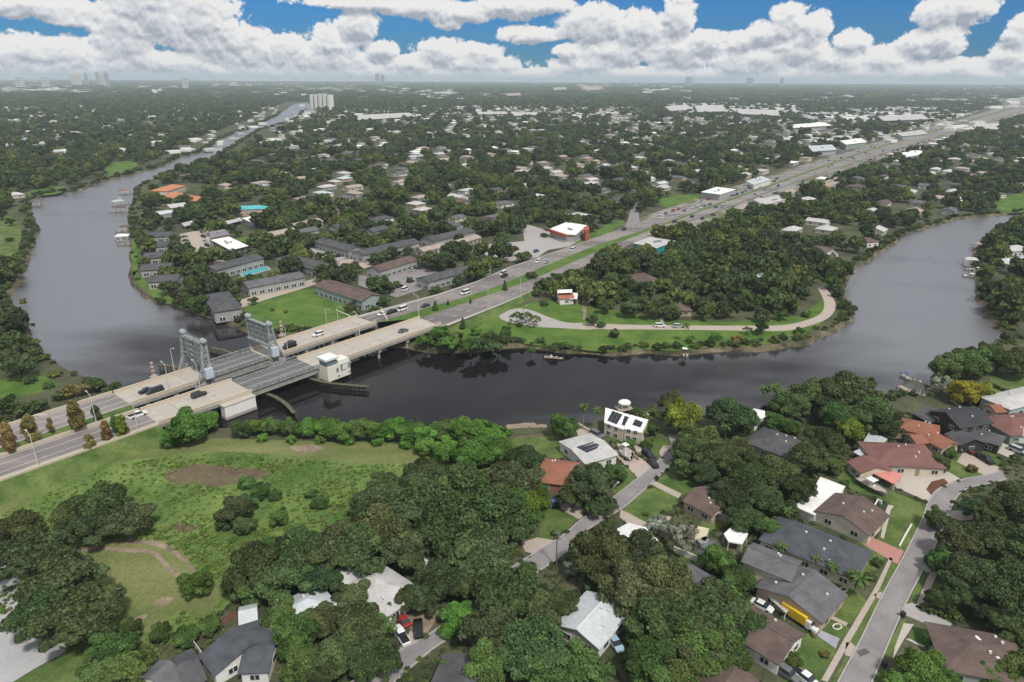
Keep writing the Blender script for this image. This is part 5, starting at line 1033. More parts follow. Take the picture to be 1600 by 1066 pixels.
def tree(x, y, rpx, tint, shape='oak', name='tree', near=True, xy=None, lab=None, hs=1.0, jit=.09, z=LAND):
    """crown centre and radius as seen in the photo"""
    hf = {'oak': .62, 'round': .72, 'oval': 1.05, 'cone': 1.2, 'thin': .75}[shape]*hs; tf = {'oak': .32, 'round': .25, 'oval': .3, 'cone': .1, 'thin': .35}[shape]
    if xy is None:
        r = rpx*mpp(x, y); 
        for _ in range(3):
            zc = z+r*(tf+hf); p = g(x, y, zc); r = rpx*float(pix(p.x, p.y, zc)[2])/FPX
        p = (p.x, p.y)
    else: p = xy; r = rpx
    bush = r < 2.6 and shape in ('oak', 'round')
    nm = 'shrub' if bush else name
    e = empty(nm, (p[0], p[1], z), rt.uniform(0, 6.28)); c = TINT[tint]; w_ = rt.uniform(-jit, jit*1.6); j = [c[0]*(1-w_*.8+rt.uniform(-.05, .05)), c[1]*(1+w_*.6), c[2]*(1+rt.uniform(-jit, jit))]; g_ = rt.uniform(.84, 1.28)
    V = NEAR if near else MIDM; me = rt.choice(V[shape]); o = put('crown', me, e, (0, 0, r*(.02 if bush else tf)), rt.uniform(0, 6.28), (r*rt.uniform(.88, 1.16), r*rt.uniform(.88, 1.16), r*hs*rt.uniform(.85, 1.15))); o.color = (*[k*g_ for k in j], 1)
    k = put('trunk', rt.choice(TRUNKS), e, (0, 0, 0), 0, (r*1.0, r*1.0, r*(tf+.55*hf+.25)*1.1))
    TREES.append((e, r, tint, shape, bush, lab)); return e
def palm(x, y, h, lab=None, r=2.6, tint=1):
    z = LAND+h; p = g(x, y, z); e = empty('palm_tree', (p.x, p.y, LAND), rt.uniform(0, 6)); put('trunk', PTRUNK, e, (0, 0, 0), 0, (h*.8, h*.8, h)); o = put('crown', rt.choice(PALMS), e, (0, 0, h), 0, (r, r, r)); o.color = (*TINT[tint], 1); TREES.append((e, r, tint, 'palm', False, lab))
FG = {'oak': [  # x, y, radius px, tint
 (40,868,52,7),(98,905,58,0),(66,962,50,7),(122,958,62,0),(20,822,38,0),(150,935,40,0),(118,798,34,0),(160,788,46,0),(192,808,40,0),(140,826,36,7),(365,795,30,0),
 (398,884,46,0),(442,898,48,0),(472,858,50,0),(524,850,54,0),(500,905,38,7),(562,862,46,0),(600,826,52,0),(584,786,40,0),(642,784,60,0),(640,852,46,0),(702,826,62,0),(764,800,60,0),(722,756,54,0),(664,738,42,0),(752,858,54,0),(796,752,46,0),(818,716,36,7),(792,822,42,0),(732,905,36,0),(690,905,40,0),(665,930,30,7),(812,795,34,1),
 (500,965,36,0),(562,976,40,0),(532,1016,46,0),(588,1028,40,0),(640,935,26,0),(792,925,56,0),(768,985,56,0),(838,950,46,0),(832,1008,56,0),(700,1010,0,0),
 (876,938,34,0),(944,862,56,0),(1000,868,50,7),(985,912,54,0),(1034,905,52,0),(1046,962,58,0),(1108,952,56,0),(1165,966,34,0),(1090,1000,46,0),
 (925,752,42,7),(896,772,26,0),(940,785,24,0),(1146,648,40,7),(1236,628,32,0),(1274,612,38,0),(1324,612,44,0),(1362,640,46,0),(1382,662,28,7),(1290,690,30,0),(1264,716,32,0),
 (1082,700,32,0),(1122,708,34,0),(1152,696,26,0),(1172,742,36,0),(1214,734,36,0),(1246,760,32,0),(1146,768,36,7),(1164,808,30,0),(1196,778,34,0),(1100,735,26,7),(1230,800,22,0),
 (1588,776,32,0),(1528,792,26,7),(1592,792,40,0),(1500,848,34,0),(1552,838,46,0),(1592,852,46,0),(1524,898,46,7),(1572,918,50,0),(1500,925,30,0),(1592,980,36,0),(1470,935,22,7),(1560,965,30,7),
 (1050,628,22,0),(1562,558,28,1),(1592,562,30,0),(1440,720,0,0),(600,755,26,0)],
 'round': [(308,910,27,2),(172,1012,34,1),(206,1040,40,1),(150,1048,30,1),(250,984,20,1),(288,990,22,1),(326,974,20,1),(200,982,22,1),(385,786,20,0),(386,750,14,1),(406,764,18,1),(436,804,18,1),(430,770,12,1),(500,782,14,1),(486,768,11,1),(455,835,14,1),(420,842,16,1),(350,812,16,0),(382,818,18,0),(388,918,30,1),(545,822,30,1),(830,785,32,3),(820,812,22,1),(840,765,18,1),
 (552,926,30,0),(926,914,20,0),(602,946,20,0),(458,988,40,1),(438,962,30,1),(470,1034,38,1),(500,1055,30,0),(716,956,30,2),(700,978,18,2),(762,1044,40,1),(862,1048,50,1),(912,1036,44,1),(700,1045,22,1),(1082,1012,46,1),(1016,1032,44,1),(1132,996,46,1),(1000,986,24,2),(1146,1032,34,1),(1062,1052,44,1),(1122,874,28,1),(1152,902,30,1),(1136,925,22,2),(1165,880,18,1),
 (962,738,20,1),(880,664,26,1),(945,738,16,1),(1064,648,34,3),(1152,662,24,0),(1212,656,24,1),(1236,662,18,1),(1312,650,30,1),(1332,664,30,3),(1302,722,20,1),(1205,822,22,1),(1070,730,20,1),(1350,600,20,1),(1180,722,18,1),(1216,840,12,1),
 (1480,572,26,1),(1520,562,32,1),(1508,604,30,6),(1530,606,22,3),(1478,878,26,1),(1442,1040,42,2),(1466,1000,18,2),(1402,1062,24,2),(1590,1042,32,1),(1480,1055,24,1),(1545,1050,24,1),(1372,876,9,1),(1363,897,10,1),(1308,790,0,1),(1290,1020,8,4),(1265,1056,9,0),(1240,1030,14,1),(1485,702,12,1),(1462,688,10,0),(1470,720,16,1),(1440,700,9,1),(1520,728,10,4),(1320,752,9,1),(1368,742,0,1),
 (1425,850,0,1),(1466,808,22,0),(1480,792,0,0),(1455,872,12,1),(1500,800,0,0),(1000,672,14,1),(1012,690,12,1),(1018,668,14,1),(985,690,8,1),(870,820,0,1),(865,832,5,1),(1290,690,0,1),(1065,760,0,0),(1052,780,0,1),(1270,868,0,1),(1225,870,8,1),(1290,882,8,1),(1345,860,0,1),(1272,990,6,4),(1225,1008,9,1),(1010,800,6,1)],
 'thin': [(1092,684,30,1),(700,850,30,0),(480,872,24,1),(1118,930,32,0),(952,895,28,1),(1548,806,30,0),(590,980,26,1),(820,968,30,0),(1330,618,28,1),(760,762,28,1),(1200,750,24,0),(1068,838,26,5),(1030,818,22,5),(1474,600,16,5),(895,888,16,5),(1215,815,12,1)],
 'oval': [(12,688,15,4),(46,668,16,4),(119,650,16,4),(78,666,8,4),(150,645,10,0),(139,692,11,4),(166,678,11,4),(190,668,13,3),(178,662,10,1)],
 'cone': [(723,505,8,0),(680,478,6,0),(700,473,3,0),(789,447,7,0),(735,470,3,0)]}
for sh, L_ in FG.items():
    for (x, y, r, t) in L_:
        if r: tree(x, y, r, t, sh, z=LAND if sh not in ('oval', 'cone') else 3.4 if sh == 'oval' and x > 135 and y > 665 else 4.9 if x < 770 else 3.2, hs=1.3 if sh == 'oval' else 1)
for (x, y, r) in ((290,664,34),(268,680,22),(316,656,24),(378,668,18),(402,664,16),(424,662,18),(452,664,20),(478,666,20),(506,664,22),(532,668,24),(560,666,24),(588,668,24),(614,668,24),(640,672,24),(664,676,22),(690,668,26),(722,668,28),(752,668,30),(776,676,24),(702,700,28),(738,704,32),(664,695,18),(775,702,24),(635,690,12),(590,688,10),(545,686,10),(500,684,10),(455,683,10),(410,682,9)): tree(x, y, r, 2 if x < 330 or rt.random() < .85 else 1, 'round', 'riverside_tree', hs=.9)
for x, y, h, r in ((912,634,8,2.0),(934,640,7,2.0),(1210,604,9,2.6),(1222,612,8,2.4),(1345,905,4.5,2.4),(1336,897,4,2.0),(1277,872,3.2,1.8),(1010,650,5,1.8),(1196,606,8,2.4),(1072,508,7,2.2),(1232,797,5,1.8),(1222,852,4,1.7),(1302,884,3.5,1.8),(960,688,4,1.5),(1135,664,6,2.2),(1168,660,6,2.2)): palm(x, y, h, None, r)
# --- middle distance, placed by eye: about the apartments, the park and the far banks
MG = [(265,445,17,0),(300,420,14,0),(292,395,12,0),(318,440,16,0),(338,470,8,1),(365,470,14,1),(340,434,11,0),(368,456,10,0),(310,470,20,0),(285,462,16,0),(330,480,14,0),(298,450,14,0),(250,465,8,1),(262,390,6,1),(272,410,8,1),(400,402,10,1),(415,390,16,0),(440,382,14,0),(470,378,14,0),(500,398,8,1),(545,360,20,0),(575,350,16,0),(600,350,14,0),(640,348,18,0),(655,365,10,2),(672,395,7,1),(700,400,10,1),(690,415,8,1),(655,405,8,0),(668,378,6,1),(720,385,7,1),(745,395,10,1),(775,388,8,0),(800,390,12,0),(815,400,12,0),(788,368,10,1),(540,418,12,1),(548,480,12,0),(560,470,12,0),(555,490,10,1),(600,470,10,1),(585,480,8,1),(590,495,6,1),(425,482,4,4),(447,485,4,4),(456,508,6,1),(470,512,7,1),(440,512,8,1),(380,490,9,1),(395,468,9,1),(500,450,6,1),(515,440,8,1),(540,440,9,0),(620,440,7,1),(640,436,6,1),(685,430,8,1),(730,420,9,1),(850,365,6,1),
 (686,520,20,2),(664,530,15,2),(700,535,16,2),(752,535,18,0),(778,532,18,0),(712,528,14,1),(735,540,18,1),(760,525,14,1),(770,540,14,0),(790,520,12,1),(745,515,10,2),(830,545,8,1),(812,505,6,1),(865,540,10,0),(925,500,10,0),(960,518,10,0),(945,478,14,0),(985,480,18,0),(1000,470,16,0),(1020,485,16,0),(940,505,8,1),(1100,488,14,0),(1090,470,14,0),(1180,470,16,1),(1190,512,12,0),(1150,528,10,4),(1120,522,10,2),(1165,530,9,0),(1080,528,9,2),(1250,515,9,1),(1260,488,8,1),(1190,490,14,0),
 (830,430,10,0),(850,440,14,0),(870,432,14,0),(895,428,16,0),(920,432,16,0),(945,420,16,0),(960,440,16,0),(985,405,16,0),(1004,404,12,0),(1042,417,13,0),(1070,400,16,0),(1085,420,16,0),(1000,450,14,0),(975,460,12,1),(870,462,8,0),(850,470,8,1),(840,455,9,0),(905,452,9,0),(930,455,10,0),(1050,440,16,0),(1078,447,14,1),(1110,440,16,0),(1140,440,16,0),(1120,460,12,0),(1100,375,16,0),(1080,365,14,0),(1120,390,12,0),(1166,402,14,3),(1175,395,10,3),(1150,415,12,0),(1250,405,14,0),(1240,420,14,0),(1270,430,14,0),(1300,440,14,1),(1290,420,10,2),(1310,455,10,0),(1255,455,14,0),(1230,470,14,1),(1210,465,12,0),(1160,460,12,1),(1130,490,10,1),(1220,490,12,1),(1240,480,10,1),
 (180,600,9,0),(150,600,14,0),(130,605,14,4),(108,608,14,4),(90,615,12,0),(60,630,14,0),(35,635,16,0),(10,630,18,0),(5,655,14,0),(30,570,26,0),(10,560,22,0),(45,590,10,0),(50,560,10,0),(15,530,14,0),(8,505,12,0),(75,600,8,1),(165,612,7,0),(25,500,8,0),(36,470,6,4),(30,440,5,4),(48,385,5,1),(16,346,8,0),(8,408,9,0),(26,396,6,1),(4,428,9,0),(14,372,6,1),(2,335,9,0),(52,360,5,1),(40,350,6,1)]
for (x, y, r) in ((806,496,11),(822,493,12),(836,500,11),(1168,515,8)): tree(x, y, r, 1, 'thin', near=False)
for (x, y, r, t) in MG: tree(x, y, r, t, 'oak' if rt.random() < .6 else 'round', near=False)
# ------------------------------------------------------------------ self-sown woods, far houses: plan first, then build
rng = np.random.default_rng(17)
def excluded(x, y, polys, skip_small=False):
    m = np.zeros(len(x), bool)
    for p in polys:
        a = np.array(p); b = (x > a[:, 0].min()) & (x < a[:, 0].max()) & (y > a[:, 1].min()) & (y < a[:, 1].max())
        if b.any(): i = np.where(b)[0]; m[i] |= inpoly(x[i], y[i], p)
    return m
def jitter_grid(y0, y1, step, ang=0.0, amp=.9):
    W = y1*1.0; n = int(2*W/step); gy = np.arange(y0, y1, step); gx = np.arange(-W, W, step); X, Y = np.meshgrid(gx, gy); X = X.ravel()+rng.uniform(-.5, .5, X.size)*step*amp; Y = Y.ravel()+rng.uniform(-.5, .5, Y.size)*step*amp
    u, v, d = pix(X, Y, LAND); k = (u > -170) & (u < 1770); return X[k], Y[k], u[k], v[k]
def vnoise(x, y, s, seed):
    r = np.random.default_rng(seed); T = r.random((64, 64)); a = x/s; b = y/s; i = np.floor(a).astype(int); j = np.floor(b).astype(int); f = a-i; h = b-j; f = f*f*(3-2*f); h = h*h*(3-2*h); q = lambda p, r_: T[p % 64, r_ % 64]
    return (q(i, j)*(1-f)+q(i+1, j)*f)*(1-h)+(q(i, j+1)*(1-f)+q(i+1, j+1)*f)*h
ZONE = [  # px polygon, tree density, house density
 ([(205,350),(330,335),(380,350),(500,335),(560,365),(740,345),(870,345),(870,400),(700,470),(560,505),(420,535),(335,505),(205,445)], .48, 0),
 ([(660,552),(650,520),(760,480),(860,440),(1000,370),(1150,340),(1330,420),(1330,500),(1270,540),(1000,560)], .8, 0),
 ([(-200,720),(-200,590),(190,600),(230,620),(60,720)], .15, 0), ([(-300,1200),(-300,668),(345,668),(800,672),(960,650),(1200,640),(1440,610),(1500,545),(1600,505),(1900,505),(1900,1200)], .0, 0),
 ([(-60,126),(170,127),(175,140),(110,148),(-60,150)], .35, 0), ([(1040,160),(1240,165),(1460,178),(1450,190),(1240,184),(1040,175)], .25, 0), ([(1130,300),(1230,268),(1380,222),(1480,190),(1500,205),(1330,262),(1240,295),(1140,325)], .5, 0),
 ([(900,131),(1130,131),(1140,140),(900,148)], .4, 0), ([(490,168),(660,172),(660,192),(480,188)], .35, 0)]
ZP = [(gp(z[0]), z[1], z[2]) for z in ZONE]
# houses on a loose street grid turned with the highway
def house_plan():
    ca, sa = math.cos(ANG), math.sin(ANG); H = []
    for row in range(-50, 90):
        for col in range(-140, 160):
            a = row*46.0+(11 if col % 2 else -11); b = col*22.0
            x = a*ca-b*sa; y = a*sa+b*ca
            if 380 < y < 2600 and abs(x) < y*.95: H.append((x, y, ANG+(0 if rng.random() < .6 else math.pi/2)))
    H = np.array(H); H[:, :2] += rng.normal(0, 4, (len(H), 2)); u, v, d = pix(H[:, 0], H[:, 1], LAND); lw = np.interp(u, [380, 520], [.16, .58]); k = (u > -100) & (u < 1700) & (rng.random(len(H)) < lw); H = H[k]
    k = ~excluded(H[:, 0], H[:, 1], EXCL)
    for s in (9, -9): k &= ~excluded(H[:, 0]+s, H[:, 1], EXCL) & ~excluded(H[:, 0], H[:, 1]+s, EXCL)
    for p, t, h in ZP: k &= ~inpoly(H[:, 0], H[:, 1], p)
    return H[k]
HP = house_plan(); HP = HP[np.argsort(HP[:, 1])]
NH = 210
RFS = [r_pale, r_grey, r_pale, r_tan, r_brown, r_char, r_metal, r_grey, r_tan]; RN = {r_pale: 'pale', r_grey: 'grey', r_white: 'white', r_tan: 'tan', r_brown: 'brown', r_char: 'charcoal', r_metal: 'metal'}
FARH = []; hr = random.Random(5)
for i, (x, y, a) in enumerate(HP[:NH]):
    rf = hr.choice(RFS); L, W = hr.uniform(11, 17), hr.uniform(8.5, 11); e = empty('house', (x, y, LAND), 0); kd = hr.choice(['gable', 'hip', 'hip']); a2 = a
    if math.cos(a2) < 0: a2 -= math.pi
    block(e, (x, y), a2, L, W, 2.8, hr.uniform(1.2, 1.9), kd, rf, hr.choice([w_white, w_cream, w_grey, w_tan]), wins=(2, 1) if i < 70 else (0, 0)); FARH.append((e, RN[rf], kd))
CLUST = []
def far_blocks():
    mats = [r_white, r_pale, r_grey, r_tan, r_brown, w_white, r_metal]; V = []; mb = MB()
    for (x, y, a) in HP[NH:]:
        L, W, h, rs = hr.uniform(10, 17), hr.uniform(8, 11), 2.8, 1.5; c, s = math.cos(a), math.sin(a); mi = hr.choice([0, 1, 1, 2, 2, 3, 3, 4, 2]); P = lambda p, q, z: (x+c*p-s*q, y+s*p+c*q, LAND+z)
        A, B = L/2, W/2; mb.add([P(-A,-B,0),P(A,-B,0),P(A,B,0),P(-A,B,0),P(-A,-B,h),P(A,-B,h),P(A,B,h),P(-A,B,h)], [(0,1,5,4),(1,2,6,5),(2,3,7,6),(3,0,4,7)], 5)
        A += .5; B += .5; mb.add([P(-A,-B,h),P(A,-B,h),P(A,B,h),P(-A,B,h),P(-A+B*.8,0,h+rs),P(A-B*.8,0,h+rs)], [(0,1,5,4),(2,3,4,5),(1,2,5),(3,0,4)], mi)
    def cluster(x0, x1, y0, y1, n, wm, hm, mi):
        CLUST.append((x0, x1, y0, y1))
        for _ in range(int(n*1.7)):
            px, py = hr.uniform(x0, x1), hr.uniform(y0, y1); p = g(px, py); w = hr.uniform(.3, 1.2)*wm; d = hr.uniform(.4, 1)*wm; mb.box((p.x, p.y, LAND+hm*hr.uniform(.5, 1)/2), (w, d, hm*hr.uniform(.6, 1.2)), hr.choice([0, ANG, .2]), hr.choice(mi))
    W_ = [0, 0, 1, 5, 5, 6]
    for a in ((0,60,124,128,14,240,14,W_),(0,40,131,146,30,80,10,W_),(40,110,131,144,34,80,10,[0,1,3,5]),(80,125,138,146,14,70,9,W_),(120,155,142,147,9,80,10,W_),(160,215,142,149,9,50,8,W_),(155,230,130,138,14,100,10,W_),(210,290,129,139,26,90,10,[0,3,3,5]),(235,252,144,149,5,20,24,W_),(290,420,122,135,40,130,12,W_),
        (420,640,122,142,70,110,12,[0,1,3,5,6]),(330,560,125,150,30,70,8,W_),(560,720,140,152,26,60,8,W_),(640,900,120,132,60,170,13,W_),(780,900,128,136,14,80,10,W_),(900,1060,122,136,60,110,14,[0,1,3,5,4]),(970,1015,126,132,14,70,20,[4,3,4]),(1000,1080,134,146,22,70,10,W_),(1040,1250,163,178,60,45,7,W_),(1090,1300,121,133,50,180,10,W_),(1290,1480,126,133,46,170,10,W_),(1480,1610,128,140,34,120,10,W_),(1280,1600,134,160,70,70,8,W_),
        (1250,1460,178,190,40,38,7,W_),(1300,1500,168,182,30,40,7,W_),(1500,1610,148,170,26,60,8,W_),(1440,1530,190,205,14,26,6,W_),(1200,1400,205,225,12,24,5,W_),(480,660,172,190,16,26,6,W_),(700,1000,155,185,30,26,6,W_),(1000,1300,140,160,34,50,7,W_),(0,480,150,240,60,17,5,W_),(600,1000,136,155,40,50,7,W_)): cluster(*a)
    o = mb.build('distant_buildings', mats); o['kind'] = 'stuff'
far_blocks()
RVo = np.array(RIVER); _t = np.roll(RVo, -1, 0)-np.roll(RVo, 1, 0); _t /= np.linalg.norm(_t, axis=1)[:, None]; EXCL_BANK = [[tuple(p) for p in RVo+np.c_[_t[:, 1], -_t[:, 0]]*np.clip(6+(RVo[:, 1]-420)*.035, 5, 45)[:, None]]]
# trees
X1, Y1, u1, v1 = jitter_grid(240, 1500, 9.0); X2, Y2, u2, v2 = jitter_grid(1500, 3400, 14.0); X3, Y3, u3, v3 = jitter_grid(3400, 15500, 52.0)
def thin(X, Y, base, seed, clear):
    dens = np.full(len(X), base)*np.clip(.55+1.2*vnoise(X, Y, clear, seed), .35, 1.08)
    for p, t, h in ZP:
        m = inpoly(X, Y, p); dens[m] = np.minimum(dens[m], t)
    u, v, _ = pix(X, Y, LAND)
    for (a, b, c, d) in CLUST: dens[(u > a) & (u < b) & (v > c) & (v < d+1.5)] *= .45
    k = rng.random(len(X)) < dens; return X[k], Y[k]
def near_house(X, Y, r0):
    cell = {}
    for hx, hy, _ in HP: cell.setdefault((int(hx//40), int(hy//40)), []).append((hx, hy-8 if (hx*7) % 1 < .6 else hy-3))
    out = np.zeros(len(X), bool)
    for i in range(len(X)):
        a, b = int(X[i]//40), int(Y[i]//40)
        for p in (-1, 0, 1):
            for q in (-1, 0, 1):
                for hx, hy in cell.get((a+p, b+q), ()):
                    if (X[i]-hx)**2+(Y[i]-hy)**2*.6 < r0*r0: out[i] = True
    return out
X1, Y1 = thin(X1, Y1, .74, 3, 60); X2, Y2 = thin(X2, Y2, .70, 4, 110); X3, Y3 = thin(X3, Y3, .70, 5, 420)
k = ~near_house(X1, Y1, 16.5); X1, Y1 = X1[k], Y1[k]; k = ~near_house(X2, Y2, 19); X2, Y2 = X2[k], Y2[k]
k = ~excluded(X1, Y1, EXCL) & ~(excluded(X1, Y1, EXCL_BANK) & (Y1 > 380)); X1, Y1 = X1[k], Y1[k]; k = ~excluded(X2, Y2, EXCL[:400]) & ~excluded(X2, Y2, EXCL_BANK); X2, Y2 = X2[k], Y2[k]; k = ~excluded(X3, Y3, EXCL[:300]); X3, Y3 = X3[k], Y3[k]
R1 = 2.8+5.4*rng.random(len(X1))**1.2; R2 = rng.uniform(5.2, 8.8, len(X2)); R3 = rng.uniform(22, 38, len(X3))
_, _, D1 = pix(X1, Y1, LAND); size = R1/D1; NI = max(0, 288-sum(1 for t in TREES if not t[4])); order = np.argsort(-size); ind = order[:NI]; rest = order[NI:]
for i in ind: tree(0, 0, float(R1[i]), int(rng.choice([0, 0, 0, 7, 1, 1, 2])), 'oak' if rng.random() < .6 else 'round', near=False, xy=(float(X1[i]), float(Y1[i])))
def instancer(name, P, S, Z, I, protos, kind='stuff'):
    """one object: points carrying instances of a few leaf-clump meshes"""
    col = bpy.data.collections.new(name+'_kinds')
    for i, me in enumerate(protos):
        o = bpy.data.objects.new('%s_kind_%02d' % (name, i), me); col.objects.link(o)
    me = bpy.data.meshes.new(name); me.vertices.add(len(P)); me.vertices.foreach_set('co', np.asarray(P, np.float32).ravel())
    a = me.attributes.new('scl', 'FLOAT_VECTOR', 'POINT'); a.data.foreach_set('vector', np.asarray(S, np.float32).ravel())
    a = me.attributes.new('rot', 'FLOAT_VECTOR', 'POINT'); rr = np.zeros((len(P), 3), np.float32); rr[:, 2] = Z; a.data.foreach_set('vector', rr.ravel())
    a = me.attributes.new('idx', 'INT', 'POINT'); a.data.foreach_set('value', np.asarray(I, np.int32))
    o = bpy.data.objects.new(name, me); link(o); o['kind'] = kind
    ng = bpy.data.node_groups.new(name+'_nodes', 'GeometryNodeTree'); ng.interface.new_socket('Geometry', in_out='INPUT', socket_type='NodeSocketGeometry'); ng.interface.new_socket('Geometry', in_out='OUTPUT', socket_type='NodeSocketGeometry')
    N = ng.nodes; L = ng.links; gi = N.new('NodeGroupInput'); go = N.new('NodeGroupOutput'); ip = N.new('GeometryNodeInstanceOnPoints'); ci = N.new('GeometryNodeCollectionInfo'); ci.inputs['Collection'].default_value = col; ci.inputs['Separate Children'].default_value = True; ci.inputs['Reset Children'].default_value = True
    def na(nm, t):
        q = N.new('GeometryNodeInputNamedAttribute'); q.data_type = t; q.inputs['Name'].default_value = nm; return q.outputs['Attribute']
    ip.inputs['Pick Instance'].default_value = True; L.new(gi.outputs[0], ip.inputs['Points']); L.new(ci.outputs[0], ip.inputs['Instance']); L.new(na('idx', 'INT'), ip.inputs['Instance Index']); L.new(na('scl', 'FLOAT_VECTOR'), ip.inputs['Scale'])
    er = N.new('FunctionNodeEulerToRotation'); L.new(na('rot', 'FLOAT_VECTOR'), er.inputs[0]); L.new(er.outputs[0], ip.inputs['Rotation']); L.new(ip.outputs[0], go.inputs[0])
    md = o.modifiers.new('scatter', 'NODES'); md.node_group = ng; return o
FARP = [crown('wood_oak', 100+i, 1300, .10, m_leaf_far, 'oak', 12, 1.2) for i in range(4)]+[crown('wood_round', 110+i, 800, .13, m_leaf_far, 'round', 12, .85) for i in range(2)]
FARQ = [crown('far_oak', 120+i, 300, .2, m_leaf_far, 'oak', 9, 1.15) for i in range(4)]
def clump(seed):
    r = np.random.default_rng(seed); n = 500; P = np.c_[r.normal(0, .45, (n, 2)), np.zeros(n)]; P[:, 2] = .10+.16*r.random(n); d = r.normal(size=(n, 3))*.7+np.array([0, 0, .8]); d /= np.linalg.norm(d, axis=1)[:, None]; t = np.cross(d, r.normal(size=(n, 3))); t /= np.linalg.norm(t, axis=1)[:, None]; b = np.cross(d, t); s = (.05+.09*r.random(n))[:, None]
    V = np.stack([P-t*s, P+b*s, P+t*s, P-b*s], 1).reshape(-1, 3); return np_mesh('far_clump', V, np.arange(n*4).reshape(n, 4), np.clip(.45+r.normal(0, .22, n), 0, 1), m_leaf_far)
FARC = [clump(i) for i in range(4)]
# bank vegetation along the wild shores
RV = np.array(RIVER); seg = np.linalg.norm(np.roll(RV, -1, 0)-RV, axis=1); T = (np.roll(RV, -1, 0)-RV)/seg[:, None]; OUT = np.c_[T[:, 1], -T[:, 0]]; BX = []; BR = []
for i in range(len(RV)):
    y = RV[i, 1]
    if y > 2200 or y < 60: continue
    for k in range(max(1, int(seg[i]/(1.6 if y < 500 else 3)))):
        if rng.random() < .75:
            o = abs(rng.normal(0, 2.2))+.3; q = RV[i]+T[i]*seg[i]*rng.random()+OUT[i]*o; BX.append(q); BR.append(rng.uniform(.8, 2.6)*(1 if y < 600 else 1.5))
BX = np.array(BX); BR = np.array(BR); u, v, d = pix(BX[:, 0], BX[:, 1], LAND); lawnish = ((u > 203) & (u < 350) & (v > 372) & (v < 503)) | ((v > 655) & (u > 330) & (u < 1440)) | ((u > 1440) & (v > 590)); k = ~excluded(BX[:, 0], BX[:, 1], [e for e in EXCL if e is not RIVER and len(e) < 9]) & (u > -150) & (u < 1750) & ~(lawnish & (rng.random(len(u)) < .93)); BX, BR = BX[k], BR[k]
brid = excluded(BX[:, 0], BX[:, 1], [[tuple(fr(s, n))[:2] for s, n in ((20,-18),(160,-18),(160,25),(20,25))]]); BX, BR = BX[~brid], BR[~brid]
P = [np.c_[X1[rest], Y1[rest], np.full(len(rest), LAND+.8)], np.c_[X2, Y2, np.full(len(X2), LAND+1)], np.c_[X3, Y3, np.full(len(X3), LAND)], np.c_[BX, np.full(len(BX), LAND-.3)]]
rr1 = R1[rest]; S = [np.c_[rr1, rr1, rr1*rng.uniform(.85, 1.25, len(rr1))], np.c_[R2, R2, R2*rng.uniform(.8, 1.2, len(R2))], np.c_[R3, R3, R3*rng.uniform(.9, 1.3, len(R3))], np.c_[BR, BR, BR*.9]]
I = [rng.integers(0, 6, len(rest)), 6+rng.integers(0, 4, len(X2)), 10+rng.integers(0, 4, len(X3)), rng.integers(0, 6, len(BX))]
P = np.vstack(P); S = np.vstack(S); I = np.concatenate(I); print('WOODS', len(rest), len(X2), len(X3), len(BX), 'ind', len(ind), 'houses', len(HP))
instancer('woods', P, S, rng.uniform(0, 6.28, len(P)), I, FARP+FARQ+FARC)
# weeds of the open field and rough grass under the oaks
F_OUT = gp([(-60,800),(60,752),(190,715),(300,700),(440,702),(560,712),(640,728),(700,740),(620,800),(520,850),(400,890),(350,940),(300,1010),(200,1040),(60,1010),(-60,900)]); F_IN = [gp(q) for q in ([(100,866),(150,848),(200,842),(250,845),(290,864),(315,897),(345,932),(320,967),(280,957),(240,987),(200,992),(170,962),(150,902)], [(-40,760),(120,728),(250,692),(400,684),(656,696),(650,726),(560,726),(400,712),(330,710),(190,724),(60,772),(-40,830)], [(258,745),(310,727),(420,738),(400,750),(330,762),(280,758)])]
A = np.array(F_OUT); n = 26000; x = rng.uniform(A[:, 0].min(), A[:, 0].max(), n); y = rng.uniform(A[:, 1].min(), A[:, 1].max(), n); k = inpoly(x, y, F_OUT) & (rng.random(n) < .25+1.1*vnoise(x, y, 9, 9))
for q in F_IN: k &= ~inpoly(x, y, q)
k &= rng.random(n) < .34; x, y = x[k], y[k]; s = rng.uniform(.18, .5, len(x))*(0.45+1.0*vnoise(x, y, 14, 12))
G_OUT = gp([(350,940),(560,850),(700,720),(900,700),(1060,690),(1200,660),(1480,640),(1620,560),(1700,760),(1700,1100),(100,1100),(200,1000)]); A = np.array(G_OUT); n = 22000; gx = rng.uniform(A[:, 0].min(), A[:, 0].max(), n); gy = rng.uniform(A[:, 1].min(), A[:, 1].max(), n); k = inpoly(gx, gy, G_OUT) & ~excluded(gx, gy, EXCL); gx, gy = gx[k], gy[k]; gs = rng.uniform(.2, .6, len(gx)); kk_ = ~inpoly(gx, gy, gp([(1270,1090),(1370,790),(1510,790),(1480,1000),(1400,1090)])); gx, gy, gs = gx[kk_], gy[kk_], gs[kk_]
WEED = [crown('weed_clump', 130+i, 130, .24, m_weed, 'oak', 5, .9) for i in range(4)]; UND = [crown('undergrowth_clump', 140+i, 130, .24, m_leaf_far, 'oak', 5, .9) for i in range(3)]
x = np.r_[x, gx]; y = np.r_[y, gy]; idx = np.r_[rng.integers(0, 4, len(s)), 4+rng.integers(0, 3, len(gs))]; s = np.r_[s, gs]
instancer('undergrowth', np.c_[x, y, np.full(len(x), LAND-.02)], np.c_[s*1.3, s*1.3, s], rng.uniform(0, 6.28, len(x)), idx, WEED+UND)
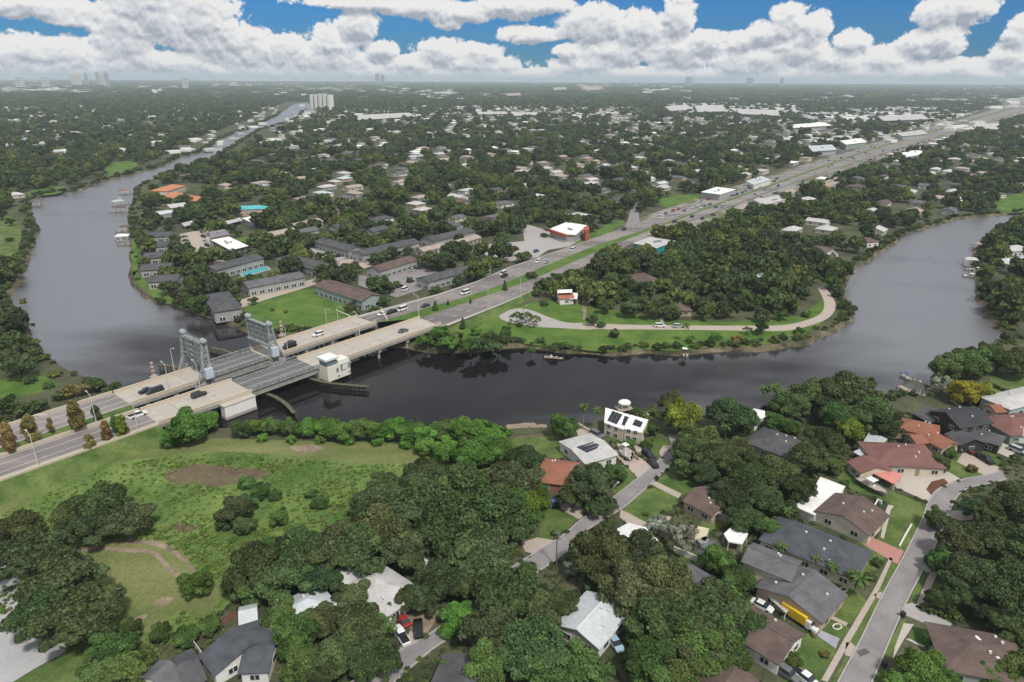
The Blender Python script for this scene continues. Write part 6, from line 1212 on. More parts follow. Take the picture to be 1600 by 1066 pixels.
# ------------------------------------------------------------------ vehicles
CARC = {'white': (.72,.72,.71), 'black': (.012,.012,.014), 'grey': (.14,.145,.15), 'silver': (.45,.46,.47), 'red': (.30,.03,.025), 'blue': (.05,.11,.24), 'dark': (.035,.037,.04), 'tan': (.34,.29,.22), 'maroon': (.12,.03,.03), 'yellow': (.78,.50,.03), 'pale blue': (.35,.48,.58)}
CM = {k: M('car_paint_'+k.replace(' ', '_'), c, .28, .03, .6, spec=.5) for k, c in CARC.items()}
m_tyre = M('tyre', (.02,.02,.02), .9, .1, 2); m_lamp = M('lamp_glass', (.6,.6,.58), .2, .05, 2)
def loft(mb, secs, mi=0):
    """cross sections (x, half width, z0, z1) along the car"""
    b = len(mb.v)
    for x, w, z0, z1 in secs: mb.v += [(x, -w, z0), (x, w, z0), (x, w*.94, z1), (x, -w*.94, z1)]
    n = len(secs)
    for i in range(n-1):
        for k in range(4): mb.f.append((b+i*4+k, b+i*4+(k+1) % 4, b+(i+1)*4+(k+1) % 4, b+(i+1)*4+k)); mb.m.append(mi)
    mb.f += [(b, b+3, b+2, b+1), tuple(b+(n-1)*4+k for k in range(4))]; mb.m += [mi, mi]; return mb
def car_kind(kind):
    L = {'sedan': 4.6, 'suv': 4.9, 'pickup': 5.6, 'van': 5.4}[kind]; h = L/2; B = MB(); G = MB(); z1 = {'sedan': .88, 'suv': 1.05, 'pickup': 1.08, 'van': 1.1}[kind]; zt = {'sedan': 1.42, 'suv': 1.74, 'pickup': 1.80, 'van': 2.05}[kind]
    loft(B, [(-h, .78, .38, z1-.14), (-h+.25, .90, .30, z1-.02), (-.6, .92, .28, z1), (.9, .92, .28, z1), (h-.5, .89, .3, z1-.14), (h, .74, .38, z1-.32)])
    c0, c1, r0, r1 = {'sedan': (-1.6, 1.15, -1.0, .35), 'suv': (-2.2, 1.25, -2.0, .6), 'pickup': (-.7, 1.45, -.55, .8), 'van': (-2.5, 1.9, -2.4, 1.2)}[kind]
    G.add([(c0,-.84,z1-.02),(c1,-.84,z1-.02),(c1,.84,z1-.02),(c0,.84,z1-.02),(r0,-.66,zt-.05),(r1,-.66,zt-.05),(r1,.66,zt-.05),(r0,.66,zt-.05)], [(0,1,5,4),(1,2,6,5),(2,3,7,6),(3,0,4,7),(4,5,6,7)])
    T = MB(); T.add([(r0-.03,-.69,zt-.05),(r1+.03,-.69,zt-.05),(r1+.03,.69,zt-.05),(r0-.03,.69,zt-.05),(r0+.1,-.6,zt),(r1-.1,-.6,zt),(r1-.1,.6,zt),(r0+.1,.6,zt)], [(0,1,5,4),(1,2,6,5),(2,3,7,6),(3,0,4,7),(4,5,6,7),(0,3,2,1)])
    if kind == 'pickup': B.box((-1.65, 0, z1+.01), (1.9, 1.5, .03), 0, 1)
    W = MB().add(*disc((0, 0, 0), .34, .24, 12)).mesh('wheel', m_tyre)
    return B.mesh('car_body', [CM['white'], m_tyre]), G.mesh('car_windows', m_glass), T.mesh('car_roof', CM['white']), W, L
CK = {k: car_kind(k) for k in ('sedan', 'suv', 'pickup', 'van')}
def car(p, rz, kind, colour, label, group=None, wheels=True):
    b, gl, t, w, L = CK[kind]; e = empty({'sedan': 'car', 'suv': 'car', 'pickup': 'pickup_truck', 'van': 'van'}[kind], p, rz, label, {'sedan': 'car', 'suv': 'car', 'pickup': 'pickup truck', 'van': 'van'}[kind], group)
    put('body', b, e, mat=CM[colour]); put('windows', gl, e); put('roof', t, e, mat=CM[colour])
    if wheels:
        for x in (-L*.3, L*.3):
            for y in (-.8, .8): put('wheel', w, e, (x, y, .34))
    return e
def heading(p, q): d = g(*q)-g(*p); return math.atan2(d.y, d.x)
# on the bridges and the highway
for s, n, k, c, lab in ((109.6,14.4,'suv','white','white car crossing the right half of the far bridge'), (95.1,11.6,'van','black','black van just right of the right lift tower'), (97.2,14.6,'sedan','dark','dark car beside the black van on the far bridge'), (134.5,-7.4,'sedan','grey','grey car on the right half of the near bridge'), (44.7,9.4,'van','dark','dark van on the far bridge left of the towers'), (43,12.2,'sedan','black','black car alongside the dark van on the far bridge'), (52.6,-3.6,'suv','dark','dark car on the near bridge before the opening span'), (34,-3.4,'pickup','white','white pickup on the near road where the bridge begins'),
    (142.2,15,'sedan','white','white car where the far bridge meets the road'), (146.6,14,'pickup','black','black pickup between two white vehicles past the far bridge'), (151.8,13.3,'van','white','white van behind the black pickup past the far bridge'), (162.2,9.6,'sedan','dark','dark car by the median just past the far bridge'), (187.7,9.8,'van','white','white van alone on the highway beside the pointed trees')): car(fr(s, n, 5.07), ANG+(math.pi if n > 0 else 0), k, c, lab, 'vehicles on the bridges')
def on_road(l, r, py, t):
    """point of the carriageway seen at photo row py, share t across"""
    c = line_pts(l, r, t); P = np.array(c); v = pix(P[:, 0], P[:, 1], P[:, 2])[1]; i = int(np.argmin(np.abs(v-py))); i = min(max(i, 0), len(c)-2); a, b = Vector(c[i]), Vector(c[i+1]); va, vb = v[i], v[i+1]; k = min(1, max(0, (py-va)/(vb-va) if vb != va else 0)); q = a.lerp(b, k); d = b-a; return Vector((q.x, q.y, q.z+.07)), math.atan2(d.y, d.x)
for py, t, k, c, lab in ((436,.3,'sedan','white','white car opposite the white highway apartments'), (433,.55,'suv','black','black car leading the white pair by the highway apartments'), (430,.35,'van','white','white van nearest to the shops on the far carriageway'), (414,.4,'suv','white','white car on the highway below the red banded shop'), (411,.7,'sedan','silver','silver car beside the white one below the shop'), (392,.5,'van','white','white van approaching the planted median'), (360,.3,'suv','black','black car turning by the side street')): p, a = on_road(wl, wr, py, t); car(p, a+math.pi, k, c, lab, 'cars on the far carriageway')
jr = random.Random(8); cols = ['white','white','dark','black','grey','silver','red','white','dark','blue','tan']; cnt = {}
rows = []
for lane, t, y0, y1, st in (('left', .18, 338, 283, 2.9), ('middle', .5, 342, 276, 2.6), ('right', .82, 338, 282, 3.1)):
    y = y0
    while y > y1: rows.append((lane, t, y)); y -= st*jr.uniform(.8, 1.5)*(y/340)
for i, (lane, t, y) in enumerate(rows):
    p, a = on_road(wl, wr, y, t+jr.uniform(-.03, .03)); k = jr.choice(['sedan','suv','suv','pickup','van','sedan']); c = jr.choice(cols); cnt[lane] = cnt.get(lane, -1)+1
    car(p, a+math.pi, k, c, '%s %s, %s from the near end in the %s lane of the queue' % (c, {'sedan': 'car', 'suv': 'tall car', 'pickup': 'pickup', 'van': 'van'}[k], ordinal(cnt[lane]), lane), 'queue of traffic on the far carriageway', y > 318)
cn = 0
for lane, t, y in [('', .25, 348), ('', .6, 340), ('', .4, 332), ('', .75, 326), ('', .3, 318), ('', .6, 309), ('', .4, 300), ('', .7, 292), ('', .3, 283), ('', .6, 274), ('', .5, 262), ('', .3, 250), ('', .7, 243)]:
    p, a = on_road(el, er, y, t); c = jr.choice(cols); k = jr.choice(['sedan','suv','pickup','van']); car(p, a, k, c, '%s %s on the right carriageway, %s counted from the shops' % (c, {'sedan': 'car', 'suv': 'tall car', 'pickup': 'pickup', 'van': 'van'}[k], ordinal(cn)), 'cars on the right carriageway', False); cn += 1
cn = 0
for y in np.linspace(268, 175, 44):
    l, r = ((wl, wr), (el, er))[jr.random() < .45]; p, a = on_road(l, r, y+jr.uniform(-1.5, 1.5), jr.uniform(.12, .88)); c = jr.choice(cols); k = jr.choice(['sedan','suv','pickup','van']); car(p, a, k, c, '%s %s far up the highway, %s in line' % (c, {'sedan': 'car', 'suv': 'tall car', 'pickup': 'pickup', 'van': 'van'}[k], ordinal(cn)), 'cars far up the highway', False); cn += 1
# parked
def parked(rows, where, group):
    for i, (x, y, hx, hy, k, c) in enumerate(rows): q = g(x, y, LAND); car((q.x, q.y, LAND+.06), heading((x, y), (hx, hy)), k, c, '%s %s parked %s, %s from the left' % (c, {'sedan': 'car', 'suv': 'tall car', 'pickup': 'pickup', 'van': 'van'}[k], where, ordinal(i)), group)
pr = random.Random(4); pk = lambda: pr.choice(['sedan','suv','sedan','pickup']); pc = lambda: pr.choice(['white','dark','grey','silver','black','blue','white'])
parked([(288,371,294,370,'sedan','grey'), (290,377,296,376,'sedan','dark'), (293,383,299,382,'suv','silver'), (296,390,302,389,'sedan','white')], 'on the left of the apartment car park', 'cars in the apartment car park')
parked([(316,364,322,366,'sedan','grey'), (318,371,324,373,'suv','dark'), (321,378,327,380,'sedan','silver'), (324,385,330,387,'suv','black'), (329,393,335,395,'sedan','grey'), (341,402,347,400,'sedan','white'), (350,405,356,403,'suv','dark')], 'beside the white flat roofed block', 'cars in the apartment car park')
parked([(598,428,604,427,'van','white'), (612,424,618,423,'suv','grey'), (622,421,628,420,'sedan','dark'), (632,418,638,417,'sedan','white'), (624,449,629,447,'suv','black'), (633,454,637,452,'van','white'), (642,441,647,439,'sedan','dark'), (605,449,610,447,'sedan','grey'), (645,424,650,423,'sedan','silver'), (652,421,657,420,'sedan','dark')], 'behind the highway apartments', 'cars behind the highway apartments')
parked([(512,397,517,396,'sedan','dark'), (520,399,525,398,'sedan','white'), (527,402,532,401,'suv','black'), (555,412,560,411,'sedan','maroon')], 'by the small dark roofed apartments', 'cars by the dark roofed apartments')
parked([(748,396,752,394,'sedan','grey'), (757,392,761,390,'suv','dark'), (768,387,772,385,'sedan','white'), (780,384,784,382,'suv','black'), (795,383,799,382,'sedan','blue'), (838,394,843,392,'suv','blue')], 'left of the red banded shop', 'cars left of the shop')
parked([(1322,240,1326,238,'sedan','white'), (1330,236,1334,234,'suv','dark'), (1338,232,1342,230,'sedan','silver'), (1310,241,1314,239,'sedan','blue')], 'on the dark car park', 'cars on the dark car park')
for x, y, hx, hy, k, c, lab in ((1031,511,1038,511,'suv','white','white car parked on the riverside road, left of two'), (1060,512,1067,512,'suv','silver','silver white car parked on the riverside road, right of two'), (654,986,653,970,'suv','black','long black car parked by centre street at the pale drive'), (629,972,622,964,'sedan','red','dark red car under the oak edge beside the pale drive'), (627,997,621,987,'pickup','white','white pickup nosing out from under the oak by the drive'), (1013,714,1023,722,'suv','black','black car on the drive below the white solar house'), (1020,727,1024,731,'sedan','black','black car at the kerb end of the white house drive'), (866,789,872,786,'sedan','blue','blue grey car beside the rust roofed brick house'), (1228,1056,1238,1063,'suv','grey','grey car at the bottom edge beside the brown house'), (1257,1064,1265,1070,'pickup','white','white pickup cut by the bottom edge'), (961,1008,965,1014,'sedan','pale blue','pale blue car glimpsed under the metal roofed house tree'), (1512,706,1524,713,'sedan','maroon','maroon car at the top of the curved street drive'), (1538,720,1549,727,'pickup','black','black pickup on the drive below the black house'), (1493,834,1484,840,'pickup','white','white pickup under the trees across the east street'), (1508,1046,1500,1042,'sedan','white','white car half under the roof line at the bottom right'), (480,1055,470,1049,'sedan','dark','dark car in the yard at the bottom left'), (932,682,940,686,'suv','grey','grey car on the patio between the two river houses'), (1190,950,1200,955,'sedan','white','white car under the carport of the grey shingled house'), (1590,707,1600,711,'suv','silver','silver car at the right edge below the pale drive')):
    q = g(x, y, LAND); car((q.x, q.y, LAND+.08), heading((x, y), (hx, hy)), k, c, lab)
cn = 0; fr_ = random.Random(31)
for i in range(len(er)-1):
    if not 440 < er[i][1] < 1250: continue
    a, b = Vector(er[i]), Vector(er[i+1]); d = (b-a).normalized(); n = Vector((d.y, -d.x, 0)); k = max(1, int((b-a).length/16))
    for j in range(k):
        if fr_.random() < .4: continue
        p = a.lerp(b, (j+fr_.random())/k)+n*fr_.uniform(3.5, 11); c = fr_.choice(cols); kd = fr_.choice(['sedan', 'suv', 'pickup', 'sedan'])
        car((p.x, p.y, LAND+.06), math.atan2(d.y, d.x)+fr_.choice([0, 1.57, 1.57]), kd, c, '%s %s parked in front of the near side shops, %s up the highway' % (c, {'sedan': 'car', 'suv': 'tall car', 'pickup': 'pickup'}[kd], ordinal(cn)), 'cars parked along the highway shops', False); cn += 1
# yellow box truck
q = g(1248, 972, LAND); a = heading((1237, 964), (1268, 985)); e = empty('box_truck', (q.x, q.y, LAND+.06), a, 'yellow box truck with a white cab on the grey drive', 'truck')
MB().box((-.9, 0, 1.75), (5.2, 2.0, 1.9)).build('cargo_box', [CM['yellow']], e); loft(MB(), [(1.75, .9, .5, 2.1), (2.6, .92, .45, 2.05), (2.9, .9, .45, 1.3), (3.9, .8, .5, 1.1)]).build('cab', [CM['white']], e); MB().box((2.66, 0, 1.65), (.5, 1.5, .6)).build('windscreen', [m_glass], e); MB().box((.2, 0, .6), (6.2, 1.2, .25)).build('chassis', [m_steel2], e)
for x in (-2.3, 2.9):
    for y in (-.85, .85): put('wheel', CK['van'][3], e, (x, y, .4), 0, (1.2, 1, 1.2))
# ------------------------------------------------------------------ boats, docks
m_deckw = M('dock_boards', (.30,.25,.20), .9, .2, .8, (.38,.33,.27)); m_hull = M('boat_hull', (.74,.74,.72), .35, .04, .6, spec=.5); m_canvas = M('blue_canvas', (.04,.10,.25), .8, .1, .8)
def boat(p, rz, L, label, hull=None, top=True, trailer=False, z=0):
    e = empty('boat', (p[0], p[1], z), rz, label, 'boat'); w = L*.17; mb = MB(); S = [(-.5, .85, .1), (-.1, 1, .05), (.2, .92, .1), (.38, .55, .22), (.5, .04, .42)]; b = 0
    for x, k, kz in S: mb.v += [(x*L, -w*k, .75+kz*.5), (x*L, -w*k*.6, kz*.9), (x*L, w*k*.6, kz*.9), (x*L, w*k, .75+kz*.5)]
    for i in range(len(S)-1):
        for k in range(3): mb.f.append((i*4+k, i*4+k+1, i*4+k+5, i*4+k+4)); mb.m.append(0)
    mb.f.append((0, 1, 2, 3)); mb.m.append(0); mb.build('hull', [hull or m_hull], e)
    MB().add([(-.48*L, -w*.78, .55), (.25*L, -w*.78, .58), (.25*L, w*.78, .58), (-.48*L, w*.78, .55)], [(0, 1, 2, 3)]).add([(.25*L, -w*.8, .84), (.47*L, -w*.05, .97), (.47*L, w*.05, .97), (.25*L, w*.8, .84)], [(0, 1, 2, 3)]).build('deck', [m_pave], e)
    MB().box((-.02*L, 0, .95), (L*.14, w*.7, .8), 0, 0, .8).build('console', [m_hull], e); MB().box((.04*L, 0, 1.42), (.08, w*.66, .35)).build('windscreen', [m_glass], e); MB().box((-.53*L, 0, .75), (.45, .4, .9)).build('outboard_motor', [m_tyre], e)
    if top:
        o = MB().box((-.06*L, 0, 2.25), (L*.26, w*1.5, .1)).build('canopy', [m_hull if top is True else top], e)
        for x in (-.17, .05):
            for y in (-.6, .6): MB().tube((x*L, y*w, .6), (x*L, y*w, 2.2), .03, n=4).build('canopy_post', [m_steel], o)
    if trailer:
        t = MB().box((0, 0, -.15), (L*1.05, .2, .15)).box((-.2*L, 0, -.15), (.15, w*1.9, .12)).build('trailer', [m_steel], e)
        for y in (-1, 1): put('wheel', CK['sedan'][3], t, (-.2*L, y*w, -.3))
    return e
def onshore(x, y, hx, hy, L, label, **k): q = g(x, y, LAND); return boat((q.x, q.y), heading((x, y), (hx, hy)), L, label, trailer=True, z=LAND+.7, **k)
onshore(975, 708, 966, 702, 6.5, 'white boat on a trailer in the drive beside the pale low house'); onshore(976, 716, 968, 711, 5.0, 'smaller white boat on the drive below the trailered one', top=False)
onshore(1362, 766, 1392, 783, 8.5, 'long grey boat on a trailer on the lawn behind the brown gabled house', hull=M('grey_hull', (.36,.39,.4), .4, .06, .5), top=m_metal if False else True)
onshore(1491, 704, 1480, 700, 4.0, 'small pale boat on the grass below the orange tile house', top=False)
def dock(pts, label, w=1.8, roof=None, z=.9, name='dock'):
    P = [g(*p, z) for p in pts]; a, b = P[0], P[1]; L = (b-a).length; ang = math.atan2(b.y-a.y, b.x-a.x); c = (a+b)/2; e = empty(name, (c.x, c.y, 0), ang, label, 'boathouse' if roof else 'dock')
    n = min(60, max(6, int(L/.7))); pl = MB().box((0, 0, 0), (L/n*.92, w, .08)).mesh('plank', m_deckw)
    for i in range(n): put('plank', pl, e, (-L/2+L*(i+.5)/n, 0, z))
    for s in (-1, 1): MB().box((0, s*(w/2-.1), z-.14), (L, .16, .18)).build('beam', [m_timber], e)
    for i in range(max(2, int(L/3.5)+1)):
        for s in (-1, 1): MB().tube((-L/2+L*i/max(1, int(L/3.5)), s*w/2, -3), (-L/2+L*i/max(1, int(L/3.5)), s*w/2, z+.5), .13, n=6).build('pile', [m_timber], e)
    if roof:
        rl, rw, rh, rm, side = roof; o = rw/2*side+side*w/2
        for x in (-.45, 0, .45):
            for y in (-.46, .46): MB().box((x*rl, o+y*rw, rh/2), (.2, .2, rh)).build('post', [m_trim], e)
        v = [(-rl/2,o-rw/2,rh),(rl/2,o-rw/2,rh),(rl/2,o+rw/2,rh),(-rl/2,o+rw/2,rh),(-rl*.3,o,rh+1.1),(rl*.3,o,rh+1.1)]
        MB().add(v, [(0,1,5,4),(2,3,4,5),(1,2,5),(3,0,4),(3,2,1,0)]).build('roof', [rm], e)
        for z_ in (rh*.5, rh*.8): MB().box((0, o+rw*.46, z_), (rl*.92, .08, .12)).box((0, o-rw*.46, z_), (rl*.92, .08, .12)).build('rail', [m_trim], e)
    return e
dock([(44,322),(62,322)], 'grey roofed two-bay boathouse on the far left shore', 2, (9,8,4.6,r_grey,1), name='boathouse'); dock([(186,304),(204,302)], 'upper rust roofed boathouse of the group on the river bend', 1.8, (7,6,3.6,r_red,1), name='boathouse'); dock([(176,322),(202,318)], 'pale framed boathouse below the rust roofed one', 1.8, (9,6,3.6,r_pale,1), name='boathouse'); dock([(170,331),(200,330)], 'brown roofed boathouse nearest midstream at the bend', 1.8, (8,6,3.4,r_brown,1), name='boathouse')
dock([(180,362),(212,360)], 'brown roofed boathouse beside the waterfront townhouses', 1.8, (8,5,3.2,r_brown,1), name='boathouse'); dock([(182,372),(208,371)], 'white topped boathouse just below the brown roofed one', 1.8, (8,6,3.2,r_white,-1), name='boathouse'); dock([(184,382),(208,381)], 'plain plank dock lowest of the group by the townhouses')
dock([(1405,603),(1440,619)], 'wooden dock with a dark boat cover beside the near right bank', 2.4, (6,5,2.6,M('dark_canvas', (.10,.09,.08), .9, .15, .8),1)); dock([(1506,414),(1530,416)], 'dark roofed boathouse among the moored boats on the right shore', 2, (7,6,3.8,r_pale,1), name='boathouse'); dock([(1516,428),(1540,432)], 'plain dock below the dark roofed boathouse on the right shore'); dock([(1522,390),(1545,386)], 'small tan roofed boathouse, upper one on the right shore', 1.6, (5,5,3,r_tan,1), name='boathouse'); dock([(850,558),(880,560)], 'low dark dock off the riverside park', 1.4, None, .5); dock([(1553,498),(1562,506)], 'tiny landing by the shaded inlet on the right shore', 1.4); dock([(1130,247+0*1),(1131,248)], 'tiny landing', 1) if False else None
for x, y, hx, hy, L, lab, k in ((1069,552,1064,538,7.5,'white boat moored with its bow to the muddy park shore',{}), (1516,422,1530,421,7,'boat with a blue cover under the boathouse on the right shore',{'top': m_canvas}), (1520,434,1545,437,9,'white cabin boat below the boathouse on the right shore',{}), (1528,424,1545,424,6,'white boat tucked behind the blue covered one',{}), (1545,438,1556,439,6,'brown hulled boat close to the right bank',{'hull': m_timber}), (190,377,205,376,6,'white boat between the townhouse docks',{}), (188,311,200,310,6,'white boat in the pale boathouses at the bend',{}), (1547,490,1556,490,5,'orange tan skiff drawn into the shaded inlet',{'hull': m_trim, 'top': False}), (862,560,872,561,6,'dark skiff tied to the low park dock',{'hull': m_tyre, 'top': False}), (1436,600,1424,594,6,'covered boat beside the wooden dock',{'top': False, 'hull': m_steel2}), (1416,592,1424,596,5,'small blue boat hidden behind the wooden dock',{'top': m_canvas})):
    q = g(x, y, 0); boat((q.x, q.y), heading((x, y), (hx, hy)), L, lab, z=-.1, **k)
# river house terrace: white dome canopy over a lift
q = g(975, 642, 0); e = empty('boat_lift', (q.x, q.y, 0), .3, 'white domed canopy over a boat lift behind the solar house', 'boat lift'); v = []; f = []
for j in range(5):
    for i in range(14): t = 2*math.pi*i/14; r_ = 2.1*math.cos(j*.36); v.append((r_*math.cos(t), r_*math.sin(t)*.9, 2.9+.9*math.sin(j*.36)))
for j in range(4):
    for i in range(14): f.append((j*14+i, j*14+(i+1) % 14, (j+1)*14+(i+1) % 14, (j+1)*14+i))
f.append(tuple(range(56, 70))); MB().add(v, f).build('canopy', [m_white], e)
for i in range(4): t = .78+i*1.57; MB().tube((1.9*math.cos(t), 1.6*math.sin(t), -2), (1.9*math.cos(t), 1.6*math.sin(t), 3.0), .12, n=6).build('post', [m_trim], e)
MB().box((0, 0, 1.0), (5, 4, .2)).build('platform', [m_deckw], e); q = g(1010, 652, 1); boat((q.x, q.y), .2, 7, 'white boat behind the white solar house', z=0)
# pool, poles, bins, walls, hedges, rocks
q = gp([(374,427),(383,421),(417,416),(424,421),(378,434)]); c = q[0]; e = empty('swimming_pool', (c[0], c[1], LAND), 0, 'turquoise swimming pool behind the poolside apartments', 'pool'); Q = [(p[0]-c[0], p[1]-c[1]) for p in q]; MB().prism(Q, .02, .10).build('coping', [m_conc], e); cx = sum(p[0] for p in Q)/5; cy = sum(p[1] for p in Q)/5; MB().prism([(cx+(p[0]-cx)*.9, cy+(p[1]-cy)*.9) for p in Q], .03, .13).build('water', [m_poolw], e)
m_upole = M('pole_timber', (.17,.14,.115), .9, .15, 1.5)
for x, y, h, lab in ((955,810,9,'utility pole with a street light on centre street near the lawns'), (869,885,9.5,'utility pole with a dark transformer beside centre street lower down'), (918,498,8,'utility pole at the riverside turning circle'), (818,500,6,'utility pole among the pines by the turning circle')):
    q = g(x, y, LAND); e = empty('utility_pole', (q.x, q.y, LAND), .6, lab, 'utility pole'); MB().tube((0, 0, 0), (0, 0, h), .16, .11).build('pole', [m_upole], e); MB().box((0, 0, h-.5), (1.9, .12, .14)).build('crossarm', [m_upole], e)
    if 'transformer' in lab: MB().tube((0, -.35, h-1.6), (0, -.35, h-.6), .28, n=10).build('transformer', [m_steel2], e)
    else: MB().tube((0, 0, h-.2), (1.6, .3, h+.2), .05, n=5).build('arm', [m_pole], e); MB().box((1.8, .34, h+.2), (.6, .3, .14)).build('lamp_head', [m_pole], e)
binm = M('bin_plastic', (.03,.035,.04), .6, .1, 1)
for x, y, lab in ((1410,964,'black wheelie bin at the kerb beside the wide grey drive'), (1381,1042,'black wheelie bin near the bottom right street edge'), (1026,750,'black wheelie bin beside the middle lawn path'), (618,1014,'black wheelie bin at the foot of the pale drive')):
    q = g(x, y, LAND); e = empty('wheelie_bin', (q.x, q.y, LAND+.05), .4, lab, 'bin'); MB().box((0, 0, .5), (.6, .7, 1.0), 0, 0, 1.15).build('bin_body', [binm], e); MB().box((0, 0, 1.06), (.72, .84, .1)).build('lid', [binm], e); MB().tube((-.3, .35, .1), (.3, .35, .1), .1, n=8).build('wheel', [m_tyre], e)
def wall_line(name, pts, h, t, mat, label, cat, z=LAND, post=0, posts_only=False):
    P = gp(pts, z); e = empty(name, (P[0][0], P[0][1], z), 0, label, cat); P = [(p[0]-P[0][0], p[1]-P[0][1]) for p in [P[0]]+P[1:]]
    for a, b in zip(P[:-1], P[1:]):
        L = math.dist(a, b); an = math.atan2(b[1]-a[1], b[0]-a[0])
        if post:
            k = max(1, int(L/post))
            for i in range(k):
                u = (i+.5)/k; MB().box((a[0]+(b[0]-a[0])*u, a[1]+(b[1]-a[1])*u, h/2), (L/k-.06, t, h), an).build('panel', [mat], e)
                u = i/k; MB().box((a[0]+(b[0]-a[0])*u, a[1]+(b[1]-a[1])*u, h/2+.05), (.14, .14, h+.1), an).build('post', [mat], e)
        else: MB().box(((a[0]+b[0])/2, (a[1]+b[1])/2, h/2), (L, t, h), an).build('wall', [mat], e)
    return e
wall_line('garden_wall', [(1098,803),(1135,816),(1171,832)], 1.8, .5, m_conc2, 'long pale garden wall behind the back gardens', 'wall'); wall_line('wooden_fence', [(306,1000),(335,982),(370,964)], 1.7, .1, M('fence_boards', (.20,.11,.07), .9, .2, 1), 'brown board fence along the field behind the corner house', 'fence', post=2.4)
wall_line('white_fence', [(290,993),(305,1012),(320,1033)], 1.5, .1, m_trim, 'pale fence between the two bottom left gardens', 'fence', post=2.4); wall_line('border_wall', [(1405,855),(1414,838),(1424,821)], .45, .35, m_trim, 'low cream border wall on the lawn by the pink drive', 'wall'); wall_line('border_wall', [(1465,843),(1473,822)], .45, .3, m_trim, 'low cream border wall on the verge across the east street', 'wall'); wall_line('porch_wall', [(1361,803),(1371,784),(1377,788)], .9, .3, m_trim, 'cream porch wall beside the brown gabled house', 'wall')
wall_line('garden_wall', [(1052,862),(1088,878)], 1.5, .3, m_trim, 'short pale wall right of the grey garden shed', 'wall'); wall_line('terrace_wall', [(902,664),(918,674),(932,682)], .9, .4, m_para, 'cream terrace wall left of the white solar house', 'wall'); wall_line('lane_wall', [(956,697),(975,706),(998,720)], .9, .3, m_tan_wall if 'm_tan_wall' in globals() else w_tan, 'tan wall along the drive of the white solar house', 'wall'); wall_line('round_court_wall', [(1270,396),(1283,392),(1300,395),(1308,402),(1305,412),(1290,418),(1272,413)], 1.6, .4, m_trim, 'curved cream wall round a court at the wooded bend', 'wall')
wall_line('curved_wall', [(499,420),(506,424),(516,426),(528,423),(530,416)], 4.2, .4, w_grey, 'curved pale wall at the end of the dark hip roofed block', 'wall'); wall_line('seawall', [(206,441),(227,460),(248,472),(281,481),(309,492),(338,501)], .7, .6, m_seaw, 'dark seawall below the waterfront townhouses', 'wall', z=1.0); wall_line('seawall', [(1440,621),(1462,618)], .8, .5, m_conc2, 'short seawall beside the wooden dock', 'wall', z=.8)
def hedge(px, h, w, label):
    P = gp(px); e = empty('hedge', (P[0][0], P[0][1], LAND), 0, label, 'hedge'); i = 0
    for a, b in zip(P[:-1], P[1:]):
        L = math.dist(a, b); k = max(1, int(L/(w*.7)))
        for j in range(k): u = (j+.5)/k; o = put('hedge_bush', UND[i % 3], e, (a[0]+(b[0]-a[0])*u-P[0][0], a[1]+(b[1]-a[1])*u-P[0][1], 0), i*1.3, (w*.75, w*.75, h/1.1)); i += 1
hedge([(1545,601),(1565,610),(1585,617)], 1.3, 1.3, 'clipped hedge between the lawns behind the aqua house'); hedge([(1438,952),(1465,960),(1500,968)], 1.4, 1.6, 'low hedge along the wide grey drive'); hedge([(955,692),(975,700),(990,706)], 1.5, 1.4, 'dark hedge at the foot of the white solar house')
rk = M('rubble_rock', (.38,.29,.20), .9, .25, .8, (.25,.20,.16)); rr_ = random.Random(2)
def rock_mesh(s):
    r = random.Random(s); v = [(r.uniform(.8, 1.1)*x, r.uniform(.7, 1.1)*y, r.uniform(.5, .8)*z) for x, y, z in ((-1,-1,-1),(1,-1,-1),(1,1,-1),(-1,1,-1),(-.6,-.7,1),(.7,-.6,1),(.6,.7,1),(-.7,.6,1))]; return MB().add(v, [(0,3,2,1),(4,5,6,7),(0,1,5,4),(1,2,6,5),(2,3,7,6),(3,0,4,7)]).mesh('rock', rk)
RK = [rock_mesh(i) for i in range(5)]; mb = MB()
for i in range(260):
    t = rr_.random(); x = 792+t*62; y = 669-3*math.sin(t*3)+rr_.uniform(-3, 4); q = g(x, y, .6); s = rr_.uniform(.25, .7); me = RK[i % 5]; a = rr_.uniform(0, 6); b = len(mb.v)
    for vv in me.vertices: mb.v.append((q.x+s*(vv.co.x*math.cos(a)-vv.co.y*math.sin(a)), q.y+s*(vv.co.x*math.sin(a)+vv.co.y*math.cos(a)), q.z+s*vv.co.z))
    for p in me.polygons: mb.f.append(tuple(b+k for k in p.vertices)); mb.m.append(0)
mb.build('riprap', [rk])['kind'] = 'stuff'
q = g(830, 664, .3); a = .2
for i, (x, y) in enumerate(((1050,1005+0),(0,0))): pass
e = empty('water_tower', tuple(g(428, 134)), 0, 'thin white mast standing far off left of the river tower', 'mast'); hm = 45; MB().tube((0, 0, 0), (0, 0, hm), 2.2, 1.4, 8).build('shaft', [m_ft3], e); MB().tube((0, 0, hm), (0, 0, hm+9), 6, 3, 10).build('tank', [m_ft3], e)
for x, y in ((0, 0),): pass
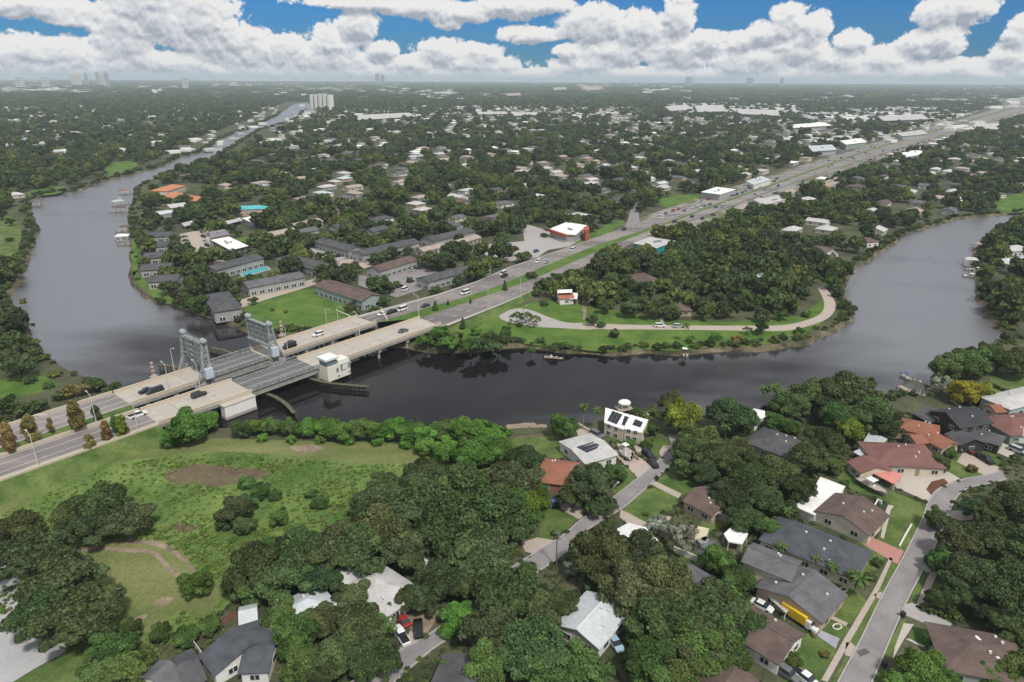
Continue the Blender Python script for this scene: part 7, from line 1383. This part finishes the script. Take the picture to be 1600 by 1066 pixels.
for x, y, lab in ((1318,922,'left of two oval stone flower rings on the east street lawn'), (1308,1035-55,'lower oval stone flower ring on the east street lawn')):
    q = g(x, y, LAND); e = empty('flower_ring', (q.x, q.y, LAND+.03), .5, lab, 'flower bed'); n = 16
    st_ = MB().box((0, 0, .1), (.32, .22, .2)).mesh('stone', m_trim)
    for i in range(n): t = 2*math.pi*i/n; put('stone', st_, e, (.95*math.cos(t), .6*math.sin(t), 0), t+1.57)
    put('plant', WEED[0], e, (0, 0, 0), 0, (.5, .35, .3))
# ------------------------------------------------------------------ labels of trees and far houses, told apart by what they stand nearest to
def size_word(r): return 'broad' if r > 8 else 'rounded' if r > 4.5 else 'small'
LM = np.array([(a, b) for _, a, b in LANDMARKS])
def name_by_landmark(rows, cat, group):
    B = {}
    for o, adj in rows:
        x, y = o.location.x, o.location.y; d = np.hypot(LM[:, 0]-x, LM[:, 1]-y); i = int(np.argmin(d)); B.setdefault((adj, i), []).append((float(d[i]), o))
    for (adj, i), L in B.items():
        L.sort(key=lambda t: t[0])
        for k, (d, o) in enumerate(L):
            tag(o, '%s, %s closest to %s' % (adj, ordinal(k) if k else 'the', LANDMARKS[i][0]) if k else '%s right nearest to %s' % (adj, LANDMARKS[i][0]), cat, group)
name_by_landmark([(e, '%s %s %s' % (size_word(r), TNAME[t], {'oval': 'upright tree', 'cone': 'pointed tree', 'palm': 'palm', 'thin': 'tree'}.get(s, 'tree'))) for e, r, t, s, b, lab in TREES if not b], 'tree', 'trees standing one by one')
name_by_landmark([(e, '%s low shrub' % TNAME[t]) for e, r, t, s, b, lab in TREES if b], 'shrub', 'shrubs in gardens and the field')
name_by_landmark([(e, '%s %s roofed house among trees' % (c, k)) for e, c, k in FARH], 'house', 'houses glimpsed between the trees')
# ------------------------------------------------------------------ haze: the air between here and the horizon
def haze():
    m = bpy.data.materials.new('haze'); m.use_nodes = True; N = m.node_tree.nodes; N.clear(); out = N.new('ShaderNodeOutputMaterial'); v = N.new('ShaderNodeVolumePrincipled')
    v.inputs['Color'].default_value = (.78, .90, 1, 1); v.inputs['Density'].default_value = 8.5e-5; v.inputs['Anisotropy'].default_value = 0
    m.node_tree.links.new(v.outputs[0], out.inputs['Volume'])
    o = MB().box((0, 8000, 73.5), (35000, 18400, 153)).build('haze', [m]); o['kind'] = 'stuff'
HAZE = True
if HAZE: haze()
